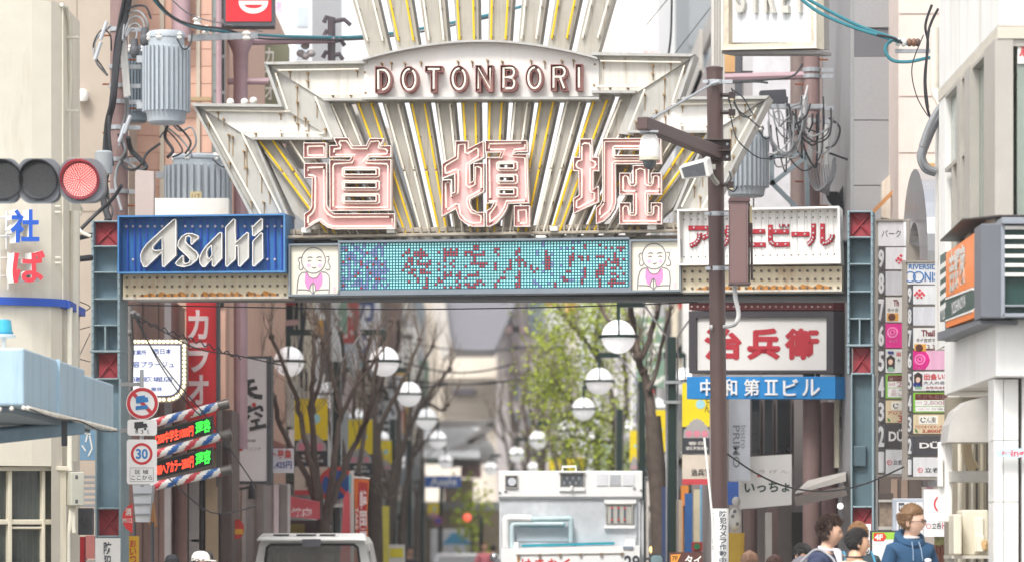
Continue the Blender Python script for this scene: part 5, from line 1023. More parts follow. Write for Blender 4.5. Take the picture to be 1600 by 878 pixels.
b = B(); b.prism(FL(49.3), [(1378, 285), (1402, 262), (1402, 345), (1378, 340)], -.2, 0); b.out('corrugated_sheet', M('sheet_cream', 'd9d0c2', .6, var=.15, stain='a87b4c', samt=.5, sscale=(6, 6, .8)), label='cream corrugated sheet behind the rusty brace', cat='sheet')
t = block('pink_building', 'pale pink rendered building behind the floor directories', 1404, 1484, 48.2, 4, -150, M('pink_render', 'dccdc4', .75, var=.06, stain='b7a598', samt=.25, sscale=(3, 3, .6)))
for y in (21, 150, 238): b = B(); b.rect(FL(48.2), 1405, y, 1480, y + 1.2, 0, .01); b.out('joint', C('b9a89f'), t)
b = B(); b.rect(FL(48.1), 1446, 256, 1470, 262, -.1, .05); b.out('tan_ledge', C('c09a6c'), t)
# polished metal arch portal
mp = Plane(1409, 47.8, 1462, 43.6)
t = thing('metal_portal', 'polished grey metal arch shaped portal above the floor directories', 'portal', mp(1435, 500))
half = lambda cx, rx, ry, cy: [(cx + rx * math.cos(math.radians(a)), cy - ry * math.sin(math.radians(a))) for a in range(180, -1, -12)]
o = [(1411, 760)] + half(1430, 19.5, 128, 392) + [(1450, 760)]; inn = [(1421, 760)] + half(1428.5, 8.5, 52, 400) + [(1437, 760)]
b = B(); b.prism(mp, o[:-1] + [(1450, 760), (1437, 760)] + inn[::-1][1:-1] + [(1421, 760)], -.25, .0); b.out('metal_face', M('polished_steel', 'b9bbc0', .22, metal=.8, var=.05), t)
b = B(); b.prism(Plane(1440, 46.6, 1466, 45.5), half(1447, 19, 122, 395) + [(1466, 760), (1428, 760)], -.3, -.1); b.out('white_return', C('e4e0dc', .3), t)
b = B(); b.prism(FL(46.8), inn, -.3, -.2); b.out('recess', C('6b5a4c'), t)

# ---- floor directories
def directory(pl, x0, x1, yt, rows, label, head, xnum):
 yb = rows[-1][1] + 5
 t = thing('floor_directory', label, 'sign', pl((x0 + x1) / 2, yb))
 b = B(); b.rect(pl, x0, yt, x1, yb, -.35, -.03); b.out('housing', M('dir_frame', '9f978e', .45, var=.06), t, bevel=.01)
 b = B(); b.rect(pl, x0, yt, x0 + 5, yb, -.03, .02); b.rect(pl, x0, yt, x1, yt + 3, -.03, .018); b.rect(pl, x0, yb - 4, x1, yb, -.03, .018); b.out('frame', M('dir_frame', '9f978e'), t)
 b = B(); b.rect(pl, x0 + 6, yt + 4, x1, rows[0][0] - 2, -.03, .0); h = b.out('panel', C('e9e9eb', .35), t); head(h)
 for i, (ya, yb_, num, col, fn) in enumerate(rows):
  b = B(); b.rect(pl, x0 + 6, ya, x0 + xnum, yb_, -.03, .0); p = b.out('number_panel', C('54565b', .4), t)
  b = B(); b.text(pl, num, x0 + 7.4 + .5, ya + 4, x0 + xnum - 1.6, yb_ - 3, .003, 0, .045); b.out('number', C('e3e3e4', .4), p)
  b = B(); b.rect(pl, x0 + xnum + .8, ya, x1, yb_, -.03, .0); p = b.out('panel', C(col, .35), t)
  if fn: fn(p, x0 + xnum + 1, ya, x1, yb_)
 return t
def tx(pl, p, col, *items):
 b = B()
 for s, a, c, e, g, *bo in items: b.text(pl, s, a, c, e, g, .003, 0, bo[0] if bo else .012)
 b.out('lettering', C(col), p)
def mk(pl, W_):
 cut = lambda x1, p, e: e
 def seven(p, x0, y0, x1, y1):
  tx(pl, p, '7a2f35', ('Th', x0 + 12, y0 + 4, x0 + 21, y0 + 14, .03)) if W_ < 30 else tx(pl, p, '7a2f35', ('Thaila', x0 + 13, y0 + 3, x0 + 39, y0 + 13, .03))
  tx(pl, p, '4d4a4a', ('タイ古', x0 + 3, y0 + 17, x0 + 20, y0 + 23)) if W_ < 30 else tx(pl, p, '4d4a4a', ('タイ古式マッ', x0 + 5, y0 + 16, x0 + 40, y0 + 22))
  b = B(); b.rect(pl, x0 + 2, y0 + 25, x0 + 20, y0 + 37, 0, .003); b.mat(1).disc(pl, x0 + 10, y0 + 31, 5.6, .003, .006, 16); b.out('price_tag', [C('e0a24a'), C('5d3528')], p)
  tx(pl, p, 'e6d9c0', ('60', x0 + 6.5, y0 + 28, x0 + 13, y0 + 34)); 
  if W_ > 30: tx(pl, p, '7c6248', ('3,30', x0 + 22, y0 + 26, x0 + 40, y0 + 36, .005))
 def six(p, x0, y0, x1, y1):
  b = B(); b.prism(pl, [(x0, y0), (x0 + 18, y0), (x0 + 24, y0 + 8), (x0 + 26, (y0 + y1) / 2), (x0 + 24, y1 - 8), (x0 + 18, y1), (x0, y1)] if W_ > 30 else [(x0, y0), (x1, y0), (x1, y1), (x0, y1)], 0, .003); b.mat(1).ring(pl, x0 + 11, y0 + 14, 8.5, 6.3, .003, .006, 22); b.ring(pl, x0 + 11, y0 + 14, 4.0, 2.6, .003, .006, 16); b.out('pink_panel', [C('e0258c'), C('f08cc0')], p)
  tx(pl, p, 'f5b9d9', ('FIRST', x0 + 3, y0 + 26, x0 + 19, y0 + 29.5, .02))
 def five(p, x0, y0, x1, y1):
  hx = x0 + (8 if W_ > 30 else 8)
  b = B(); b.prism(pl, [(hx - 6, y1 - 6), (hx - 6.5, y0 + 14 - (9 if W_ > 30 else 0)), (hx, y0 + 9 - (8 if W_ > 30 else 0)), (hx + 6.5, y0 + 14 - (9 if W_ > 30 else 0)), (hx + 6, y1 - 6)], 0, .003); b.mat(1).disc(pl, hx, y0 + 20 - (7 if W_ > 30 else 0), 3.4, .003, .006, 14, 4.4); b.mat(2).prism(pl, [(hx - 5, y1 - 3), (hx - 3, y1 - 9), (hx + 3, y1 - 9), (hx + 6, y1 - 3)], .003, .005); b.out('portrait_print', [C('3e3230'), C('e6c3ae'), C('8fb8a0')], p)
  if W_ > 30:
   tx(pl, p, 'd23c46', ('出会い喫', x0 + 17, y0 + 3, x1 + 4, y0 + 13, .03)); tx(pl, p, '3f4047', ('大人の恋人', x0 + 16, y0 + 15, x1 + 4, y0 + 20)); tx(pl, p, '9c4448', ('女性完全無料', x0 + 20, y0 + 23, x1 + 4, y0 + 27)); tx(pl, p, '3f4047', ('男性千円半', x0 + 20, y0 + 29, x1 + 4, y0 + 33)); tx(pl, p, '37489a', ('動楽', x0 + 1, y1 - 13, x0 + 12, y1 - 6, .04))
  else: tx(pl, p, '37489a', ('動楽', x0 + 4, y0 + 3, x0 + 13, y0 + 8, .04)); tx(pl, p, 'd23c46', ('出', x0 + 17, y0 + 4, x0 + 24, y0 + 11, .03)); tx(pl, p, '3f4047', ('大', x0 + 18, y0 + 15, x0 + 23, y0 + 20))
 def four(p, x0, y0, x1, y1):
  k = W_ > 30
  b = B(); b.rect(pl, x0 + 3.5, y0 + 2, x1 + (4 if k else 0), y0 + 11, 0, .003); b.mat(1).rect(pl, x0 + 3.5, y0 + 11.5, x1 + (4 if k else 0), y0 + 21, 0, .003); b.rect(pl, x0 + 3.5, y0 + 22, x1 + (4 if k else 0), y1 - 2, 0, .003); b.out('print', [C('6d2f2c'), C('f0ece8')], p)
  tx(pl, p, 'f3ebe2', ('全身もみほぐ' if k else '全身も', x0 + 5, y0 + 3, x1 + (3 if k else 0), y0 + 10, .03)); tx(pl, p, 'd8404c', ('60分' if k else '60', x0 + 4, y0 + 13, x0 + 15, y0 + 18), ('2,800円' if k else '2', x0 + 17, y0 + 12, x1 + (3 if k else -1), y0 + 20, .02)); tx(pl, p, '4a4246', ('こり道楽' if k else 'こ', x0 + 20, y0 + 24, x1 + (2 if k else -1), y1 - 4, .02)); tx(pl, p, 'e08a94', ('品', x0 + 9, y0 + 24, x0 + 17, y1 - 4))
 def three(p, x0, y0, x1, y1):
  k = W_ > 30; b = B(); b.rect(pl, x0 + 9, y0 + 2, x0 + 38 if k else x1, y0 + 15, 0, .003); b.mat(1).prism(pl, [(x0 + 3, y1 - 8), (x0 + 6, y1 - 6), (x0 + 8, y1 - 2), (x0 + 4, y1 - 3)], .003, .006); b.out('print', [C('efece2'), C('3f8a4a')], p)
  b = B(); b.ribbon(pl, [(x0 + 14, y0 + 5), (x0 + 12, y0 + 9), (x0 + 15, y0 + 12), (x0 + 19, y0 + 11)], 1.2, .003, .006); b.ribbon(pl, [(x0 + 17, y0 + 5), (x0 + 20, y0 + 7)], 1.2, .003, .006)
  if k: b.text(pl, 'ん東', x0 + 21, y0 + 4, x0 + 36, y0 + 13, .004)
  b.out('brush_lettering', C('3d3a3a'), p)
  tx(pl, p, 'b8473f', ('アロマオイルマッサージ' if k else 'アロマ', x0 + 3, y0 + 17, x1 + (0 if k else 0), y0 + 22, .01), ('3,800円' if k else '3', x0 + (14 if k else 19), y0 + 23, x1 - (4 if k else 1), y1 - 1, .02))
 def two(p, x0, y0, x1, y1): tx(pl, p, 'eceae6', ('DÜSI' if W_ > 30 else 'DÜ', x0 + (10 if W_ > 30 else 5), y0 + 8, x1 + (2 if W_ > 30 else 1), y1 - 11, .035))
 def one(p, x0, y0, x1, y1):
  cy = y0 + 20; b = B(); b.ring(pl, x0 + 11 - (5 if W_ < 30 else 0), cy, 4, 3.2, 0, .003, 18); b.out('red_ring', C('d8545a'), p)
  tx(pl, p, 'd8545a', ('ト', x0 + 9.5 - (5 if W_ < 30 else 0), cy - 2.6, x0 + 12.5 - (5 if W_ < 30 else 0), cy + 2.6)); tx(pl, p, '3f3c3c', ('立呑ド' if W_ > 30 else '立呑', x0 + 18 - (6 if W_ < 30 else 0), cy - 4, x1 - 1, cy + 3.5))
 def nine(p, x0, y0, x1, y1):
  cx, cy = (x0 + 10, (y0 + y1) / 2 - 1) if W_ > 30 else (x1 - 4, (y0 + y1) / 2 + 2)
  b = B()
  for dx, dy, w in ((0, -6, 2.6), (-4, -2, 2.6), (4, -2, 2.6), (-7, 1, 2), (7, 1, 2), (0, 1, 3), (-3, 5, 2), (3, 5, 2)):
   if W_ > 30 or dx < 4: b.prism(pl, [(cx + dx - w, cy + dy), (cx + dx, cy + dy - w), (cx + dx + w, cy + dy), (cx + dx, cy + dy + w)], 0, .003 + .0003 * abs(dx) + .0001 * (dy + 6))
  b.out('red_crest', C('d8434f'), p)
 return nine, seven, six, five, four, three, two, one
d1 = Plane(1366, 48.0, 1412, 46.8); n9, n7, n6, n5, n4, n3, n2, n1 = mk(d1, 24)
def head1(h): b = B(); b.text(d1, 'パーク', 1378, 360, 1408, 371, .003); b.out('lettering', C('4a4a4c'), h)
directory(d1, 1366, 1412, 343, [(387, 421, '9', 'ebebed', n9), (424, 461, '8', 'cfd0d5', None), (464, 503, '7', 'e8e6e2', n7), (505, 543, '6', 'e0258c', n6), (545, 582, '5', 'dfe3df', n5), (584, 622, '4', '86c63f', n4), (625, 660, '3', 'e6d3ae', n3), (662, 700, '2', '47484c', n2), (702, 740, '1', 'e6e6e8', n1)], 'tall shop floor directory next to the right pillar, headed パーク', head1, 17)
d2 = Plane(1413, 44.4, 1480, 42.6); n9, n7, n6, n5, n4, n3, n2, n1 = mk(d2, 45)
def head2(h):
 b = B(); b.text(d2, 'RIVERSIDE', 1420, 413, 1470, 421, .003, 0, .02); b.text(d2, 'NIS', 1445, 425, 1466, 440, .003, 0, .02); b.ring(d2, 1422.5, 432.5, 8.6, 7, 0, .003, 26); b.ring(d2, 1435.5, 432.5, 8.6, 7, 0, .0045, 26); b.out('lettering', C('2f6fae'), h)
directory(d2, 1412, 1482, 407, [(446, 475, '9', 'ebebed', n9), (479, 508, '8', 'dcdde2', None), (512, 544, '7', 'ecebe9', n7), (547, 577, '6', 'f0b9d6', n6), (580, 610, '5', 'ecebeb', n5), (613, 644, '4', '86c63f', n4), (647, 677, '3', 'e6d3ae', n3), (681, 711, '2', '47484c', n2), (714, 744, '1', 'e9e9ea', n1)], 'tall shop floor directory with blue linked rings against the white building', head2, 14)

# ---- white corner building with the beef bowl restaurant
XW = 4.04
WR = M('white_render', 'e9e7e3', .6, var=.05, vs=2, stain='b9b0a1', samt=.5, sscale=(2.5, 2.5, .3))
t = thing('restaurant_building', 'white corner building with upper windows at the right edge', 'building', (5.5, 37, 0))
z = lambda y, D: P(0, y, D).z
zf = z(42, 34); Y0, Y1 = 34.0, 38.75
b = B(); b.box(XW, 8, Y0, Y1, zf, 12); b.out('upper_wall', WR, t, bevel=.02)
b = B(); b.box(XW - .01, 8, Y0 - .01, Y1, zf - .1, zf - .003); b.out('cornice', M('cornice_beige', 'c9c2b4', .6, var=.08), t)
zb2, zb1 = z(588, 33.7), z(495, 33.7)
b = B(); b.box(XW - .06, 8, 33.66, 37.7, zb2, zb1 + .03); b.out('lower_fascia', WR, t, bevel=.01)
b = B(); b.hexa([(XW, 38.2, zb1), (XW + .3, 38.2, zb1), (XW + .3, Y1, zb1), (XW, Y1, zb1), (XW, 38.2, zf - .1), (XW + .3, 38.2, zf - .1), (XW + .3, Y1, zf - .1), (XW, Y1, zf - .1)]); b.out('side_wall', WR, t)
sw = Wall((XW + .06, 0, 0), (0, 1, 0)); sw.n = Vector((-1, 0, 0))
zt0, zt1 = zb1 + .03, zf - .1
FRW = M('frame_alu', 'b3aea6', .4, metal=.2, var=.08)
wp = Plane(1560.5, 34.0, 1477, 38.2)
for x0, x1 in ((1543, 1560.5), (1512, 1521), (1500, 1504.5)):
 y_ = lambda x: HY - (zt1 - CH) * F / wp(x, 0).y; yb_ = lambda x: HY - (zt0 - CH) * F / wp(x, 0).y
 b = B(); b.prism(wp, [(x0, y_(x0)), (x1, y_(x1)), (x1, yb_(x1)), (x0, yb_(x0))], -.12, .03); b.out('window_post', FRW, t, bevel=.004)
for x0, x1 in ((1521, 1543), (1504.5, 1512), (1478, 1500)):
 b = B(); b.prism(wp, [(x0, y_(x0)), (x1, y_(x1)), (x1, y_(x1) + 5), (x0, y_(x0) + 5)], -.08, .01); m_ = .45 if x1 > 1512 else .3
 if x1 < 1521: ym = lambda x: y_(x) + m_ * (yb_(x) - y_(x)); b.prism(wp, [(x0, ym(x0)), (x1, ym(x1)), (x1, ym(x1) + 6), (x0, ym(x0) + 6)], -.08, .01)
 if x1 == 1500: b.prism(wp, [(1488, ym(1488)), (1490, ym(1490)), (1490, yb_(1490)), (1488, yb_(1488))], -.07, .008)
 w = b.out('window', FRW, t); b = B(); b.prism(wp, [(x0, y_(x0)), (x1, y_(x1)), (x1, yb_(x1)), (x0, yb_(x0))], -.06, -.05); b.out('pane', M('pane_green', 'a9b5aa', .05, var=.2, vs=1.2, spec=.9, alpha=.6), w)
for i in range(9): b = B(); b.box(XW + .45, XW + .5, 34.3 + i * .42, 34.55 + i * .42, zt0, zt1 - .1 * (i % 3)); b.out('curtain', C(['d9dccb', 'b9bfae', '8d948a'][i % 3], .8), t)
b = B(); b.box(XW, 8, 34.02, 34.12, zt1 - .06, zt1); b.box(4.29, 4.34, 33.99, 34.06, zt0, zt1); b.out('window_frame', FRW, t)
b = B(); b.box(XW + .16, 8, 34.06, 34.09, zt0, zt1 - .06); b.out('front_pane', M('pane_green', 'a9b5aa'), t)
b = B(); b.box(XW + .6, 8, 34.5, 39, zt0, zt1); b.out('room', C('c9ccb9', .8), t)
b = B(); b.rect(FL(34.04), 1590, 55, 1640, 100, -.005, 0); p = b.out('window_poster', C('ecebe6'), t)
b = B(); b.text(FL(34.04), '急募', 1592, 64, 1640, 90, .003, 0, .03); b.out('lettering', C('c94a50'), p)
# ground floor column with white tiles and dark gap
for i in range(6):
 for x0, x1 in ((1553, 1567.5), (1568.5, 1591)):
  y0 = 592 + i * 96; b = B(); b.rect(FL(33.9), x0, y0 - (0 if x0 > 1560 else 0), x1, y0 + 95, -.4, 0); b.out('tile', M('tile_white', 'e4e2de', .25, var=.03), t)
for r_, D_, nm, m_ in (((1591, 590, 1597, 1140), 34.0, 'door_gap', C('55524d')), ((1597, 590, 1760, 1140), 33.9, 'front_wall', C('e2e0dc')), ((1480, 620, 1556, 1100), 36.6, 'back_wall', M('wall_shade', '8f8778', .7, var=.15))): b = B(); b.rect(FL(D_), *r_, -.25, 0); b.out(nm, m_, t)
for i, (x, w, c) in enumerate(((1500, 7, 'd9d2c0'), (1511, 5, '6d6254'), (1519, 3.5, 'e0dccf'), (1526, 4, '4e473e'), (1534, 5, 'cfc6b0'), (1543, 4, '5e564b'))):
 b = B(); b.tube([P(x, 690, 36.3), P(x + (1 if i % 2 else 0), 1080, 36.3)], w * .5 * 36.3 / F, 8); b.out('pipe', C(c), t, smooth=True)
b = B(); b.tube(catmull([P(1510, 692, 36.1), P(1513, 715, 36.1), P(1523, 733, 36.1)]), .05, 8); b.out('hose', C('b3a184'), t, smooth=True)
b = B(); b.rect(FL(35.6), 1486, 735, 1555, 753, -.25, 0); b.out('ledge', M('ledge_steel', 'b6b4ae', .3, metal=.4), t, bevel=.006)
hp = FL(35.3)
b = B(); b.prism(hp, [(1480, 690), (1484, 662), (1494, 640), (1512, 626), (1535, 620), (1553, 620), (1553, 690)], -.6, 0); b.out('vent_hood', M('hood_grey', 'c9c6c1', .35, metal=.2), bevel=.012, label='pale grey rounded vent hood under the white fascia', cat='hood')
b = B(); b.tube([P(1474, 690, 35.9), P(1474, 815, 35.9)], .05, 10); b.rect(FL(35.8), 1476, 692, 1488, 815, -.15, 0); b.rect(FL(35.8), 1466, 715, 1474, 760, -.1, 0); b.out('white_ducts', WHITE, bevel=.008, label='white upright ducts beside the vent hood', cat='duct')
ac = thing('air_conditioner', 'cream outdoor air conditioner unit standing low by the white tiled column', 'air conditioner', P(1520, 868, 35.4))
b = B(); b.rect(FL(35.4), 1504, 796, 1544, 867, -.5, 0); b.mat(0).rect(FL(35.2), 1490, 803, 1503, 866, -.4, 0); b.out('casing', M('ac_cream', 'dcd5c2', .45, var=.05), ac, bevel=.012)
b = B(); b.rect(FL(35.4), 1522, 808, 1536, 862, 0, .03); b.rect(FL(35.4), 1524, 836, 1536, 861, .03, .08); b.out('cover', M('ac_cream2', 'e6e0d0', .4), ac, bevel=.006)
b = B(); b.tube([P(1537, 848, 35.3), P(1553, 852, 35.4)], .03, 8); b.tube([P(1537, 854, 35.3), P(1556, 856, 35.4)], .022, 8); b.out('pipes', C('c9a978'), ac, smooth=True)
b = B(); b.rect(FL(35.3), 1486, 867, 1556, 872, -.6, .05); b.rect(FL(35.3), 1490, 872, 1494, 1115, -.5, 0); b.rect(FL(35.3), 1548, 872, 1552, 1115, -.5, 0); b.rect(FL(35.6), 1494, 880, 1548, 1115, -.3, 0); b.out('stand', C('c2bcaf'), ac)
# roofline pipes on the far corner
b = B(); b.tube(catmull([P(1461, 44, 39.4), P(1461, 120, 39.4), P(1462, 145, 39.4), P(1475, 170, 39.3), P(1482, 180, 39.2)]), .045, 10); b.out('corner_pipe', C('dfd8ca'), t, smooth=True)
b = B(); b.rect(FL(38.9), 1466, 165, 1490, 545, -.3, -.05); b.rect(FL(38.9), 1486, 545, 1500, 720, -.3, -.05); b.mat(1).rect(FL(38.9), 1466, 168, 1468.5, 545, -.05, .0); b.out('end_wall', [WR, C('cfc9bf')], t)
for x, y in ((1491, 150), (1493, 142)): b = B(); b.lathe(P(x, y, 38.6), [(.07, -.08), (.08, 0), (.06, .08)], 12, 'x'); b.out('service_head', C('dedad2'), t, smooth=30)
for k, pts in enumerate(([(1492, 155), (1475, 165), (1458, 190), (1445, 220), (1437, 245), (1445, 265), (1462, 272)], [(1494, 160), (1478, 172), (1462, 195), (1450, 222), (1442, 246), (1450, 262), (1464, 268)], [(1490, 150), (1470, 166), (1452, 196), (1440, 230)])): cable('service_cable', 'thick grey service cable looping off the white building corner, ' + ('outermost', 'middle', 'innermost')[k] + ' of three', [P(x, y, 39.0 - k * .1) for x, y in pts], .03, CABLEG, 8, 'service cables on the white corner')
b = B(); b.rect(FL(38.8), 1482, 170, 1500, 190, -.15, 0); b.prism(FL(38.8), [(1481, 190), (1495, 190), (1486, 206), (1481, 204)], -.15, 0); b.out('junction_box', M('camera_white', 'e9e7e4'), t, bevel=.012)
# insulator rack
r_ = thing('insulator_rack', 'small rack of insulators where teal cables meet the right hand buildings', 'rack', P(1425, 80, 43))
b = B(); b.rect(FL(43), 1399, 77, 1456, 83, -.05, 0); b.out('bar', GALV, r_)
for i, x in enumerate((1403, 1412, 1421, 1428, 1434)): b = B(); b.sph(P(x, 67, 43), .032, .032, .045, 10, 6); b.out('insulator', C(['eceae6', 'e3e2de', '7d5a48', '7d5a48', '5d4a42'][i], .3), r_, smooth=True)
for k, (pts, m, lab) in enumerate((([(1250, -8), (1285, 12), (1340, 40), (1390, 58), (1420, 70)], TEAL, 'teal overhead cable, upper one at the top right'), ([(1248, -4), (1280, 20), (1330, 42), (1380, 58), (1405, 66)], TEAL, 'teal overhead cable, lower one at the top right'), ([(1400, 60), (1386, 70), (1384, 82), (1395, 95), (1420, 97), (1445, 92), (1458, 90)], TEAL, 'teal cable loop under the insulator rack'), ([(1370, 55), (1395, 60), (1410, 68)], CABLE, 'short black cable tail at the insulator rack'), ([(1456, 8), (1446, 40), (1450, 70), (1445, 120), (1447, 160), (1455, 190)], CABLE, 'black cable hanging beside the pink wall'), ([(1466, 14), (1452, 45), (1448, 90), (1446, 130), (1450, 170)], CABLE, 'second black cable hanging nearer the white fascia'), ([(1443, 55), (1425, 105), (1432, 150), (1450, 182)], CABLE, 'thin black wire drooping in front of the pink wall'))):
 cable('overhead_cable', lab, [P(x, y, 43 - .05 * k) for x, y in pts], .018 if m is TEAL else (.014 if k < 6 else .006), m, 6)

# ---- restaurant sign: orange, dark green and white
yp = Plane(1533, 33.5, 1478, 36.2)
s_ = thing('restaurant_sign', 'orange restaurant sign with white characters and a dark green name band', 'sign', yp(1505, 525))
def slope(yn, yf): return lambda x: yn + (yf - yn) * ((1533 - x) / 55)
def band(x0, x1, tn, tf, bn, bf, o0, o1, n=6):
 T_, B_ = slope(tn, tf), slope(bn, bf); return [(x0, T_(x0)), (x1, T_(x1)), (x1, B_(x1)), (x0, B_(x0))], o0, o1
OR = M('sign_orange', 'f58220', .3, var=.06)
b = B(); b.prism(yp, *band(1468, 1533, 352, 402, 497, 528, -.3, -.05)); b.out('housing', C('7c7f84'), s_)
b = B(); b.prism(yp, *band(1478, 1520, 357, 396, 443, 464, -.05, .0)); b.mat(0); b.out('orange_face', OR, s_)
A_, C_ = yp(1520, 366), yp(1520, 449); k = Vector((.16, -.12, 0))
for (ya, yb, m, nm) in ((366, 449, OR, 'orange_corner'), (450, 454, WHITE, 'white_stripe'), (454, 481, M('sign_green', '2f4f49', .35), 'green_corner'), (482, 485, WHITE, 'white_stripe'), (485, 497, OR, 'orange_corner')):
 pts = [yp(1520, ya), yp(1520, yb)]; b = B(); a, c = pts; d_ = Vector((P(1533, 0, 33.42).x - a.x, 33.42 - a.y, 0)); n_ = 4
 for i in range(n_):
  f0, f1 = i / n_, (i + 1) / n_; q = lambda p, f: p + Vector((d_.x * f ** 1.3, d_.y * f, 0)); b.face([q(c, f0), q(c, f1), q(a, f1), q(a, f0)])
 b.out(nm, m, s_, smooth=60)
b = B(); b.prism(yp, *band(1478, 1520, 444, 465.5, 447.5, 468.5, -.04, .006)); b.out('white_stripe', WHITE, s_)
b = B(); b.prism(yp, *band(1469, 1520, 448, 470, 478, 499, -.05, .0)); b.out('green_band', M('sign_green', '2f4f49'), s_)
b = B(); b.prism(yp, *band(1478, 1520, 478.5, 499.5, 482, 502, -.04, .006)); b.out('white_stripe', WHITE, s_)
b = B(); b.prism(yp, *band(1478, 1520, 482.5, 502.5, 492, 512, -.05, .0)); b.out('orange_band', OR, s_)
b = B(); b.prism(yp, *band(1468, 1533, 500, 516, 506, 528, -.3, .02)); b.out('grey_sill', C('6f7278'), s_, bevel=.01)
for i in range(5): b = B(); y = 408 + i * 16; b.prism(yp, [(1469, y + 7), (1477.5, y), (1477.5, y + 8), (1469, y + 15)], -.05, .003); b.out('white_slat', WHITE, s_)
b = B(); b.prism(yp, [(1469, 400), (1477.5, 394), (1477.5, 470), (1469, 476)], -.05, .0); b.out('dark_panel', M('sign_green', '2f4f49'), s_)
sk = Tilt(yp, 1520, .64)
b = B(); b.text(sk, '吉野家', 1484, 371, 1509, 437, .003, .003, .03)
b.out('lettering', M('letter_silver', 'd9d6d0', .25, metal=.3), s_)
b = B(); b.text(sk, 'YOSHINOYA', 1487, 452, 1509, 471, .003, 0, .012); b.text(sk, 'YOS', 1471, 452, 1477, 470, .003, 0, .01); b.out('name_lettering', C('e8e8e6'), s_)
b = B(); fr = FL(33.35); b.rect(fr, 1533, 350, 1566, 496, -.5, 0); b.out('grey_side', M('sign_side_grey', '6a6d75', .45, var=.05), s_, bevel=.008)
b = B(); b.rect(fr, 1566, 352, 1760, 496, -.3, -.06); b.out('louvre_back', M('louvre_green', '24443f', .4), s_)
b = B(); b.rect(fr, 1564, 341, 1760, 351, -.5, .06); b.rect(fr, 1564, 351, 1570, 496, -.1, .01); b.rect(fr, 1570, 476, 1760, 479, -.06, .01); b.rect(fr, 1566, 489, 1760, 495, -.06, .01); b.out('frame', M('frame_grey_blue', '8e939b', .4), s_, bevel=.005)
for i in range(6): y = 353.5 + i * 14.6; b = B(); b.rect(fr, 1570, y, 1760, y + 5.2, -.06, .005); b.out('white_slat', WHITE, s_)
b = B(); b.hexa([P(1469, 378, 36.9), P(1504, 344, 34.6), (4.5, 34.8, P(0, 352, 34.8).z), (4.5, 37, P(0, 380, 37).z), P(1469, 375, 36.9), P(1504, 341, 34.6), (4.5, 34.8, P(0, 349, 34.8).z), (4.5, 37, P(0, 377, 37).z)]); b.hexa([P(1504, 345, 34.6), P(1560, 339, 33.5), (4.5, 33.6, P(0, 339, 33.6).z), (4.5, 34.8, P(0, 346, 34.8).z), P(1504, 342, 34.6), P(1560, 336, 33.5), (4.5, 33.6, P(0, 336, 33.6).z), (4.5, 34.8, P(0, 343, 34.8).z)]); b.out('rain_hood', M('hood_dark', '4d4846', .45), s_, bevel=.004)
b = B(); b.prism(FL(33.8), [(1557, 705), (1567, 699), (1640, 702), (1640, 716), (1560, 713)], -.02, 0); t2 = b.out('pennant', C('bfe0ea'), label='small pale blue pennant with red lettering on the white tiled column', cat='pennant')
b = B(); b.text(FL(33.8), 'ing', 1580, 702, 1600, 716, .003, 0, .02); b.text(FL(33.8), 'おいし', 1565, 703, 1582, 710, .005, 0, .02); b.out('lettering', C('d8434f'), t2)

# ---- shop under the right half: brush name board, blue sign, awning
bp = Plane(1079, 51.5, 1305, 50.2)
t = thing('brush_name_board', 'white name board with bold red brush characters in a dark frame behind the brown pole', 'sign', bp(1190, 583))
b = B(); b.rect(bp, 1079, 486, 1305, 583, -.4, -.06); b.rect(bp, 1079, 486, 1305, 496, -.06, .04); b.rect(bp, 1079, 496, 1090, 583, -.06, .04); b.rect(bp, 1294, 496, 1305, 583, -.06, .04); b.rect(bp, 1090, 578, 1294, 583, -.06, .04); b.out('frame', M('frame_dark', '474448', .45), t)
b = B(); b.rect(bp, 1090, 496, 1294, 578, -.06, .0); b.out('face', M('face_lit2', 'e0dedb', .45, var=.04), t)
b = B(); [b.text(bp, c_, a_, 514, e_, 560, .003, 0, .06) for c_, a_, e_ in (('治', 1102, 1158), ('兵', 1169, 1218), ('衛', 1228, 1279))]; b.out('lettering', M('brush_red', 'b83440', .5), t)
b = B(); b.rect(bp, 1078, 466, 1303, 484, -.5, .02); b.rect(bp, 1078, 463, 1303, 466, -.5, .1); t = b.out('bulb_beam', M('beam_maroon', '5f2529', .5, var=.15), label='maroon beam studded with bulbs above the brush name board', cat='beam')
b = B()
for i in range(24):
 for y in (470, 479): b.sph(bp(1083 + i * 9.4, y, .03), .014, nu=6, nv=4)
b.out('bulbs', C('b9a79c', .3), t, kind='stuff')
b = B(); b.rect(bp, 1075, 588, 1307, 623, -.2, .03); t = b.out('blue_sign', M('sign_blue3', '2686c9', .4, var=.05), bevel=.006, label='bright blue sign with white neon characters below the brush name board', cat='sign')
b = B(); [b.text(bp, c_, a_, 592, e_, 618, .035, .02, .012) for c_, a_, e_ in (('中', 1098, 1118), ('和', 1133, 1155), ('第', 1166, 1190), ('ビ', 1227, 1250), ('ル', 1257, 1284))]; [b.rect(bp, *r_, .03, .045) for r_ in ((1198, 593, 1218, 596), (1198, 614, 1218, 617), (1202.5, 596, 1205.5, 614), (1210.5, 596, 1213.5, 614))]; b.out('lettering', M('neon_white2', 'eeeeee', .3), t)
b = B()
for x in (1100, 1190, 1275): b.tube([bp(x, 582, .02), bp(x, 590, .02)], .008, 5)
b.out('hangers', GALV, t, kind='stuff')
t = block('right_corner_shop', 'dark fronted corner shop below the blue sign', 1140, 1326, 53, 6, 600, M('shop_dark', '7b726e', .6, var=.1))
rf = FL(53)
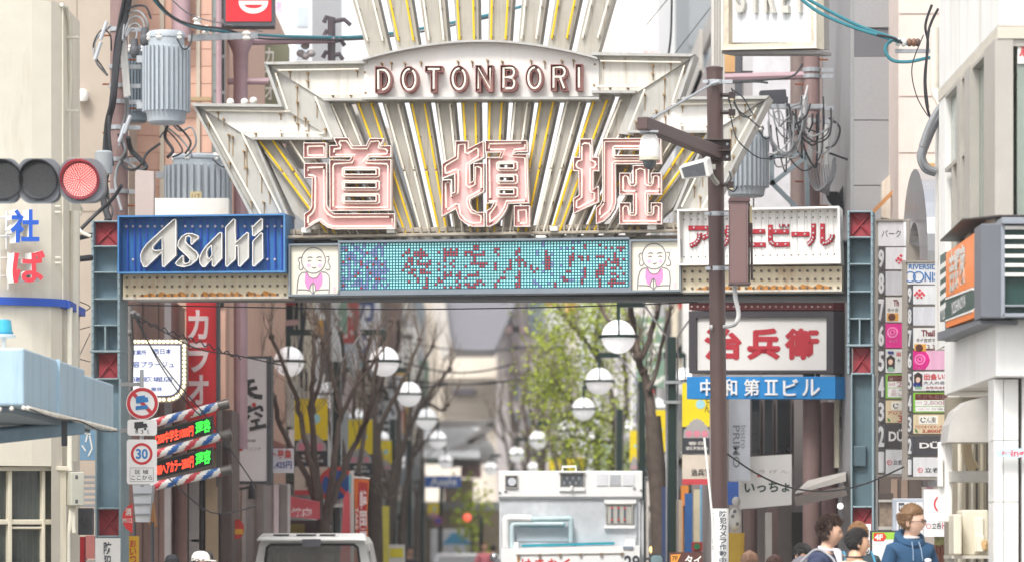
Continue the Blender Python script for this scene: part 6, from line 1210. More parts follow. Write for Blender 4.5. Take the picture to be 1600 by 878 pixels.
for x0, x1, c in ((1140, 1158, 'a7a19e'), (1240, 1256, '857f7d'), (1256, 1262, 'c9c5c3'), (1262, 1280, '9a9491'), (1306, 1326, '5c5350')):
 b = B(); b.rect(rf, x0, 622, x1, 1060, -.02, .1); b.out('panel', C(c, .6), t)
for x0, x1 in ((1172, 1188), (1192, 1208), (1212, 1236)): b = B(); b.rect(rf, x0, 622, x1, 712, 0, .08); w = b.out('window', C('6a6263'), t); b = B(); b.rect(rf, x0 + 2, 624, x1 - 2, 708, .08, .09); b.out('pane', DGLASS, w)
b = B(); b.rect(rf, 1236, 800, 1326, 1060, .1, .2); b.out('dark_entrance', C('3c3836', .6), t)
b = B(); b.lathe(P(1296, HY + CH * F / 51.5, 51.5), [(.1, 0), (.1, 3.35)], 14); b.out('mauve_column', M('column_mauve', '96797a', .5, var=.12), smooth=30, label='round mauve column between the awning and the right pillar', cat='column')
b = B(); b.rect(FL(50.8), 1305, 470, 1311, 730, -.2, 0); b.mat(1).rect(FL(50.9), 1311, 490, 1322, 620, -.1, 0); b.mat(2).rect(FL(50.9), 1311, 620, 1322, 735, -.1, 0); b.mat(3).rect(FL(50.88), 1312.5, 650, 1321, 668, -.05, 0); t = b.out('narrow_side_sign', [C('c9c3ae'), C('bfc0bd'), C('d3cfc6'), C('8c8c90')], label='narrow upright sign wedged left of the right pillar', cat='sign')
b = B(); b.text(FL(50.9), '道頓堀', 1312, 500, 1321, 610, .004, 0, .02, vert=True); b.out('lettering', C('5d5d5f'), t)
ap = FL(49.4)
t = thing('awning', 'pale sloping awning with small warm lamps beneath it left of the right pillar', 'awning', P(1282, 783, 49.4))
b = B(); b.hexa([P(1243, 771, 48.6), P(1322, 751, 48.6), P(1322, 751, 50.5), P(1262, 760, 50.5), P(1243, 768, 48.6), P(1322, 740, 48.6), P(1322, 736, 50.5), P(1262, 750, 50.5)]); b.out('sheet', M('awning_grey', 'c9c5bf', .5, stain='8f877d', samt=.4, sscale=(4, 4, 4)), t)
b = B(); b.bar(P(1242, 783, 48.6), P(1322, 766, 48.6), .02, .12); b.out('valance', C('7d746f'), t)
for i in range(6): x = 1254 + i * 9.5; b = B(); b.tube([P(x, 784 - i * 2.1, 49.0), P(x + 7, 782.5 - i * 2.1, 49.0)], .022, 8); b.out('lamp', M('lamp_warm', 'ffd890', .3, emit='ffc85a', es=1.8), t)
b = B(); b.sph(P(1313, 790, 50.2), .04, nu=14, nv=8); b.out('globe_lamp', M('lamp_white', 'ffffff', .3, emit='ffffff', es=.7), smooth=True, label='small lit white globe lamp under the awning beside the right pillar', cat='lamp')
pb = FL(48.6)
b = B(); b.rect(pb, 1139, 623, 1172, 750, -.04, 0); t = b.out('bistro_banner', C('c9cdd6'), label='pale grey bistro banner with sideways lettering right of the brown pole', cat='banner')
class Rot:
 def __init__(s, pl, x0, y0): s.pl, s.x0, s.y0 = pl, x0, y0
 def __call__(s, x, y, o=0.0): return s.pl(s.x0 - y, s.y0 + x, o)
rp = Rot(pb, 1154, 664); b = B(); b.text(rp, 'PRIMO', 0, -2, 66, 11 - 2, .003, 0, .015); b.text(Rot(pb, 1166, 664), 'bistro', 0, 0, 36, 8, .003, 0, .0); b.out('lettering', C('8b8d94'), t)
b = B(); b.rect(FL(50), 1136, 752, 1162, 788, -.3, 0); b.out('blue_box', C('3a5fa8'), label='blue box low to the right of the brown pole', cat='box')
b = B(); b.prism(FL(48.9), [(1156, 714), (1237, 709), (1237, 788), (1157, 795)], -.35, 0); t = b.out('cafe_sign', M('face_grey_white', 'd3d1ce', .45, var=.04), label='white box sign with black hiragana right of the brown pole', cat='sign')
b = B(); b.text(Tilt(FL(48.9), 1163, .03), 'いっちょ', 1163, 753, 1234, 770, .003, 0, .03); b.out('lettering', C('34463f'), t)
b = B(); b.text(FL(48.9), 'ご き げ ん', 1168, 733, 1232, 739, .003); b.out('small_lettering', C('a9a39c'), t)
b = B(); b.rect(FL(48.9), 1183, 741, 1190, 745, 0, .004); b.out('red_mark', C('c8605c'), t)
b = B(); b.sph(P(1148, 811, 49), .075, .06, .14, 12, 8); b.sph(P(1150, 783, 49), .05, .05, .06, 10, 6); t = b.out('panda_figure', M('panda_white', 'd9d7d2', .6), smooth=True, label='white rounded shop figure with grey patches beside the brown pole', cat='figure')
b = B()
for x, y in ((1145, 806), (1152, 818), (1148, 798)): b.sph(P(x, y, 48.95), .022, .02, .024, 8, 5)
b.out('patches', C('7b7a78'), t, kind='stuff')
b = B(); b.lathe(P(1148, HY + CH * F / 49, 49), [(.1, 0), (.1, .85), (.12, P(0, 832, 49).z)], 12); b.out('figure_stand', C('c9a53e'), label='yellow stand under the white shop figure', cat='stand')
b = B(); b.lathe(P(1172, HY + CH * F / 51, 51), [(.09, 0), (.09, 2.0)], 12); b.rect(FL(51), 1200, 793, 1216, 1060, -.1, 0); b.mat(1).rect(FL(50.6), 1196, 800, 1206, 1060, -.1, 0); b.out('dark_posts', [C('5f4e4b'), C('a9a5a1')], label='brown and grey uprights under the white box sign', cat='posts')
cable('street_wire', 'thin black wire sagging from the brown pole toward the floor directories', [P(x, y, D) for x, y, D in ((1137, 709, 40), (1180, 738, 40.5), (1230, 760, 41), (1290, 767, 42), (1350, 756, 43), (1412, 729, 44))], .009, CABLE)
# ---- small boards at street level
b = B(); b.prism(FL(41.5), [(1444, 764), (1478, 764), (1478, 838), (1444, 838)], -.15, 0); t = b.out('standing_bar_sign', C('e3e3e5'), label='white sign with a red ringed mark behind the man in blue', cat='sign')
b = B(); b.ring(FL(41.5), 1474, 787, 15, 12.6, 0, .004, 30); b.rect(FL(41.5), 1472, 777, 1475, 798, 0, .003); b.out('red_ring', C('cf3b42'), t)
b = B(); b.text(FL(41.5), '立呑', 1456, 816, 1471, 826, .003, 0, .01); b.out('lettering', C('45403f'), t)
b = B(); b.ring(FL(41.5), 1451, 821.5, 4, 3.2, 0, .003, 18); b.text(FL(41.5), 'ト', 1472, 816, 1477, 826, .003, 0, .02); b.out('red_lettering', C('cf4b52'), t)
b = B(); b.rect(FL(42.5), 1395, 778, 1446, 836, -.1, 0); t = b.out('floor_board', C('aab0ba', .4), bevel=.01, label='grey framed floor guide behind the man in the blue hooded top', cat='sign')
b = B(); b.rect(FL(42.5), 1401, 784, 1446, 836, 0, .006); b.mat(1)
for i in range(3): b.rect(FL(42.5), 1404, 785 + i * 15.6, 1413, 798 + i * 15.6, .006, .01)
b.out('panels', [C('d9dadd'), C('55565a')], t)
b = B()
for i, s in enumerate(('9F', '8F', '7F')): b.text(FL(42.5), s, 1405, 789 + i * 15.6, 1412, 795 + i * 15.6, .012, 0, .02)
b.out('lettering', C('d9d9db'), t)
b = B(); b.rect(FL(44), 1374, 770, 1396, 1070, -.2, 0); b.mat(1).rect(FL(43.9), 1374, 783, 1394, 823, 0, .05); b.mat(2).rect(FL(43.85), 1372, 780, 1396, 784, 0, .05); b.rect(FL(43.85), 1372, 822, 1396, 827, 0, .05); t = b.out('display_window', [C('4d443f'), M('display', '8a7a6c', .5, var=.5, vs=12), C('a8a49f')], label='small display window right of the right pillar foot', cat='window')
b = B(); b.rect(FL(45.2), 1374, 744, 1440, 1070, -.2, 0); b.mat(1).rect(FL(45.2), 1392, 748, 1402, 780, 0, .02); b.rect(FL(45.2), 1408, 748, 1418, 780, 0, .02); b.mat(2).rect(FL(45.0), 1448, 750, 1458, 763, -.05, 0); b.out('dark_shopfront', [C('5c514b'), C('8a7668'), C('dba3bb')], label='dark brown shop front below the floor directories', cat='shop front')
b = B(); b.rect(FL(39.6), 1360, 828, 1418, 1100, -.08, -.004); t = b.out('stand_sign', C('3c3d40', .4), bevel=.008, label='standing sign board with a red 4F tag beside the man in blue', cat='sign')
b = B(); b.rect(FL(39.6), 1363, 831, 1415, 842, -.004, .002); b.mat(1).rect(FL(39.6), 1363, 842, 1415, 1000, -.004, .001); b.mat(2).prism(FL(39.6), [(1365, 832), (1381, 832), (1385, 838), (1381, 844.5), (1365, 844.5)], .002, .005); b.out('print', [C('9ccb4a'), C('e6e6e4'), C('d8402f')], t)
b = B(); b.text(FL(39.6), '4F', 1366.5, 834, 1379.5, 843, .006, 0, .03); b.mat(1).text(FL(39.6), 'ご', 1381, 866, 1392, 880, .004, 0, .03); b.out('lettering', [C('f3ede6'), C('2f5a44')], t)
b = B(); b.rect(FL(41.8), 1462, 850, 1482, 1100, -.4, 0); t = b.out('brick_planter', M('brick_brown', '7a4f42', .7, var=.2), label='low brown brick planter behind the man in blue', cat='planter')
for i in range(3):
 for j in range(4): b = B(); b.rect(FL(41.8), 1463 + i * 6.4, 852 + j * 13, 1468.6 + i * 6.4, 863.5 + j * 13, 0, .015); b.out('brick', M('brick_brown', '7a4f42'), t)
b = B(); rs = random.Random(5)
for i in range(40): c = P(1462 + rs.random() * 20, 838 + rs.random() * 12, 41.6); b.sph(c, .02, nu=5, nv=3)
b.out('flowers', M('flowers', '8a8a5a', .7, var=.5, vs=30), t, kind='stuff')
b = B(); b.rect(FL(42), 1046, 862, 1098, 1010, -.1, 0); t = b.out('thai_sign', C('5d3a33', .4), label='low brown sign with an orange 7F corner left of the brown pole foot', cat='sign')
b = B(); b.prism(FL(42), [(1048, 866), (1064, 865), (1058, 878), (1048, 878)], 0, .004); b.out('orange_corner', C('e79a3c'), t)
b = B(); b.text(FL(42), '7F', 1050, 868, 1059, 875, .006, 0, .02); b.mat(1).text(FL(42), 'タイ', 1070, 867, 1096, 882, .004, 0, .03); b.out('lettering', [C('5b3a2c'), C('efe9e2')], t)
# ---- cables and brackets of the right utility pole
up2 = upole('mauve utility pole wrapped in coiled grey cables behind the right wing', 1268, 51, .1, -60, bands=(110, 120, 170, 190))
b = B(); b.tube([P(1130, 122, 51), P(1268, 118, 51)], .05, 8); b.out('cross_beam', MV, up2, smooth=True)
for p_, q_ in (((1204, 244), (1264, 240)), ((1206, 244), (1206, 290)), ((1206, 288), (1258, 246)), ((1204, 284), (1252, 332)), ((1260, 240), (1262, 335)), ((1196, 250), (1206, 247))): b = B(); b.bar(P(*p_, 50.6), P(*q_, 50.6), .055); b.out('bracket_bar', M('bracket_blue_grey', '8d9aa1', .45, var=.1), up2)
b = B(); b.prism(FL(50.3), [(1188, 142), (1228, 140), (1230, 160), (1190, 165)], -.3, 0); b.out('dark_box', C('43434a'), up2, bevel=.02)
b = B(); b.rect(FL(50.3), 1200, 163, 1290, 170, -.1, 0); b.out('rack_bar', GALV, up2)
for x, y0, y1 in ((1255, 150, 196), (1266, 185, 260), (1279, 205, 255), (1291, 195, 262)): b = B(); b.tube([P(x, y0, 50.2), P(x, y1, 50.2)], .034, 8); b.out('joint_sleeve', M('sleeve_pale', 'c9c8c8', .4), up2, smooth=30)
rs = random.Random(21)
for i in range(30):
 x0 = 1196 + rs.random() * 70; x1 = x0 + rs.uniform(14, 60); dip = rs.uniform(8, 70); k = rs.uniform(-14, 14); y0 = 160 + rs.random() * 45
 cable('cable', None, [P(x0, y0, 50.1 - i * .015), P(x0 + 5 + k * .2, y0 + dip * .6, 50.1 - i * .015), P((x0 + x1) / 2 + k, y0 + dip, 50.05 - i * .015), P(x1 - 2 + k * .4, y0 + dip * rs.uniform(.4, .8), 50 - i * .015), P(x1 + 2, 150 + rs.random() * 50, 50 - i * .015)], rs.uniform(.007, .015), (CABLEG, CABLEG, CABLE)[i % 3], 5, parent=up2)
for i in range(9):
 x0 = 1262 + i * 4; cable('cable', None, [P(x0, 258, 50.1), P(x0 + 3, 280, 50.05), P(1278 + i * 2, 298 + i, 50 + i * .01), P(1296 + rs.random() * 8, 275, 50), P(1300 + rs.random() * 6, 245 + rs.random() * 12, 50)], .009, CABLEG, 5, parent=up2)
for i in range(7): cable('cable', None, [P(1290 + i * 3, 300, 50.3), P(1300 + i * 2, 318 + i * 3, 50.4), P(1316 + i, 296 + i * 6, 50.6), P(1332, 262 + i * 14, 51)], .016, CABLE, 5, parent=up2)
for pts, m in (([(1200, 130), (1180, 128), (1135, 130)], CABLE), ([(1254, 100), (1240, 118), (1210, 124), (1135, 128)], CABLE), ([(1262, 134), (1250, 180), (1236, 215), (1215, 238), (1195, 240)], C('d3d3d5')), ([(1230, 170), (1250, 162), (1262, 150)], CABLEG), ([(1295, 185), (1312, 200), (1305, 225), (1290, 232)], CABLE), ([(1296, 240), (1330, 252)], CABLE)): cable('cable', None, [P(x, y, 49.9) for x, y in pts], .014, m, 5, parent=up2)
for i, (pts, lab) in enumerate((([(1010, 40), (1046, -4)], 'thin wire crossing the sky right of the fan'), ([(1040, 112), (1048, 60), (1050, -6)], 'thick black wire hanging right of the fan'), ([(1050, 90), (1120, 0)], 'thin diagonal wire left of the pale post'))): cable('sky_wire', lab, [P(x, y, 55) for x, y in pts], (.006, .016, .006)[i], CABLE, 5)
# ================================================================ THE STREET BEYOND THE ARCH
FW = {}
def facade(side, D0, D1, h, col, label, storeys, style, x=4.4, mat=None):
 """a building along the street: front wall parallel to the street at X = side * x"""
 X = side * x; t = thing('street_building', label, 'building', (side * (x + 4), (D0 + D1) / 2, 0))
 m = mat or M('facade_' + col, col, .65, var=.12, vs=1.5, stain='857b72', samt=.25, sscale=(2, 2, .3))
 x0, x1 = sorted((X, side * (x + 8))); b = B(); b.box(x0, x1, D0, D1, 0, h); b.out('wall', m, t)
 x0, x1 = sorted((X - side * .12, X + side * .5)); b = B(); b.box(x0, x1, D0 - .05, D1, h - .3, h + .15); b.out('cornice', C('a9a29a'), t)
 b = B(); x0, x1 = sorted((X - side * .06, X + side * .1)); b.box(x0, x1, D0 + .3, D1 - .3, .2, 2.7); b.out('shop_window', M('shop_front_dark', '5d5552', .3, var=.4, vs=1.5), t)
 x0, x1 = sorted((X - side * .75, X)); b = B(); b.hexa([(x0, D0 + .2, 2.8), (x1, D0 + .2, 2.8), (x1, D1 - .2, 2.8), (x0, D1 - .2, 2.8), (x0, D0 + .2, 2.9 if side < 0 else 2.9), (x1, D0 + .2, 3.2), (x1, D1 - .2, 3.2), (x0, D1 - .2, 2.9)]); b.out('awning', C(['8d3b3a', 'b5afa6', '4f5d52', '76614c'][int(D0) % 4]), t)
 sh = (h - 3.4) / storeys; n = max(2, int((D1 - D0) / 2))
 for s in range(storeys):
  z0 = 3.4 + s * sh
  if style == 'band':
   x0, x1 = sorted((X - side * .05, X + side * .1)); b = B(); b.box(x0, x1, D0 + .3, D1 - .3, z0 + sh * .3, z0 + sh * .85); b.out('window', M('window_far', '8d99a0', .15, var=.3, vs=1), t)
  else:
   for i in range(n):
    y0 = D0 + .35 + (D1 - D0 - .5) * i / n; x0, x1 = sorted((X - side * .06, X + side * .1)); b = B(); b.box(x0, x1, y0, y0 + (D1 - D0) / n * .62, z0 + sh * .25, z0 + sh * .82); w = b.out('window', C('d3d0ca'), t)
    x0, x1 = sorted((X - side * .08, X)); b = B(); b.box(x0, x1, y0 + .08, y0 + (D1 - D0) / n * .62 - .08, z0 + sh * .29, z0 + sh * .79); b.out('pane', M('window_far', '8d99a0'), w)
  if style == 'balcony':
   x0, x1 = sorted((X - side * .8, X)); b = B(); b.box(x0, x1, D0 + .2, D1 - .2, z0, z0 + .12); b.box(x0, x0 + .05, D0 + .2, D1 - .2, z0, z0 + .9) if side > 0 else b.box(x1 - .05, x1, D0 + .2, D1 - .2, z0, z0 + .9); b.out('balcony', C('bdb7ae'), t)
 return t
Ls = [(56, 66, 9, 'e0dbd6', 'grid', 2), (66.2, 75, 11, 'd3cbc5', 'balcony', 3), (75.3, 88, 10.5, 'e6e3e1', 'grid', 3), (88.2, 100, 13, 'c3cad3', 'band', 4), (100.3, 114, 12.5, 'b3a5a5', 'grid', 4), (114.3, 130, 14, 'dbd1c3', 'balcony', 4), (130.4, 150, 15, 'e6dece', 'grid', 5), (150.3, 176, 17, 'e0dad1', 'band', 5), (176.4, 205, 17, 'b7b2b0', 'grid', 5)]
Lw = ['pale shop building behind the first bare tree on the left', 'greyish building with balconies behind the left trees', 'off white building beyond the nearest left street lamps', 'blue grey building with strip windows on the left side', 'dull mauve building midway along the left side', 'beige balcony building midway along the left side', 'cream building far along the left side', 'pale building with strip windows far down the left side', 'grey building at the far left end of the street']
for (a, c, h, col, st, n), lab in zip(Ls, Lw): facade(-1, a, c, h, col, lab, n, st)
Rs = [(59.2, 68, 12, 'b5adaa', 'band', 3), (68.3, 78, 14, 'e3dfdb', 'grid', 4), (78.3, 92, 13, 'c3bcbd', 'balcony', 4), (92.3, 106, 15, 'c9c4c6', 'grid', 4), (106.3, 122, 13, 'd9c0aa', 'grid', 3), (122.4, 127.8, 12, 'b3adab', 'band', 3), (143, 170, 15, 'c7bfb8', 'balcony', 4), (170.3, 205, 16, 'b9b6b8', 'grid', 5)]
Rw = ['dark grey building just beyond the right corner shop', 'pale building behind the first right street lamp', 'grey balcony building behind the budding tree', 'light grey building midway along the right side', 'tan building midway along the right side', 'narrow grey building in front of the pale tower', 'beige balcony building far down the right side', 'grey building at the far right end of the street']
for (a, c, h, col, st, n), lab in zip(Rs, Rw): facade(1, a, c, h, col, lab, n, st)

# ---- the buildings that close the view
BE = M('far_beige', 'ece4d6', .7, var=.06, vs=.6)
t = block('end_building', 'wide beige building closing the far end of the street', 540, 800, 238, 10, 360, BE)
pe = FL(238)
for i in range(12): b = B(); b.rect(pe, 690, 590 + i * 7, 800, 592.5 + i * 7, 0, .5); b.out('louvre', C('b5aca0'), t)
b = B(); b.rect(pe, 634, 470, 660, 660, 0, .8); b.mat(1).rect(pe, 662, 470, 680, 660, 0, .3); b.out('pier', [C('ddd6c8'), C('bfb7ab')], t)
b = B(); b.rect(pe, 707, 606, 742, 616, .1, .8); b.out('dark_sign', C('57535a'), t)
t = thing('grey_roof', 'dark grey sloping roof mass looming over the far end of the street', 'roof', P(735, 548, 226))
b = B(); b.prism(FL(226), [(684, 380), (830, 380), (806, 470), (772, 548), (708, 548), (700, 500)], -7, 0); b.out('shell', M('roof_dark', '86858c', .6, var=.06), t)
b = B(); b.prism(FL(225.5), [(664, 380), (684, 380), (706, 548), (690, 560), (676, 470)], -5, 0); b.out('edge', C('c3bdb6'), t)
t = block('end_block', 'pinkish grey block with a white sign right of the dark roof', 776, 905, 232, 10, 395, M('far_pinkgrey', 'ddd3d0', .7, var=.1, vs=.5))
pe = FL(232)
for x0, y0, x1, y1, c in ((768, 498, 778, 530, 'eeeaea'), (784, 510, 828, 520, 'c9a6a6'), (800, 470, 812, 600, '9b8f90'), (826, 400, 850, 520, '8f9aa6'), (850, 480, 880, 520, 'e6e4e6'), (852, 462, 870, 480, 'c88b5c'), (884, 466, 900, 490, 'd9a64a'), (790, 540, 880, 546, '8d8488'), (790, 580, 880, 586, '8d8488')): b = B(); b.rect(pe, x0, y0, x1, y1, 0, .5); b.out('panel', C(c), t)
for i in range(4):
 for j in range(5): b = B(); b.rect(pe, 800 + j * 20, 600 + i * 44, 812 + j * 20, 626 + i * 44, 0, .3); b.out('window', C('7d8086', .2), t)
t = thing('arcade_roof', 'white arched arcade roof with grey trusses across the far street', 'roof', P(715, 720, 170))
b = B()
for k in range(2): b.prism(FL(170 + k * 12), [(648, 724)] + [(716 + 62 * math.cos(math.radians(a)), 724 - (60 - 14 * k) * math.sin(math.radians(a))) for a in range(180, -1, -15)] + [(778, 724)], -.6, 0)
b.out('gable', C('e9e9ea', .6), t)
b = B(); b.hexa([P(660, 716, 164), P(750, 716, 164), P(748, 662, 196), P(664, 662, 196), P(660, 713, 164), P(750, 713, 164), P(748, 659, 196), P(664, 659, 196)]); b.out('roof_sheet', C('f4f4f4', .5), t)
b = B()
for x0, y0, x1, y1 in ((640, 664, 776, 660), (690, 712, 760, 682), (730, 690, 770, 664), (700, 725, 772, 716)): b.bar(P(x0, y0, 169), P(x1, y1, 169), .4, .3)
b.out('truss', C('a39f9c'), t)
b = B(); b.rect(FL(169), 668, 711, 694, 724, -.3, 0); b.mat(1).rect(FL(169), 720, 722, 752, 746, -.3, 0); b.mat(2).rect(FL(169), 694, 748, 740, 783, -.3, 0); b.out('fascia_boards', [C('b9d3bf'), C('cba7a4'), C('cdb8a0')], t)
b = B(); b.rect(FL(172), 630, 783, 800, 797, -1, 0); b.mat(1).rect(FL(172), 630, 797, 800, 905, -1, -.1); b.out('end_shops', [C('e4e6ea'), C('cbb79a')], label='low shops with a white fascia under the far arcade roof', cat='shops')
b = B(); b.rect(FL(130), 664.5, 743, 720, 761, -.4, 0); t = b.out('beer_sign', M('far_blue', '2f62b5', .4), label='small blue beer sign hanging far down the street', cat='sign')
b = B(); b.text(FL(130), 'Asahi', 672, 746, 713, 758, .01, 0, .03); b.out('lettering', C('e4e8f0'), t)
b = B(); b.tube([P(646, 752, 130.3), P(665, 752, 130.3)], .05, 6); b.tube([P(690, 761, 130.2), P(686, HY + CH * F / 130.2, 130.2)], .07, 8); b.out('pole', GREENST, t)

# ---- street lamps with two opal globes
def lamp(px, D, label, group='street lamps with white globes', arms=.72, bands=False):
 base = P(px, HY + CH * F / D, D); H = 4.36
 t = thing('street_lamp', label, 'street lamp', base, group)
 b = B(); b.bar(base, base + Vector((0, 0, H)), .11, .11); b.bar(base, base + Vector((0, 0, .5)), .2, .2); b.out('post', GREENST, t, bevel=.01)
 b = B()
 for s in (-1, 1): b.tube([base + Vector((s * .075, -.02, 0)), base + Vector((s * .075, -.02, H)), base + Vector((s * arms * .55, -.02, H + .46))], .014, 6)
 b.out('side_tubes', CHROME, t, smooth=40)
 for s in (-1, 1):
  c = base + Vector((s * arms, 0, H))
  b = B(); b.bar(base + Vector((s * arms * .5, 0, H + .44)), c + Vector((0, 0, .44)), .05, .09); b.bar(c + Vector((0, 0, .46)), c + Vector((0, -.0, .2)), .045); a = b.out('arm', GREENST, t)
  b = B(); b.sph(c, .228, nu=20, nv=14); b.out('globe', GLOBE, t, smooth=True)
  b = B(); b.lathe(c, [(.232, -.02), (.27, -.02), (.27, .02), (.232, .02)], 20); b.tube([c + Vector((.0 + .232 * math.cos(a_), -.002 - .01, .232 * math.sin(a_))) for a_ in [math.radians(q) for q in range(0, 181, 15)]][:1] + [c + Vector((0, -.235 * math.cos(math.radians(q)), .235 * math.sin(math.radians(q)))) for q in range(0, 91, 15)], .016, 5); b.out('band', GREENST, t)
 if bands:
  for y in (597, 628): b = B(); z_ = P(0, y, D).z; b.box(base.x - .11, base.x + .11, D - .1, D + .1, z_ - .02, z_ + .02); b.out('clamp_ring', GALV, t)
 return t
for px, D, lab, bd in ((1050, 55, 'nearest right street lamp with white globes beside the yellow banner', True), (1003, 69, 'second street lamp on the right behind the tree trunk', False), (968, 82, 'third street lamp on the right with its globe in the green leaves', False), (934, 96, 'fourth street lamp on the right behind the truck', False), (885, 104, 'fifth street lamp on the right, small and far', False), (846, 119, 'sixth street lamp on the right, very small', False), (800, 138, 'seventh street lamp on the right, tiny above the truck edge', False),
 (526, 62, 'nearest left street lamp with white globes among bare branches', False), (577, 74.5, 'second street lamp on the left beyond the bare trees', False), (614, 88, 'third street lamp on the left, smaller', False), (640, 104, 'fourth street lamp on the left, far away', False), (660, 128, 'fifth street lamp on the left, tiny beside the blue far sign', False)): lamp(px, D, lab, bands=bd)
# ---- yellow banners on the lamps
def banner(x0, x1, y0, y1, D, label, lower=True, vert=None):
 pl = FL(D); t = thing('banner', label, 'banner', pl((x0 + x1) / 2, y1), 'yellow festival banners on the lamp posts')
 h = y1 - y0; w = x1 - x0
 b = B(); b.rect(pl, x0, y0, x1, y0 + h * .62, -.02, 0); b.mat(1).rect(pl, x0, y0 + h * .62, x1, y1, -.02, 0); b.out('cloth', [M('banner_yellow', 'efd51c', .6, var=.05), C('3d3f45', .6)], t)
 b = B(); q = [(x0 + w * (.06 + .88 * i / 16), y0 + h * (.66 - .17 * math.sin(math.pi * i / 16) + (.03 if i % 2 else 0))) for i in range(17)] + [(x1 - w * .03, y0 + h * .78), (x0 + w * .03, y0 + h * .78)]; b.prism(pl, q, .0, .004); b.out('fan_print', C('a9a6a4'), t)
 b = B()
 for i in range(3): b.disc(pl, x0 + w * (.22 + .27 * i), y0 + h * .72, w * .12, .004, .007, 10)
 b.out('pink_print', C('d98a9a'), t)
 b = B(); b.disc(pl, x0 + w * .62, y0 + h * .3, w * .16, 0, .004, 12); b.out('blue_print', C('a9dbe6'), t)
 b = B(); b.text(pl, '春祭', x0 + w * .2, y0 + h * .83, x1 - w * .2, y0 + h * .88, .004, 0, .02); b.text(pl, '道頓堀商店会', x0 + w * .12, y0 + h * .9, x1 - w * .12, y0 + h * .95, .004, 0, .02); b.out('lettering', C('dddad4'), t)
 if vert: b = B(); b.text(pl, vert, x1 - w * .24, y0 + h * .02, x1 - w * .04, y0 + h * .42, .004, 0, .01, vert=True); b.out('dark_lettering', C('5d5a3a'), t)
 if lower:
  b = B(); b.rect(pl, x0, y1 + 2, x1, y1 + h * .36, -.02, 0); b.mat(1).rect(pl, x0, y1 + h * .36, x1, y1 + h * .44, -.02, 0); b.out('lower_cloth', [C('d9cdbd', .6), C('cf4a52', .6)], t)
  b = B(); b.text(pl, '治兵衛', x0 + w * .3, y1 + h * .22, x1 - w * .03, y1 + h * .32, .004, 0, .03); b.out('dark_lettering', C('3f3c3c'), t)
 b = B(); b.tube([pl(x0 - 3, y0, -.03), pl(x1, y0, -.03)], .015, 5); b.tube([pl(x0 - 3, y1, -.03), pl(x1, y1, -.03)], .015, 5); b.out('rod', GALV, t)
banner(1066, 1112, 598, 708, 54.6, 'nearest yellow festival banner left of the brown pole', vert='いもん')
banner(1012, 1042, 640, 745, 68.5, 'yellow banner between the right tree trunk and the nearest right lamp', lower=False)
banner(984, 998, 672, 752, 81.5, 'narrow yellow banner behind the second right lamp', lower=False)
banner(460, 512, 622, 727, 61.6, 'large yellow festival banner behind the first bare tree on the left')
banner(544, 582, 655, 742, 71, 'yellow banner between the second and third left trees', lower=False)
banner(588, 612, 688, 746, 87.5, 'smaller yellow banner beyond the dark left trunks', lower=False)
banner(886, 912, 714, 760, 95, 'small yellow banner above the white truck', lower=False)
banner(858, 876, 716, 752, 112, 'tiny yellow banner above the middle of the truck', lower=False)
banner(668, 686, 786, 812, 128, 'tiny yellow banner below the far blue sign', lower=False)

# ---- upright shop signs down both sides
def sign_row():
 rs = random.Random(31); cols = [('ecebe8', 'off white'), ('d9dde3', 'pale blue grey'), ('c2413c', 'red'), ('e6dcc8', 'cream'), ('3d4a66', 'navy'), ('e9e9ec', 'white'), ('5b5654', 'dark grey'), ('d9b24a', 'mustard'), ('f0efec', 'bright white'), ('7d9a86', 'sage green')]
 words = ['酒場', 'カフェ', '薬', '寿司', 'うどん', '串カツ', 'ホテル', '靴', '眼鏡', '茶屋']
 ords = ['first', 'second', 'third', 'fourth', 'fifth', 'sixth', 'seventh', 'eighth', 'ninth', 'tenth', 'eleventh', 'twelfth', 'thirteenth', 'fourteenth']
 for side in (-1, 1):
  for i in range(14):
   D = 64 + i * 7.6 + rs.random() * 3; w = rs.uniform(.55, .95); h = rs.uniform(1.2, 3.6); z0 = rs.uniform(3.2, 6.5); c, cn = cols[(i * 3 + (side > 0) * 4) % 10]; tc = 'e9e6e0' if c in ('c2413c', '3d4a66', '5b5654', '7d9a86') else ['c03a3a', '3a3c44', '2f4f8a'][i % 3]
   x0 = side * (4.3 - w - rs.random() * .25); x1 = x0 + side * w; x0, x1 = sorted((x0, x1)); pl = Wall((0, D, 0), (1, 0, 0))
   b = B(); b.box(x0, x1, D, D + .25, z0, z0 + h); t = b.out('shop_sign', C(c, .4), label=cn + ' upright shop sign, ' + ords[i] + ' from the arch down the ' + ('left' if side < 0 else 'right') + ' side', cat='sign', group='upright shop signs down the street', bevel=.01)
   b = B(); wd = words[(i * 7 + (side > 0)) % 10]; n = len(wd)
   for k, ch in enumerate(wd): b.text(pl, ch, x0 + w * .18, z0 + h * (1 - k / n) - h / n * .1, x1 - w * .18, z0 + h * (1 - (k + 1) / n) + h / n * .1, .004, 0, .03)
   b.out('lettering', C(tc), t)
   b = B(); e = x0 if side < 0 else x1; b.bar((e, D + .12, z0 + h * .8), (side * 4.42, D + .12, z0 + h * .8), .05); b.bar((e, D + .12, z0 + h * .2), (side * 4.42, D + .12, z0 + h * .2), .05); b.out('brackets', DARK, t, kind='stuff')
sign_row()
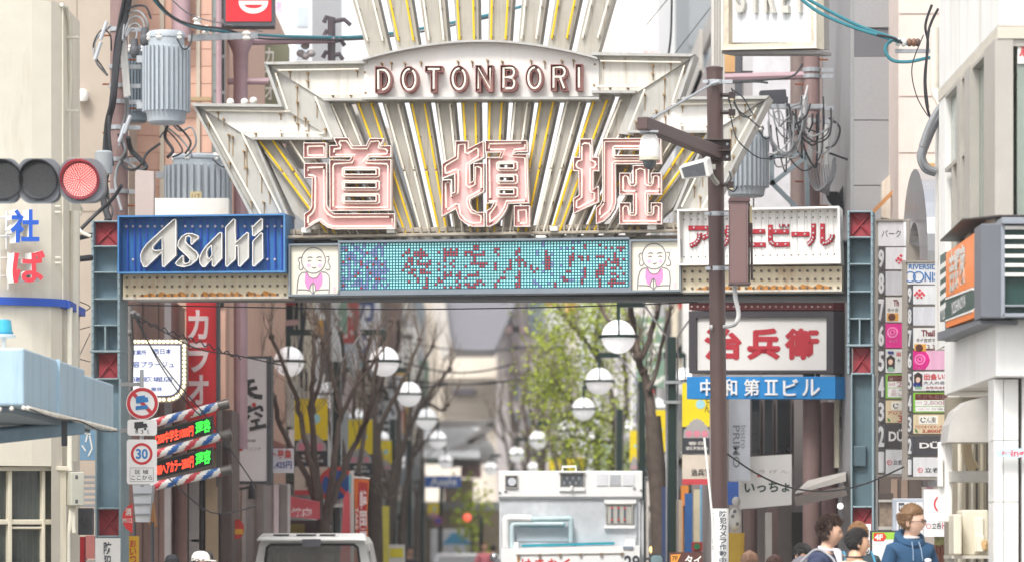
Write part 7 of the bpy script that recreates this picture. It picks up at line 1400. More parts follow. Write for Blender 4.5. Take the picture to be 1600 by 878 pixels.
# ---- trees
def twigs(b, p, d, n, L, r, rs, depth=0):
 for i in range(n):
  e = Vector((rs.uniform(-1, 1), rs.uniform(-1, 1), rs.uniform(.1, 1.3))) * .8 + d; e.normalize(); l = L * rs.uniform(.5, 1.1); q = p + e * l * .5 + Vector((rs.uniform(-.04, .04), 0, rs.uniform(0, .06))); z_ = p + e * l + Vector((0, 0, l * .15))
  b.tube([p, q, z_], r, 4, r * .35)
  if depth > 0: twigs(b, q, e, 2, L * .6, r * .6, rs, depth - 1); twigs(b, z_, e, 2, L * .5, r * .5, rs, depth - 1)
def tree(label, D, trunk, branches, seed, r=.15, leaf=0, k=.52, lcol=None, dens=0, group='street trees'):
 rs = random.Random(seed); base = P(trunk[0][0], HY + CH * F / D, D)
 t = thing('street_tree', label, 'tree', base, group)
 b = B(); pts = [base] + [P(x, y, D) for x, y in trunk]; r *= k + .1; b.tube(catmull(pts, 4), r * 1.15, 10, r * .8); tk = b.out('trunk', BARK, t, smooth=True)
 ends = []
 for br in branches:
  b = B(); r0 = br[0] * k; pp = [P(x, y, D + rs.uniform(-.5, .5) * min(i, 2) * .5) for i, (x, y) in enumerate(br[1:])]; cm = catmull(pp, 5)
  cm = [p + Vector((rs.uniform(-.02, .02), rs.uniform(-.02, .02), rs.uniform(-.02, .02))) if 0 < i < len(cm) - 1 else p for i, p in enumerate(cm)]
  b.tube(cm, r0, 7, r0 * .5); b.sph(cm[-1], r0 * .95, nu=7, nv=5); b.sph(cm[len(cm) * 2 // 3], r0 * .85, nu=7, nv=5); b.out('limb', BARK, t, smooth=True); ends += [(cm[-1], (cm[-1] - cm[-4]).normalized(), r0), (cm[len(cm) // 2], Vector((rs.uniform(-.5, .5), 0, .6)), r0 * .6), (cm[len(cm) * 3 // 4], Vector((rs.uniform(-.5, .5), 0, .6)), r0 * .6)]
 b = B()
 for p, d, rr in ends: twigs(b, p, d, 5, .55, max(.005, rr * .17), rs, 1)
 b.out('twigs', M('twig', '8a7a6e', .85, var=.2), t, kind='stuff')
 if leaf:
  b = B()
  for i in range(leaf):
   p, d, rr = rs.choice(ends); g = [rs.gauss(0, 1) for _ in range(3)]; c = p + Vector((g[0] * .42, g[1] * .5, g[2] * .34 + .05))
   if dens and rs.random() < dens: c = P(*lcol[int(rs.random() * len(lcol))], D) + Vector((rs.gauss(0, .3) - .05, rs.gauss(0, .4), rs.gauss(0, .24)))
   a = Vector((rs.uniform(-1, 1), rs.uniform(-1, 1), rs.uniform(-.6, .6))).normalized() * rs.uniform(.026, .05); k = a.cross(Vector((rs.uniform(-1, 1), rs.uniform(-1, 1), rs.uniform(-1, 1)))).normalized() * a.length * .7
   b.face([c - a, c + k, c + a, c - k])
  b.out('foliage', LEAF, t, kind='stuff')
 return t
tree('nearest bare street tree with several rising limbs on the left', 60, [(506, 860), (506, 815)], [
 (.1, (503, 815), (480, 745), (440, 665), (424, 612), (404, 575)), (.1, (503, 818), (488, 740), (478, 690), (468, 640), (452, 590), (424, 526)), (.11, (506, 815), (494, 730), (486, 650), (490, 580), (492, 525)), (.11, (508, 815), (522, 720), (532, 650), (522, 600), (505, 535)), (.1, (512, 818), (535, 740), (556, 690), (580, 632), (588, 560)), (.07, (486, 650), (500, 590), (516, 520)), (.07, (532, 650), (560, 600), (586, 562))], 1, .18)
tree('slim bare tree between the first and second left trees', 70, [(548, 862), (550, 790)], [(.1, (550, 795), (540, 720), (528, 650), (540, 580), (532, 520)), (.1, (550, 795), (562, 730), (572, 650), (566, 590), (578, 530)), (.08, (541, 725), (520, 690), (512, 640)), (.07, (570, 660), (592, 620), (600, 570))], 14, .15)
tree('second bare tree on the left with a thick dark trunk', 72, [(586, 860), (585, 740), (584, 660)], [(.13, (584, 680), (588, 600), (600, 530), (612, 500)), (.1, (584, 690), (606, 640), (636, 580), (655, 530)), (.1, (582, 720), (566, 690), (552, 640), (560, 590)), (.09, (588, 605), (566, 560), (556, 520)), (.08, (585, 740), (602, 775), (606, 780)), (.09, (588, 610), (620, 540), (622, 500))], 2, .22)
tree('third bare tree on the left leaning right over the road', 85, [(604, 860), (612, 780), (622, 720)], [(.13, (622, 722), (640, 665), (668, 620), (702, 576)), (.12, (620, 728), (624, 660), (616, 590), (624, 520)), (.1, (612, 770), (598, 730), (592, 690)), (.1, (640, 665), (648, 600), (676, 540)), (.08, (664, 626), (690, 640), (700, 632))], 3, .2)
tree('fourth bare tree on the left, slim and far', 104, [(628, 860), (634, 760)], [(.12, (634, 765), (650, 690), (664, 640), (690, 600)), (.1, (634, 770), (636, 690), (630, 600)), (.1, (640, 720), (664, 690), (680, 668))], 4, .18)
tree('fifth bare tree on the left near the far blue sign', 122, [(648, 860), (652, 780)], [(.1, (652, 782), (660, 720), (654, 660)), (.1, (652, 784), (640, 720), (648, 650))], 5, .15)
tree('large bare tree on the right behind the nearest right lamp', 62, [(1034, 862), (1028, 760), (1020, 650)], [(.17, (1020, 660), (1010, 600), (996, 556)), (.12, (998, 560), (990, 510), (986, 466), (990, 420)), (.1, (998, 565), (1018, 520), (1030, 475), (1036, 430)), (.08, (1012, 610), (1030, 560), (1048, 480)), (.07, (996, 556), (960, 520), (940, 480), (918, 462)), (.06, (1030, 475), (1022, 440), (1026, 400))], 6, .24)
GR = [(880, 520), (900, 500), (868, 560), (890, 580), (862, 610), (930, 560), (944, 520), (910, 640), (880, 650), (900, 700), (940, 690), (870, 590), (958, 480), (905, 470), (920, 610), (955, 730), (868, 536), (850, 600), (975, 720), (960, 650)]
tree('budding tree with fresh yellow green leaves right of the street centre', 86, [(952, 862), (956, 780), (962, 700)], [(.14, (962, 705), (960, 640), (940, 570), (905, 520)), (.12, (962, 700), (978, 640), (976, 560), (980, 500)), (.1, (945, 585), (930, 530), (938, 480)), (.1, (960, 660), (910, 640), (870, 600)), (.1, (962, 690), (928, 690), (892, 680)), (.08, (905, 520), (885, 500), (872, 480)), (.09, (960, 720), (976, 720), (990, 690)), (.08, (958, 740), (930, 745), (905, 735))], 7, .2, leaf=9000, lcol=GR, dens=.6)
tree('second budding tree further back above the truck', 104, [(905, 862), (904, 780)], [(.12, (904, 785), (896, 720), (880, 660), (862, 600)), (.12, (904, 780), (916, 720), (926, 660), (920, 590)), (.1, (900, 740), (872, 710), (850, 690))], 8, .17, leaf=380)
for i, (x, D, lab) in enumerate(((846, 118, 'bare tree right of centre, behind the truck roof'), (822, 138, 'bare tree near the centre, smaller'), (800, 160, 'thin bare tree near the centre of the far street'), (878, 110, 'dark bare tree above the middle of the truck'))):
 k = 6400 / D / 60
 tree(lab, D, [(x, 865), (x + 2, 740 + i * 8)], [(.13, (x + 2, 745 + i * 8), (x - 16 * k, 690), (x - 30 * k, 640), (x - 22 * k, 575 + i * 12)), (.12, (x + 2, 742 + i * 8), (x + 10 * k, 680), (x + 26 * k, 620), (x + 20 * k, 560 + i * 12)), (.11, (x + 2, 745 + i * 8), (x, 670), (x - 6 * k, 600), (x + 4 * k, 540 + i * 12)), (.09, (x - 16 * k, 690), (x - 40 * k, 670), (x - 52 * k, 640)), (.09, (x + 10 * k, 680), (x + 38 * k, 680), (x + 50 * k, 640))], 20 + i, .17)

# ---- things along the left pavement
pl = FL(61.4)
b = B(); b.disc(pl, 526, 757, 29, -.02, .0, 30); t = b.out('no_parking_sign', C('c9463f', .45), label='round blue no parking sign with a red ring behind the first bare tree', cat='road sign')
b = B(); b.disc(pl, 526, 757, 23, 0, .004, 28); b.out('blue_disc', C('2a559f', .45), t)
b = B(); b.prism(pl, [(508, 741), (512, 737), (545, 772), (541, 776)], .004, .008); b.out('slash', C('c9463f'), t)
b = B(); b.rect(pl, 521, 774, 538, 792, -.02, 0); b.text(pl, '駐車', 523, 777, 536, 785, .004, 0, .02); b.out('plate', C('d9d6d0'), t)
b = B(); b.tube([P(527, 780, 61.5), P(527, HY + CH * F / 61.5, 61.5)], .035, 8); b.out('post', DARK, t)
t = thing('takeout_flag', 'orange and red takeaway banner flag on a white pole', 'flag', P(566, HY + CH * F / 58, 58))
pl = FL(58)
b = B(); b.prism(pl, [(553, 747), (577, 749), (574, 800), (576, 868), (553, 905), (556, 830)], -.015, 0); b.out('cloth', M('flag_orange', 'd8702a', .6, var=.1), t)
b = B(); b.prism(pl, [(560, 752), (575, 754), (572, 800), (573, 868), (557, 890), (558, 790)], 0, .004); b.out('red_print', C('b5322c', .6), t)
b = B(); b.text(pl, '韓国ロ', 562, 764, 573, 860, .008, 0, .03, vert=True); b.out('lettering', C('ecdada'), t)
b = B(); b.text(Rot(pl, 560, 792), 'TAKE OUT', 0, 0, 70, 5, .008, 0, .02); b.out('small_lettering', C('f0d9d0'), t)
b = B(); b.tube([P(551, 735, 58.05), P(551, HY + CH * F / 58, 58.05)], .02, 8); b.tube([P(549, 745, 58.05), P(578, 747, 58.05)], .014, 6); b.out('pole', WHITE, t)
b = B(); b.prism(FL(58.6), [(537, 776), (546, 762), (548, 905), (529, 905)], -.015, 0); t = b.out('pink_flag', C('e2636b', .6), label='pink banner flag left of the orange takeaway flag', cat='flag')
b = B(); b.tube([P(548, 735, 58.65), P(548, HY + CH * F / 58.6, 58.65)], .016, 6); b.mat(1).rect(FL(58.6), 545, 740, 549, 770, -.01, .01); b.out('pole', [WHITE, C('7fc4cf')], t)
b = B(); b.hexa([P(440, 806, 56.5), P(500, 811, 57.5), P(500, 808, 60), P(440, 803, 60), P(442, 774, 57), P(500, 785, 58), P(500, 783, 60), P(442, 772, 60)]); t = b.out('red_awning', M('awning_red', 'a32a35', .6, var=.08), label='dark red shop awning with white lettering behind the first bare tree', cat='awning')
b = B(); b.text(Plane(440, 56.4, 500, 57.4), '焼肉', 452, 793, 484, 807, .03, 0, .03); b.out('lettering', C('e6cfcf'), t)
b = B(); b.rect(FL(60.5), 440, 812, 500, 1000, -.4, 0); b.mat(1).rect(FL(60.5), 450, 818, 476, 840, 0, .03); b.out('dark_entrance', [C('5c4a48'), C('9a8f4a')], label='dark entrance under the red awning', cat='entrance')
b = B(); b.rect(FL(58), 386, 828, 396, 900, -.1, 0); b.mat(1).rect(FL(58), 387, 845, 395, 880, 0, .01); b.out('small_green_sign', [C('2f8f4f'), C('c9c9e0')], label='small green upright sign left of the white van roof', cat='sign')
b = B(); b.rect(FL(72), 608, 850, 632, 880, -.5, 0); b.mat(1).rect(FL(72), 609, 856, 630, 870, 0, .01); b.out('sandwich_board', [C('d9d7d2'), C('e6d631')], label='white and yellow board on the left pavement beyond the van', cat='board')
b = B(); b.rect(FL(78), 590, 790, 608, 880, -.1, 0); b.out('yellow_flag', C('e0d35a', .6), label='pale yellow flag between the dark left trunks', cat='flag')
for x, y, D, s, c, lab in ((498, 512, 80, (14, 26), 'd9a03a', 'slanted orange sign among the branches on the left'), (428, 490, 68, (10, 18), '4f4a4c', 'small dark upright sign high on the left shops'), (430, 540, 70, (16, 14), '55524f', 'dark square sign above the white brush sign'), (438, 472, 70, (44, 8), 'b8383a', 'red fascia strip just under the beer sign panel'), (545, 520, 100, (20, 60), 'c9d3dc', 'pale blue grey upright sign on the left'), (565, 530, 104, (4, 90), '6fb9c4', 'thin cyan upright strip sign on the left'), (614, 510, 118, (24, 80), '857074', 'mauve upright sign board on the left'), (456, 690, 66, (10, 40), 'e6e2de', 'small white upright sign beside the left yellow banner')):
 b = B(); b.rect(FL(D), x - s[0] / 2, y - s[1] / 2, x + s[0] / 2, y + s[1] / 2, -.25, 0); b.bar(P(x - s[0] / 2, y, D + .12), (-4.42, D + .12, P(x, y, D).z), .05); b.out('projecting_sign', C(c), label=lab, cat='sign')
b = B(); b.bar(P(400, 508, 66), P(462, 503, 67), .09); b.bar(P(400, 520, 66), P(440, 518, 67), .06); b.out('pink_beam', M('beam_pink', 'a88580', .5), label='dusty pink steel beam under the beer sign panel', cat='beam')
# ---- far traffic and bits at the end of the street
def small_car(label, px, D, col, rz=0, tail=True):
 b0 = P(px, HY + CH * F / D, D); t = thing('parked_car', label, 'car', b0)
 b = B(); w, l = .84, 3.6
 b.hexa([b0 + Vector(v) for v in ((-w, 0, .25), (w, 0, .25), (w, l, .25), (-w, l, .25), (-w, 0, .95), (w, 0, .95), (w, l, .85), (-w, l, .85))]); b.hexa([b0 + Vector(v) for v in ((-w, .05, .95), (w, .05, .95), (w, 2.7, .9), (-w, 2.7, .9), (-w * .8, .3, 1.5), (w * .8, .3, 1.5), (w * .8, 2.0, 1.5), (-w * .8, 2.0, 1.5))]); b.out('body', C(col, .3), t, bevel=.06)
 b = B(); b.hexa([b0 + Vector(v) for v in ((-w * .8, .03, 1.0), (w * .8, .03, 1.0), (w * .8, .1, 1.0), (-w * .8, .1, 1.0), (-w * .7, .22, 1.42), (w * .7, .22, 1.42), (w * .7, .3, 1.42), (-w * .7, .3, 1.42))]); b.out('rear_window', DGLASS, t)
 for s in (-1, 1):
  b = B(); b.box(b0.x + s * .7 - .1, b0.x + s * .7 + .1, D - .03, D + .05, .6, .8); b.out('tail_light', M('tail_red', 'c8262a', .3, emit='e02a2a', es=.5), t)
  for y in (.6, 2.8): b = B(); b.lathe(b0 + Vector((s * .76, y, .3)), [(.3, -.09), (.3, .09)], 14, 'x'); b.out('wheel', BLK, t, smooth=30)
small_car('small white car with red tail lights far down the street', 717, 118, 'e3e3e6'); small_car('dark small car further along the far street', 746, 150, '5a5d66')
b = B(); b.box(-3.0, -1.5, 150, 153, .4, 2.4); t = b.out('box_truck', C('dcdde2'), bevel=.05, label='pale grey box truck far down the street on the left', cat='truck')
for s in (-2.85, -1.65): b = B(); b.lathe((s, 151, .36), [(.34, -.1), (.34, .1)], 12, 'x'); b.out('wheel', BLK, t)
b = B(); b.hexa([P(690, 850, 140), P(738, 850, 140), P(738, 850, 143), P(690, 850, 143), P(706, 832, 140), P(716, 832, 140), P(716, 832, 143), P(706, 832, 143)]); t = b.out('blue_tent', C('4f9fc9', .6), label='small blue market tent far down the street', cat='tent')
b = B()
for x in (692, 736): b.tube([P(x, 850, 140.2), P(x, HY + CH * F / 140, 140.2)], .03, 6)
b.out('legs', WHITE, t, kind='stuff')
b = B(); b.sph(P(730, 808, 125), .13, nu=10, nv=6); t = b.out('far_signal', M('far_red', 'f0705c', .3, emit='f06048', es=.7), smooth=True, label='orange red light of a far traffic signal', cat='traffic light')
b = B(); b.tube([P(730, 808, 125.3), P(752, 806, 125.3), P(752, HY + CH * F / 125, 125.3)], .06, 8); b.out('post', GREENST, t)
b = B(); b.disc(FL(127), 685, 813, 7, -.02, 0, 16); b.mat(1).disc(FL(127), 685, 813, 5, 0, .01, 16); b.mat(2).tube([P(686, 813, 127.1), P(686, HY + CH * F / 127, 127.1)], .04, 6); b.out('far_no_parking_sign', [C('c45a6a'), C('4a4fae'), DARK], label='tiny no parking sign far down the street', cat='road sign')
b = B()
rs = random.Random(9)
for i in range(260): c = P(738, 818, 140) + Vector((rs.gauss(0, .35), rs.gauss(0, .4), rs.gauss(0, .7))); a = Vector((rs.uniform(-1, 1), rs.uniform(-1, 1), rs.uniform(-1, 1))).normalized() * .09; k = a.cross(Vector((.3, .7, .2))).normalized() * .07; b.face([c - a, c + k, c + a, c - k])
t = thing('small_tree', 'small yellow green tree far down the street', 'tree', P(738, HY + CH * F / 140, 140)); b.out('foliage', LEAF, t, kind='stuff')
b = B(); b.tube([P(738, HY + CH * F / 140, 140), P(738, 815, 140)], .07, 7); b.out('trunk', BARK, t)
for k, (a, c, y0, sag, D, lab) in enumerate(((630, 810, 566, 16, 95, 'upper wire sagging across the middle distance'), (610, 830, 590, 10, 90, 'lower wire sagging across the middle distance'), (640, 860, 536, 12, 120, 'thin far wire above the arcade roof'), (560, 700, 600, 6, 84, 'short wire between the left lamps'))):
 cable('street_wire', lab, [P(a + (c - a) * i / 6, y0 + sag * math.sin(math.pi * i / 6), D) for i in range(7)], .022, CABLE, 5)
# colourful clutter along the right pavement behind the truck
for x0, x1, y0, y1, D, c, lab in ((1036, 1044, 760, 880, 60, '3a4a72', 'dark blue upright flag right of the tree trunk'), (1058, 1066, 780, 880, 58, 'b9a48c', 'tan upright board left of the yellow banner'), (1072, 1082, 770, 880, 57.5, '2f5f9a', 'blue upright flag under the yellow banner'), (1086, 1094, 764, 880, 57, 'd9cdb0', 'cream upright flag under the yellow banner'), (1096, 1108, 750, 870, 56.8, '6fb3d9', 'light blue upright flag left of the brown pole'), (1066, 1076, 758, 790, 58.4, 'd98a3a', 'small orange sign under the yellow banner'), (940, 1000, 690, 740, 92, 'b9c9b0', 'pale green board behind the budding tree'), (1012, 1030, 752, 790, 66, 'e3ddd6', 'pale board low behind the right tree')):
 b = B(); b.rect(FL(D), x0, y0, x1, y1, -.05, 0); b.tube([P(x0, y0, D + .03), P(x0, HY + CH * F / D, D + .03)], .02, 6); b.out('upright_flag' if 'flag' in lab else 'street_board', C(c, .6), label=lab, cat='flag' if 'flag' in lab else 'board')
b = B(); b.rect(FL(56), 1081, 846, 1098, 860, -.1, 0); b.mat(1).disc(FL(56), 1089, 853, 5, 0, .01, 14); b.mat(2).rect(FL(56.02), 1084, 860, 1096, 1030, -.1, 0); b.out('red_stand', [C('b8443c'), C('3f8a5a'), C('8f8a84')], label='small red stand with a green dot left of the brown pole', cat='stand')
# ================================================================ VEHICLES
def van():
 D = 53.0; s = D / F; base = P(488, HY + CH * F / D, D); bx = base.x
 t = thing('white_van', 'white van seen from behind at the lower left of the street', 'van', base)
 PT = M('van_white', 'f0f0ec', .28, var=.03, spec=.6); zt = P(0, 838, D).z
 wh = .765; sec = [(-wh, .35), (-wh, 1.0), (-wh * .985, 1.25), (-wh * .90, zt - .1), (-wh * .84, zt - .02), (0, zt + .03)]; sec = sec + [(-x, z_) for x, z_ in sec[-2::-1]]
 b = B(); n = len(sec); ys = [(D, 1.0, 0), (D + .1, 1.0, .0), (D + 2.8, 1.0, .03), (D + 3.3, .96, 0)]
 rings = [[Vector((bx + x * k, y, z_ + (dz if z_ > 1 else 0))) for x, z_ in sec] for y, k, dz in ys]
 for a, c in zip(rings, rings[1:]):
  for i in range(n - 1): b.face([a[i], a[i + 1], c[i + 1], c[i]])
  b.face([a[n - 1], a[0], c[0], c[n - 1]])
 zb = 1.0                                       # rear: lower panel and a frame round the window opening
 b.face([rings[0][0], rings[0][-1], Vector((bx + wh, D, zb)), Vector((bx - wh, D, zb))])
 win = [(-.65, 1.02), (-.58, zt - .14), (-.53, zt - .1), (.53, zt - .1), (.58, zt - .14), (.65, 1.02)]
 b.prism(Wall((bx, D, 0), (1, 0, 0)), [(-wh, 1.0), (-wh * .985, 1.25), (-wh * .9, zt - .1), (-wh * .84, zt - .02), (0, zt + .03), (wh * .84, zt - .02), (wh * .9, zt - .1), (wh * .985, 1.25), (wh, 1.0)], -.06, .0, [win])
 b.hexa([Vector((bx + x, y, z_)) for x, y, z_ in ((-wh, D + 3.3, .35), (wh, D + 3.3, .35), (wh, D + 4.0, .35), (-wh, D + 4.0, .35), (-wh * .96, D + 3.3, 1.1), (wh * .96, D + 3.3, 1.1), (wh * .9, D + 3.95, .95), (-wh * .9, D + 3.95, .95))])
 b.out('body', PT, t, smooth=35)
 W_ = Wall((bx, D, 0), (1, 0, 0))
 b = B(); b.rim(W_, [(-.67, 1.0), (-.6, zt - .13), (-.54, zt - .085), (.54, zt - .085), (.6, zt - .13), (.67, 1.0)], -.02, .012, .03); b.out('window_seal', [BLK, BLK], t)
 b = B(); b.prism(W_, win, -.05, -.04); g = b.out('rear_window', M('van_glass', '8f8d84', .06, var=.1, spec=.7, alpha=.45), t)
 b = B(); b.box(bx - .5, bx + .35, D + .4, D + .5, zt - .22, zt - .15); b.box(bx - .7, bx + .7, D + 1.6, D + 1.7, .4, zt - .35); b.out('seats', C('5a564f', .7), t)
 b = B(); b.hexa([Vector((bx + x, y, z_)) for x, y, z_ in ((-.72, D - .22, zt - .055), (.72, D - .22, zt - .055), (.72, D + .2, zt - .02), (-.72, D + .2, zt - .02), (-.68, D - .2, zt - .005), (.68, D - .2, zt - .005), (.66, D + .3, zt + .05), (-.66, D + .3, zt + .05))]); sp = b.out('spoiler', PT, t, bevel=.02)
 for x0, x1 in ((-.5, -.3), (-.2, .05), (.1, .3)): b = B(); b.hexa([Vector((bx + x, y, z_)) for x, y, z_ in ((x0, D - .1, zt + .012), (x1, D - .1, zt + .012), (x1, D + .02, zt + .026), (x0, D + .02, zt + .026), (x0, D - .1, zt + .02), (x1, D - .1, zt + .02), (x1, D + .02, zt + .035), (x0, D + .02, zt + .035))]); b.out('slot', BLK, sp)
 b = B(); b.box(bx - .12, bx + .12, D - .24, D - .2, zt - .13, zt - .03); b.out('brake_light', M('brake_dark', '5a5a60', .25), sp)
 for s_ in (-1, 1):
  b = B(); b.box(bx + s_ * .7 - .05, bx + s_ * .7 + .05, D - .03, D + .02, .75, 1.0); b.out('tail_light', M('tail_red2', 'a8282c', .25), t)
  b = B(); b.hexa([Vector((bx + s_ * x, y, z_)) for x, y, z_ in ((wh + .012, D + .5, 1.08), (wh - .02, D + .5, 1.08), (wh - .02, D + 2.6, 1.08), (wh + .012, D + 2.6, 1.08), (wh * .93 + .012, D + .55, zt - .18), (wh * .93 - .03, D + .55, zt - .18), (wh * .93 - .03, D + 2.5, zt - .18), (wh * .93 + .012, D + 2.5, zt - .18))]); b.out('side_window', DGLASS, t)
  for y in (.7, 2.9): b = B(); b.lathe((bx + s_ * (wh - .1), D + y, .31), [(.31, -.09), (.31, .09)], 18, 'x'); w = b.out('wheel', BLK, t, smooth=30); b = B(); b.lathe((bx + s_ * (wh - .0), D + y, .31), [(.19, -.02), (.19, .0)], 14, 'x'); b.out('rim', GALV, w)
 b = B(); b.box(bx - wh, bx + wh, D - .08, D + .1, .35, .55); b.out('bumper', DARK, t, bevel=.03); b = B(); b.box(bx - .17, bx + .17, D - .1, D - .07, .6, .77); b.out('number_plate', C('dddddd'), t)
van()
def truck():
 D = 53.5; pl = FL(D); X = lambda x: P(x, 0, D).x; Z = lambda y: P(0, y, D).z
 t = thing('service_truck', 'white service truck with a pump panel seen from behind right of centre', 'truck', P(892, HY + CH * F / D, D))
 WT = M('truck_white', 'f1f1f0', .3, var=.03, stain='b9b4aa', samt=.2, sscale=(4, 4, .6)); AL = M('brushed_aluminium', 'd2d6da', .33, metal=.2, var=.2, vs=3.5, stain='f6f6f6', samt=.9, sscale=(1.3, 1.3, 1.6))
 b = B(); b.rect(pl, 779, 735, 1004, 776, -2.6, 0); b.out('upper_box', WT, t, bevel=.012)
 b = B(); b.rect(pl, 780, 778, 1001, 990, -2.6, -.03); b.out('lower_box', AL, t, bevel=.006)
 b = B(); b.rect(pl, 779, 775.4, 1004, 778.6, -.02, .004); b.out('seam_strip', C('8a8c8e', .4), t)
 b = B(); b.rect(pl, 994, 779, 996, 990, -.03, .0); b.mat(1).rect(pl, 1001, 780, 1006, 990, -2.5, -.06); b.out('corner_post', [C('9fa2a5'), C('c9cbcd')], t)
 def lightbox(x0, y0, x1, y1, name='lamp_window'):
  b = B(); b.rim(pl, [(x0, y0), (x1, y0), (x1, y1), (x0, y1)], 0, .03, 1.6); w = b.out(name, [C('a7a39a', .4), C('6f6c66')], t)
  b = B(); b.rect(pl, x0 + 1, y0 + 1, x1 - 1, y1 - 1, -.0, .006); b.out('pane', C('6c7276', .15), w); return w
 w = lightbox(789, 742, 809, 762); b = B(); b.disc(pl, 800, 752, 6.5, .006, .03, 18); b.out('lamp', C('c9cbd0', .15), w)
 w = lightbox(875, 739, 913, 761)
 for j in range(2):
  for i in range(6): b = B(); b.rect(pl, 880 + i * 4.6, 744 + j * 7.5, 883 + i * 4.6, 749 + j * 7.5, .006, .02); b.out('switch', C(['55595e', '8c9096'][(i + j) % 2]), w)
 b = B(); b.rect(pl, 874, 761, 914, 766.5, 0, .03); b.rect(pl, 873, 735.5, 914, 738, 0, .05); b.tube([pl(879, 736, -.1), pl(879, 728.5, -.1), pl(900, 728, -.1), pl(900, 736, -.1)], .014, 6); b.tube([pl(893, 758, .05), pl(893, 765, .05)], .02, 6); b.out('shelf', WT, t)
 for i in range(3): b = B(); b.rect(pl, 932 + i * 20.5, 740, 950 + i * 20.5, 758, 0, .012); b.out('vent_panel', C('dfe1e4', .3), t)
 for i in range(5): b = B(); b.rect(pl, 953, 742 + i * 3.2, 969, 743.4 + i * 3.2, .012, .018); b.out('vent_slat', C('b9bdc2'), t)
 for x, y in ((790, 767), (991, 762), (781, 769), (1002, 765)): b = B(); b.rect(pl, x - 2, y - 1, x + 2, y + 1, 0, .015); b.out('latch', C('8a8a88'), t)
 # gauge window
 b = B(); b.rect(pl, 944, 780, 994, 786, -.03, .02); b.rect(pl, 944, 820, 992, 825, -.03, .03); b.out('gauge_sill', WT, t)
 w = lightbox(947, 786, 989, 819, 'gauge_window')
 b = B(); b.rect(pl, 949, 788, 987, 817, .006, .01); b.out('gauge_board', C('b9b8b0', .3), w)
 for i in range(3):
  x = 956 + i * 10; b = B(); b.rect(pl, x - 1.6, 790, x + 1.6, 815, .01, .025); b.out('gauge_tube', C('6d7078', .2), w)
  for y in (793, 811): b = B(); b.rect(pl, x - 1.8, y - 1.5, x + 1.8, y + 1.5, .025, .03); b.out('gauge_mark', C('c95a5e'), w)
 # pipes
 PP = M('pipe_pale_blue', 'c9dbe0', .35, var=.05)
 def pipe(l, r, m=PP, o=.08): b = B(); b.tube(catmull([pl(x, y, o) for x, y in l], 4), r, 10); b.out('pipe', m, t, smooth=True)
 pipe([(790, 855), (790, 815), (793, 810), (800, 809), (830, 810)], .05, WT); pipe([(800, 855), (800, 824), (804, 819), (812, 818), (880, 818)], .032)
 pipe([(828, 811), (880, 810), (889, 810), (892, 815), (892, 846)], .034, M('pipe_blue', 'b9d0d5', .35)); pipe([(880, 818), (882, 820)], .025, M('pipe_teal', '5fa3b3', .35)); pipe([(812, 822), (882, 822)], .008, M('pipe_teal', '5fa3b3'))
 b = B(); b.rect(pl, 806, 822, 888, 845, -.03, -.015); b.out('inner_panel', C('c3ccd2', .3), t)
 b = B(); b.prism(pl, [(815, 850), (960, 846), (960, 850), (815, 854)], .0, .1); b.out('teal_rail', M('teal_rail', '2f98ac', .35), t, bevel=.006)
 # tail gate
 b = B(); b.prism(pl, [(783, 856), (999, 851), (999, 1000), (783, 1000)], -.02, .14); g = b.out('tail_gate', WT, t, bevel=.01)
 b = B(); b.rect(pl, 801, 846, 810, 856, .0, .1); b.rect(pl, 976, 841, 992, 853, 0, .1); b.out('gate_post', WT, t)
 b = B(); b.rect(pl, 973, 853, 989, 857, .14, .16); b.out('number_tag', C('8a93a3', .4), g)
 for i in range(6): x = 811 + i * 32; y = 867.5 - i * .5; b = B(); b.disc(pl, x, y, 2.6, .14, .17, 10); b.out('bolt', C('8f7c6c', .5), g)
 b = B(); b.tube([pl(806, 866, .15), pl(975, 863.5, .15)], .008, 5); b.out('rod', C('b0aca4'), g)
 b = B(); b.prism(pl, [(808, 868), (812, 868), (811, 884), (809, 884)], .14, .145); b.out('rust_streak', M('rust_orange', 'c98a45'), g)
 b = B()
 for i, ch in enumerate('はきなく'): b.text(pl, ch, 815 + i * 20.5, 872, 830 + i * 20.5, 890, .145, 0, .02)
 b.out('red_lettering', C('d8322c'), g)
 b = B(); b.text(pl, '29', 975, 867, 999, 889, .145, 0, .03); b.out('number', C('43454d'), g)
 b = B(); b.prism(FL(D - .1), [(1015, 880), (1015, 869), (1020, 865), (1033, 865), (1037, 870), (1037, 880)], -.05, 0); m_ = b.out('mirror', C('3a3c40', .3), t, bevel=.01)
 b = B(); b.prism(FL(D - .1), [(1017, 880), (1017, 870), (1021, 867), (1032, 867), (1035, 871), (1035, 880)], 0, .004); b.out('mirror_glass', M('mirror_glass', 'a9c6c9', .03, metal=.9, var=.1), m_)
 b = B(); b.tube([P(1006, 872, D), P(1016, 872, D - .08)], .015, 6); b.out('mirror_arm', DARK, t)
 b = B(); b.sph(P(772, 870, D - .1), .06, nu=12, nv=8); b.tube([P(772, 872, D), P(781, 872, D)], .015, 6); b.out('convex_mirror', CHROME, t, smooth=30)
 b = B(); b.box(X(786), X(998), D + 2.7, D + 4.2, .5, 2.0); b.out('cab', WT, t, bevel=.08)
 b = B(); b.box(X(790), X(994), D, D + 4.2, .45, .6); b.out('chassis', DARK, t)
 for s_ in (800, 984):
  for y in (.9, 3.5): b = B(); b.lathe((X(s_), D + y, .38), [(.38, -.12), (.38, .12)], 18, 'x'); b.out('wheel', BLK, t, smooth=30)
truck()
t = thing('headlight_car', 'dark car facing the camera with two warm headlights right of the truck', 'car', P(1032, HY + CH * F / 74, 74))
b0 = P(1032, HY + CH * F / 74, 74)
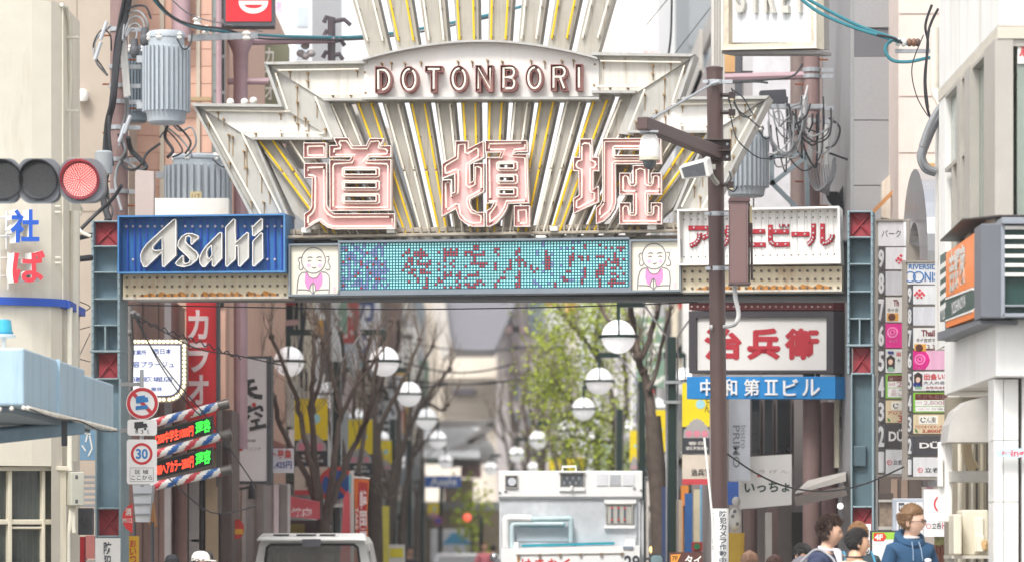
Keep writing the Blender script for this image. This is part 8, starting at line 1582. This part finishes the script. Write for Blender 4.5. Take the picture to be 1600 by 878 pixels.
b = B(); b.hexa([b0 + Vector(v) for v in ((-.8, 0, .3), (.8, 0, .3), (.8, 4, .3), (-.8, 4, .3), (-.8, 0, 1.2), (.8, 0, 1.2), (.8, 4, 1.2), (-.8, 4, 1.2))]); b.hexa([b0 + Vector(v) for v in ((-.8, .2, 1.2), (.8, .2, 1.2), (.8, 3.8, 1.2), (-.8, 3.8, 1.2), (-.65, .7, 1.68), (.65, .7, 1.68), (.65, 3.4, 1.68), (-.65, 3.4, 1.68))]); b.out('body', C('3a3c40', .3), t, bevel=.06)
for x in (1021, 1042): b = B(); b.sph(P(x, 858, 74.0), .07, .05, .07, 12, 8); b.out('headlight', M('headlight_warm', 'ffe0a0', .3, emit='ffd27a', es=2.2), t, smooth=True)
for s_ in (-.72, .72):
 for y in (.7, 3.2): b = B(); b.lathe(b0 + Vector((s_, y, .32)), [(.32, -.1), (.32, .1)], 14, 'x'); b.out('wheel', BLK, t)

# ================================================================ PEOPLE
def skin_body(name, pts, edges, mat, parent, sub=2, root=0):
 me = bpy.data.meshes.new(name); org = WL[parent.name]
 me.from_pydata([Vector(p[:3]) for p in pts], edges, []); o = bpy.data.objects.new(name, me); COL.objects.link(o); o.parent = parent; WL[o.name] = org
 o.modifiers.new('skin', 'SKIN'); sv = me.skin_vertices[0].data
 for i, p in enumerate(pts): r = p[3] if isinstance(p[3], tuple) else (p[3], p[3]); sv[i].radius = r; sv[i].use_root = (i == root)
 m = o.modifiers.new('smooth', 'SUBSURF'); m.levels = m.render_levels = sub
 me.materials.append(mat)
 dg = bpy.context.evaluated_depsgraph_get(); ev = bpy.data.meshes.new_from_object(o.evaluated_get(dg)); o.modifiers.clear(); old = o.data; o.data = ev; bpy.data.meshes.remove(old); ev.name = name
 ev.materials.clear(); ev.materials.append(mat); ev.polygons.foreach_set('use_smooth', [True] * len(ev.polygons)); ev.polygons.foreach_set('material_index', [0] * len(ev.polygons)); return o
def head_shape(u, v):
 """unit sphere direction -> head surface, facing -Y; metres, centre of skull at origin"""
 x, y, z_ = u
 r = Vector((x * .076, y * .097, z_ * .118))
 if z_ < 0:
  k = -z_; r.x *= 1 - .30 * k ** 1.4; r.y = r.y * (1 - .22 * k) - .012 * k
  if y > 0: r.y *= 1 - .5 * k
 if z_ > .2: r.y *= 1 + .05 * z_
 f = max(0, -y)
 nose = math.exp(-((x / .16) ** 2)) * math.exp(-(((z_ + .22) / .2) ** 2)) * f ** 3; r.y -= .026 * nose
 for s in (-1, 1): r.y += .011 * math.exp(-(((x - s * .36) / .17) ** 2)) * math.exp(-(((z_ + .02) / .1) ** 2)) * f ** 2
 r.y -= .007 * math.exp(-(((z_ - .13) / .08) ** 2)) * math.exp(-((x / .5) ** 2)) * f ** 2
 r.y -= .008 * math.exp(-((x / .2) ** 2)) * math.exp(-(((z_ + .56) / .07) ** 2)) * f; r.y -= .012 * math.exp(-((x / .25) ** 2)) * math.exp(-(((z_ + .84) / .12) ** 2)) * (.3 + f)
 r.y += .004 * math.exp(-((x / .25) ** 2)) * math.exp(-(((z_ + .7) / .05) ** 2)) * f
 return r
HEADN = (36, 28)
def rotz(p, a): return Vector((p.x * math.cos(a) - p.y * math.sin(a), p.x * math.sin(a) + p.y * math.cos(a), p.z))
def person(label, px, top, D, H, face, cloth, skin='d9ab90', hair='4a3a30', style='short', trousers='3c4250', pose=None, glasses=False, extra=None, shoulder=.2, lean=(0, 0), name='person', tilt=0, lapel=None, hood=False, cat='person'):
 """top: photo row of the top of the hair; face: heading of the gaze (0 toward camera, + toward photo right)"""
 tz = P(0, top, D).z; base = Vector((P(px, 0, D).x, D, 0)); H = H or tz; g = H / 1.75
 if abs(tz - H) > .02 and not lean[1]: base.z = 0
 t = thing(name, label, cat, base)
 SK = M('skin_' + skin, skin, .5, var=.04, spec=.35); CL = M('cloth_' + cloth, cloth, .85, var=.1, vs=6, bump=.25, bs=90); TR = M('cloth_' + trousers, trousers, .85, var=.1, vs=6)
 body_a = pose.get('body', face) if pose else face
 def Q(x, y, z_): p = rotz(Vector((x, y, z_)) * g, body_a); p.x += lean[0] * (z_ / 1.75) ** 2; p.z += lean[1] * (z_ / 1.75); return (p.x, p.y, p.z)
 dz = (tz - H) / g; sw = shoulder
 hz = 1.62; hc = base + Vector(Q(0, -.035, hz - .005)) + Vector((0, 0, tz - H)); 
 sh = lambda z_: z_ + dz * max(0, (z_ - .9) / .85)
 V = lambda x, y, z_, r: Q(x, y, sh(z_)) + (r if isinstance(r, tuple) else r * g,)
 # body: legs, trunk, arms and neck grown as one surface
 pts = [V(0, 0, .95, .11), V(0, .01, 1.15, .1), V(0, .015, 1.31, .1), V(0, .02, 1.4, .07), V(0, .0, 1.5, .056), V(0, -.02, 1.58, .055),
           V(-.09, 0, .86, .088), V(-.1, -.01, .5, .06), V(-.1, .02, .1, .042), V(-.1, -.12, .03, .035), V(.09, 0, .86, .088), V(.1, -.01, .5, .06), V(.1, .02, .1, .042), V(.1, -.12, .03, .035)]
 edges = [(0, 1), (1, 2), (2, 3), (3, 4), (4, 5), (0, 6), (6, 7), (7, 8), (8, 9), (0, 10), (10, 11), (11, 12), (12, 13)]
 arms = []
 for s in (-1, 1):
  i = len(pts); el = (s * (sw + .045), .02, 1.12); wr = (s * (sw + .03), -.06, .88)
  if pose and ('arm%d' % s) in pose: el, wr = pose['arm%d' % s]
  pts += [V(s * sw * .8, .02, 1.36, .05), V(*el, .04), V(*wr, .028), V(wr[0], wr[1] - .02, wr[2] - .07, (.036 * g, .018 * g))]; edges += [(3, i), (i, i + 1), (i + 1, i + 2), (i + 2, i + 3)]; arms.append((s, el, wr, i))
  for k in range(5):
   j = len(pts); dx = (-.028 + k * .018) * s if k else -s * .035; L_ = (.05, .075, .085, .08, .06)[k]; pts += [V(wr[0] + dx, wr[1] - .02 - (.03 if k == 0 else 0), wr[2] - .11 if k else wr[2] - .08, .009), V(wr[0] + dx * 1.1, wr[1] - .03 - (.02 if k == 0 else 0), wr[2] - .1 - L_, .007)]; edges += [(i + 3, j), (j, j + 1)]
 bo = skin_body('body', pts, edges, SK, t, 1)
 # head joins the neck
 b = B(); nu, nv = HEADN; R = lambda p: hc + rotz(Vector((p.x, p.y * math.cos(tilt) - p.z * math.sin(tilt), p.y * math.sin(tilt) + p.z * math.cos(tilt))) * g, face)
 dirs = []
 for i in range(nv + 1):
  a = math.pi * i / nv; z_ = -math.cos(a); rr = max(1e-4, math.sin(a)); dirs += [(Vector((rr * math.cos(2 * math.pi * j / nu), rr * math.sin(2 * math.pi * j / nu), z_))) for j in range(nu)]
 b.v = [R(head_shape(d, 0)) for d in dirs]
 for i in range(nv):
  for j in range(nu): b.f.append((i * nu + j, i * nu + (j + 1) % nu, (i + 1) * nu + (j + 1) % nu, (i + 1) * nu + j)); b.m.append(0)
 for s in (-1, 1):
  c = Vector((s * .077, .012, -.012)); i0 = len(b.v); b.sph((0, 0, 0), .012, .022, .034, 10, 7)
  for k in range(i0, len(b.v)): b.v[k] = R(c + Vector((b.v[k].x + s * .004 * (b.v[k].y > 0), b.v[k].y, b.v[k].z)))
 hd = b.out('head', SK, t, smooth=180)
 # eyes, brows, mouth
 for s in (-1, 1):
  b = B(); c = head_shape(Vector((s * .36, -.93, -.03)).normalized(), 0); i0 = len(b.v); b.sph((0, 0, 0), .012, .006, .006, 10, 6); b.v[i0:] = [R(c + v + Vector((0, .001, 0))) for v in b.v[i0:]]; b.mat(1); i0 = len(b.v); b.sph((0, 0, 0), .0055, .0035, .0055, 8, 6); b.v[i0:] = [R(c + v + Vector((0, -.005, 0))) for v in b.v[i0:]]; b.out('eye', [C('e9e4de', .3), C('3a2f2a', .2)], hd, smooth=True)
  b = B(); b.tube([R(head_shape(Vector((s * q, -.9, .12 + k)).normalized(), 0) * 1.012) for q, k in ((.2, .0), (.36, .03), (.52, .0))], .0035 * g, 5); b.out('eyebrow', M('hair_' + hair, hair, .6), hd)
 b = B(); b.tube([R(head_shape(Vector((q, -.8, -.5)).normalized(), 0) * 1.004) for q in (-.2, -.1, 0, .1, .2)], .0045 * g, 5); b.out('mouth', C('b5736a', .4), hd)
 # hair: scalp shell plus tufts
 rs = random.Random(hash(label) % 999 if False else len(label)); HM = M('hair_' + hair, hair, .55, var=.35, vs=40, spec=.3)
 def hline(d):
  line = .46 if d.y < -.35 else (.46 - (d.y + .35) * 1.75)
  if style == 'long': line = .35 if d.y < -.45 else -.7 - max(0, d.y)
  if style in ('cap',): line = .25 - max(0, d.y) * .8
  return max(line, -.42 if style != 'long' else -1)
 hairy = lambda d: d.z > hline(d); hfall = lambda d: min(1, max(.06, (d.z - hline(d)) / .3))
 puff = {'short': .018, 'quiff': .021, 'spiky': .026, 'long': .022, 'cap': .008}[style]
 b = B(); hd_dirs = dirs; idx = {}
 for i in range(nv):
  for j in range(nu):
   q = [i * nu + j, i * nu + (j + 1) % nu, (i + 1) * nu + (j + 1) % nu, (i + 1) * nu + j]
   if all(hairy(hd_dirs[k]) for k in q):
    f = []
    for k in q:
     if k not in idx: idx[k] = len(b.v); d = hd_dirs[k]; w = puff * (.55 + .6 * max(0, d.z)) * hfall(d) * (1 + .12 * math.sin(d.x * 23 + d.z * 17) * math.sin(d.y * 19)); b.v.append(R(head_shape(d, 0) + d * w))
     f.append(idx[k])
    b.f.append(tuple(f)); b.m.append(0)
 n_t = 520 if style != 'cap' else 60
 for _ in range(n_t * 3):
  d = Vector((rs.gauss(0, 1), rs.gauss(0, 1), rs.gauss(0, 1))).normalized()
  if not hairy(d): continue
  p = head_shape(d, 0) + d * puff * .4 * hfall(d)
  flow = Vector((d.x * .4, .7, .1 - d.z * .2)) if style != 'spiky' else Vector((d.x * .5 + rs.uniform(-.4, .4), -.1 + rs.uniform(-.5, .5), .9))
  if style == 'quiff' and d.z > .55: flow = Vector((.5 + rs.uniform(-.3, .3), .3 + rs.uniform(-.3, .3), .5))
  if style == 'long': flow = Vector((d.x * .15, d.y * .15, -1))
  else:
   k_ = min(1, max(0, (d.z + .15) / .8)); flow = flow.normalized() * k_ + Vector((d.x * .15, d.y * .15, -1)) * (1 - k_)
  flow = (flow - d * flow.dot(d) * .7 + d * (.25 if style != 'spiky' else .55)).normalized(); L_ = rs.uniform(.03, .05) * (1.25 if style == 'spiky' else 1) * (1 if style != 'long' else 1.6) * (.55 + .45 * min(1, max(0, d.z * 2)) if style != 'long' else 1)
  q = p + flow * L_ * .5 + d * .006; e = p + flow * L_ - d * .002; b.tube([R(p), R(q), R(e)], .0075 * g, 4, .0015)
 if style == 'long':
  for k in range(46): a = math.radians(20 + 140 * k / 45); p = Vector((.088 * math.cos(a), .088 * math.sin(a) * .9 - .01, 0)); b.tube([R(p), R(p + Vector((p.x * .12, p.y * .15, -.1))), R(p + Vector((p.x * .1, p.y * .2, -.2 - rs.random() * .05)))], .013 * g, 5, .006)
 b.out('hair', HM, hd, smooth=60)
 # clothes
 cp = [V(0, .0, .86, .152), V(0, .01, 1.1, .15), V(0, .015, 1.3, .155), V(0, .02, 1.4, .105), V(0, .012, 1.47, .078)]; ce = [(0, 1), (1, 2), (2, 3), (3, 4)]
 for s, el, wr, i in arms:
  j = len(cp); cp += [V(s * sw * .82, .02, 1.375, .08), V((s * sw * .9 + el[0]) / 2, (el[1] + .02) / 2, (1.385 + el[2]) / 2, .07), V(*el, .062), V(wr[0], wr[1], wr[2] + .02, .048)]; ce += [(3, j), (j, j + 1), (j + 1, j + 2), (j + 2, j + 3)]
 top_ = skin_body('top', cp, ce, CL, t, 2)
 tp = [V(0, 0, .93, .145), V(-.1, 0, .82, .1), V(-.105, -.005, .5, .078), V(-.105, .02, .1, .065), V(.1, 0, .82, .1), V(.105, -.005, .5, .078), V(.105, .02, .1, .065)]
 skin_body('trousers', tp, [(0, 1), (1, 2), (2, 3), (0, 4), (4, 5), (5, 6)], TR, t, 1)
 for s in (-1, 1):
  b = B(); c = Vector(Q(s * .105, -.07, .035)) + base; b.sph(c, .05, .05, .04, 10, 6); i0 = 0; b.v = [base + rotz(Vector((v.x - c.x, (v.y - c.y) * 2.6, v.z - c.z)), body_a) + (c - base) for v in b.v]; b.out('shoe', C('2d2d30', .4), t, smooth=True)
 A = lambda x, y, z_: base + Vector(Q(x, y, sh(z_)))
 if hood:
  b = B(); b.tube([A(.085 * math.cos(a), .03 + .1 * math.sin(a), 1.485 + .035 * math.sin(a) - .02 * (math.sin(a) < 0)) for a in [2 * math.pi * k / 16 for k in range(16)]], .04 * g, 8, closed=True); b.sph(A(0, .13, 1.44), .1 * g, .06 * g, .11 * g, 14, 8); b.out('hood', CL, top_, smooth=True)
  b = B()
  for s in (-1, 1): b.tube([A(s * .03, -.11, 1.45), A(s * .035, -.155, 1.38), A(s * .04, -.17, 1.3)], .004, 5)
  b.out('drawstrings', C('8fa3bb'), top_)
  b = B(); b.sph(A(.09, -.158, 1.3), .032, .012, .02, 10, 6); b.out('chest_print', C('dcdfe8'), top_)
  b = B(); b.tube([A(.062 * math.cos(a), .0 + .066 * math.sin(a), 1.485) for a in [2 * math.pi * k / 16 for k in range(16)]], .012, 6, closed=True); b.out('shirt_collar', C('e9e7e6'), top_, smooth=True)
 if lapel:
  b = B(); b.tube([A(.066 * math.cos(a), .0 + .066 * math.sin(a), 1.475 + .015 * math.sin(a)) for a in [2 * math.pi * k / 18 for k in range(18)]], .014 * g, 8, closed=True)
  for s in (-1, 1): b.hexa([A(s * .06, -.1, 1.45), A(s * .01, -.14, 1.45), A(s * .005, -.165, 1.25), A(s * .02, -.162, 1.25), A(s * .065, -.09, 1.48), A(s * .012, -.12, 1.48), A(s * .007, -.15, 1.27), A(s * .022, -.15, 1.27)])
  b.out('collar', C(lapel, .7), top_, smooth=60)
 if glasses:
  b = B()
  for s in (-1, 1):
   c = Vector((s * .032, -.104, -.004)); b.tube([R(c + Vector((.024 * math.cos(a), .004 * abs(math.cos(a)) , .016 * math.sin(a)))) for a in [2 * math.pi * k / 14 for k in range(14)]], .0035, 5, closed=True); b.tube([R(Vector((s * .056, -.1, 0))), R(Vector((s * .078, -.05, 0))), R(Vector((s * .082, .01, -.003)))], .0032, 5)
  b.tube([R(Vector((-.009, -.106, 0))), R(Vector((0, -.11, .003))), R(Vector((.009, -.106, 0)))], .003, 5); b.out('glasses', C('2a2624', .3), hd, smooth=True)
 if extra: extra(t, A, R, g, hd, top_)
 return t
def pack(c1, strap, backsac=True, xoff=0):
 def f(t, A, R, g, hd, top_):
  if backsac: b = B(); b.sph(A(0, .24, 1.2), .15, .11, .22, 14, 10); q = b.out('backpack', M('pack_' + c1, c1, .7, var=.1), label='backpack worn by the person with ' + strap_name, cat='bag', smooth=True)
  b = B()
  for s in (-1, 1): b.tube(catmull([A(s * .14, .18, 1.36), A(s * .13, .05, 1.465), A(s * .13, -.06, 1.44), A(s * .14, -.165, 1.33), A(s * .16, -.12, 1.12), A(s * .17, .12, 1.05)], 5), .011, 6)
  b.out('straps', C(strap, .6), top_, smooth=True)
 strap_name = {'a3a3a8': 'pale straps', '4a8fae': 'blue straps', '8f8a86': 'grey straps'}.get(strap, 'straps'); return f
person('young man in blue hooded top and glasses looking to the right', 1423, 788, 35.2, None, 1.2, '2c4f70', 'e3bba5', '7a5c40', 'quiff', pose={'body': .25}, glasses=True, hood=True, shoulder=.178)
person('man in navy suit with brown spiky hair seen in right profile', 1292, 808, 36.2, None, 1.35, '38405a', 'dbb097', '44332b', 'spiky', pose={'body': 1.0}, lapel='eceaf0', extra=pack('6d6a70', 'a3a3a8'), shoulder=.165)
person('black haired man in pale beige shirt seen from behind, right profile', 1336, 824, 34.6, None, 1.75, 'd9c3ae', 'd9ac8e', '2b2728', 'short', pose={'body': 2.2}, shoulder=.18, extra=lambda t, A, R, g, hd, top_: (lambda b: (b.tube([A(.075 * math.cos(a), .012 + .08 * math.sin(a), 1.49) for a in [2 * math.pi * k / 16 for k in range(16)]], .008, 5, closed=True), b.out('neck_cord', C('2d2a2a'), top_)))(B()))
person('fair haired man in dark green top with blue backpack straps', 1340, 814, 37.4, None, 2.9, '3d4a50', 'dcae98', 'a07a55', 'short', pose={'body': .1}, extra=pack('4a6a7a', '4a8fae', False), shoulder=.19)
person('black haired man in navy jacket bending forward', 1249, 848, 40.0, None, .9, '44527a', 'd2a286', '2d292a', 'short', pose={'body': 1.2}, tilt=.5, shoulder=.17)
person('woman with long light brown hair seen from behind', 1171, 860, 43.0, None, 3.0, '8d8384', 'dcb39c', '7d604e', 'long', shoulder=.15)
person('woman with dark hair far left of the bending man', 1209, 866, 45.0, None, .3, '6a5a5c', 'dcb096', '4a342e', 'long', shoulder=.16)
def cap(col, col2=None, bill=True):
 def f(t, A, R, g, hd, top_):
  b = B(); n = 20
  prof = [(.096, .03), (.1, .055), (.094, .09), (.07, .125), (.03, .14), (.002, .142)]
  for i in range(len(prof) - 1):
   for j in range(n):
    q = [Vector((prof[ii][0] * .86 * math.cos(2 * math.pi * jj / n), prof[ii][0] * 1.08 * math.sin(2 * math.pi * jj / n), prof[ii][1])) for ii, jj in ((i, j), (i, j + 1), (i + 1, j + 1), (i + 1, j))]; b.face([R(v) for v in q])
  if bill: b.prism(lambda x, y, o: R(Vector((x, y, .04 + o - .12 * max(0, -y - .1)))), [(-.075, -.07)] + [(.08 * math.cos(math.radians(a)), -.09 - .1 * math.sin(math.radians(a))) for a in range(180, -1, -20)] + [(.075, -.07)], -.004, .004)
  b.out('cap', C(col, .8), hd, smooth=50)
 return f
person('person in a white peaked cap at the lower left', 309, 861, 37.5, None, 1.2, 'b9b4b0', 'd8aa90', '3a322e', 'cap', extra=cap('ece6de'), shoulder=.18)
person('person in a dark hat beside the white capped one', 321, 861, 41.0, None, .3, '4a484a', 'cfa48a', '3a322e', 'cap', extra=cap('3f3f42'), shoulder=.18)
person('person in a black cap peering over at the lower left', 267, 866, 41.5, None, .5, '4f4a4a', 'd3a78c', '2c2828', 'cap', extra=cap('2d2d31'), shoulder=.18)
person('person in a pink jacket far down the street', 757, 846, 112, None, .2, 'd97a86', 'd3a78c', '6a4a3a', 'short', shoulder=.19)
person('person in pale grey clothes far down the street', 770, 850, 120, None, 3.0, 'c9c6cc', 'd3a78c', '3a322e', 'short', shoulder=.19)
person('person in dark coat walking on the far left pavement', 592 + 48, 852, 92, None, .4, '4a464c', 'd3a78c', '2c2828', 'short', shoulder=.19)
# ================================================================ AIR
b = B(); b.box(-2600, 2600, -210, 4520, -1.5, 40); hz_ = b.out('haze', MATS['opal_globe'], kind='stuff')
hm = bpy.data.materials.new('haze_air'); hm.use_nodes = True; hn = hm.node_tree; hn.nodes.remove(hn.nodes['Principled BSDF'])
pv = hn.nodes.new('ShaderNodeVolumePrincipled'); pv.inputs['Color'].default_value = (.96, .97, 1, 1); pv.inputs['Density'].default_value = .0005
hn.links.new(pv.outputs[0], hn.nodes['Material Output'].inputs['Volume']); hz_.data.materials.clear(); hz_.data.materials.append(hm)
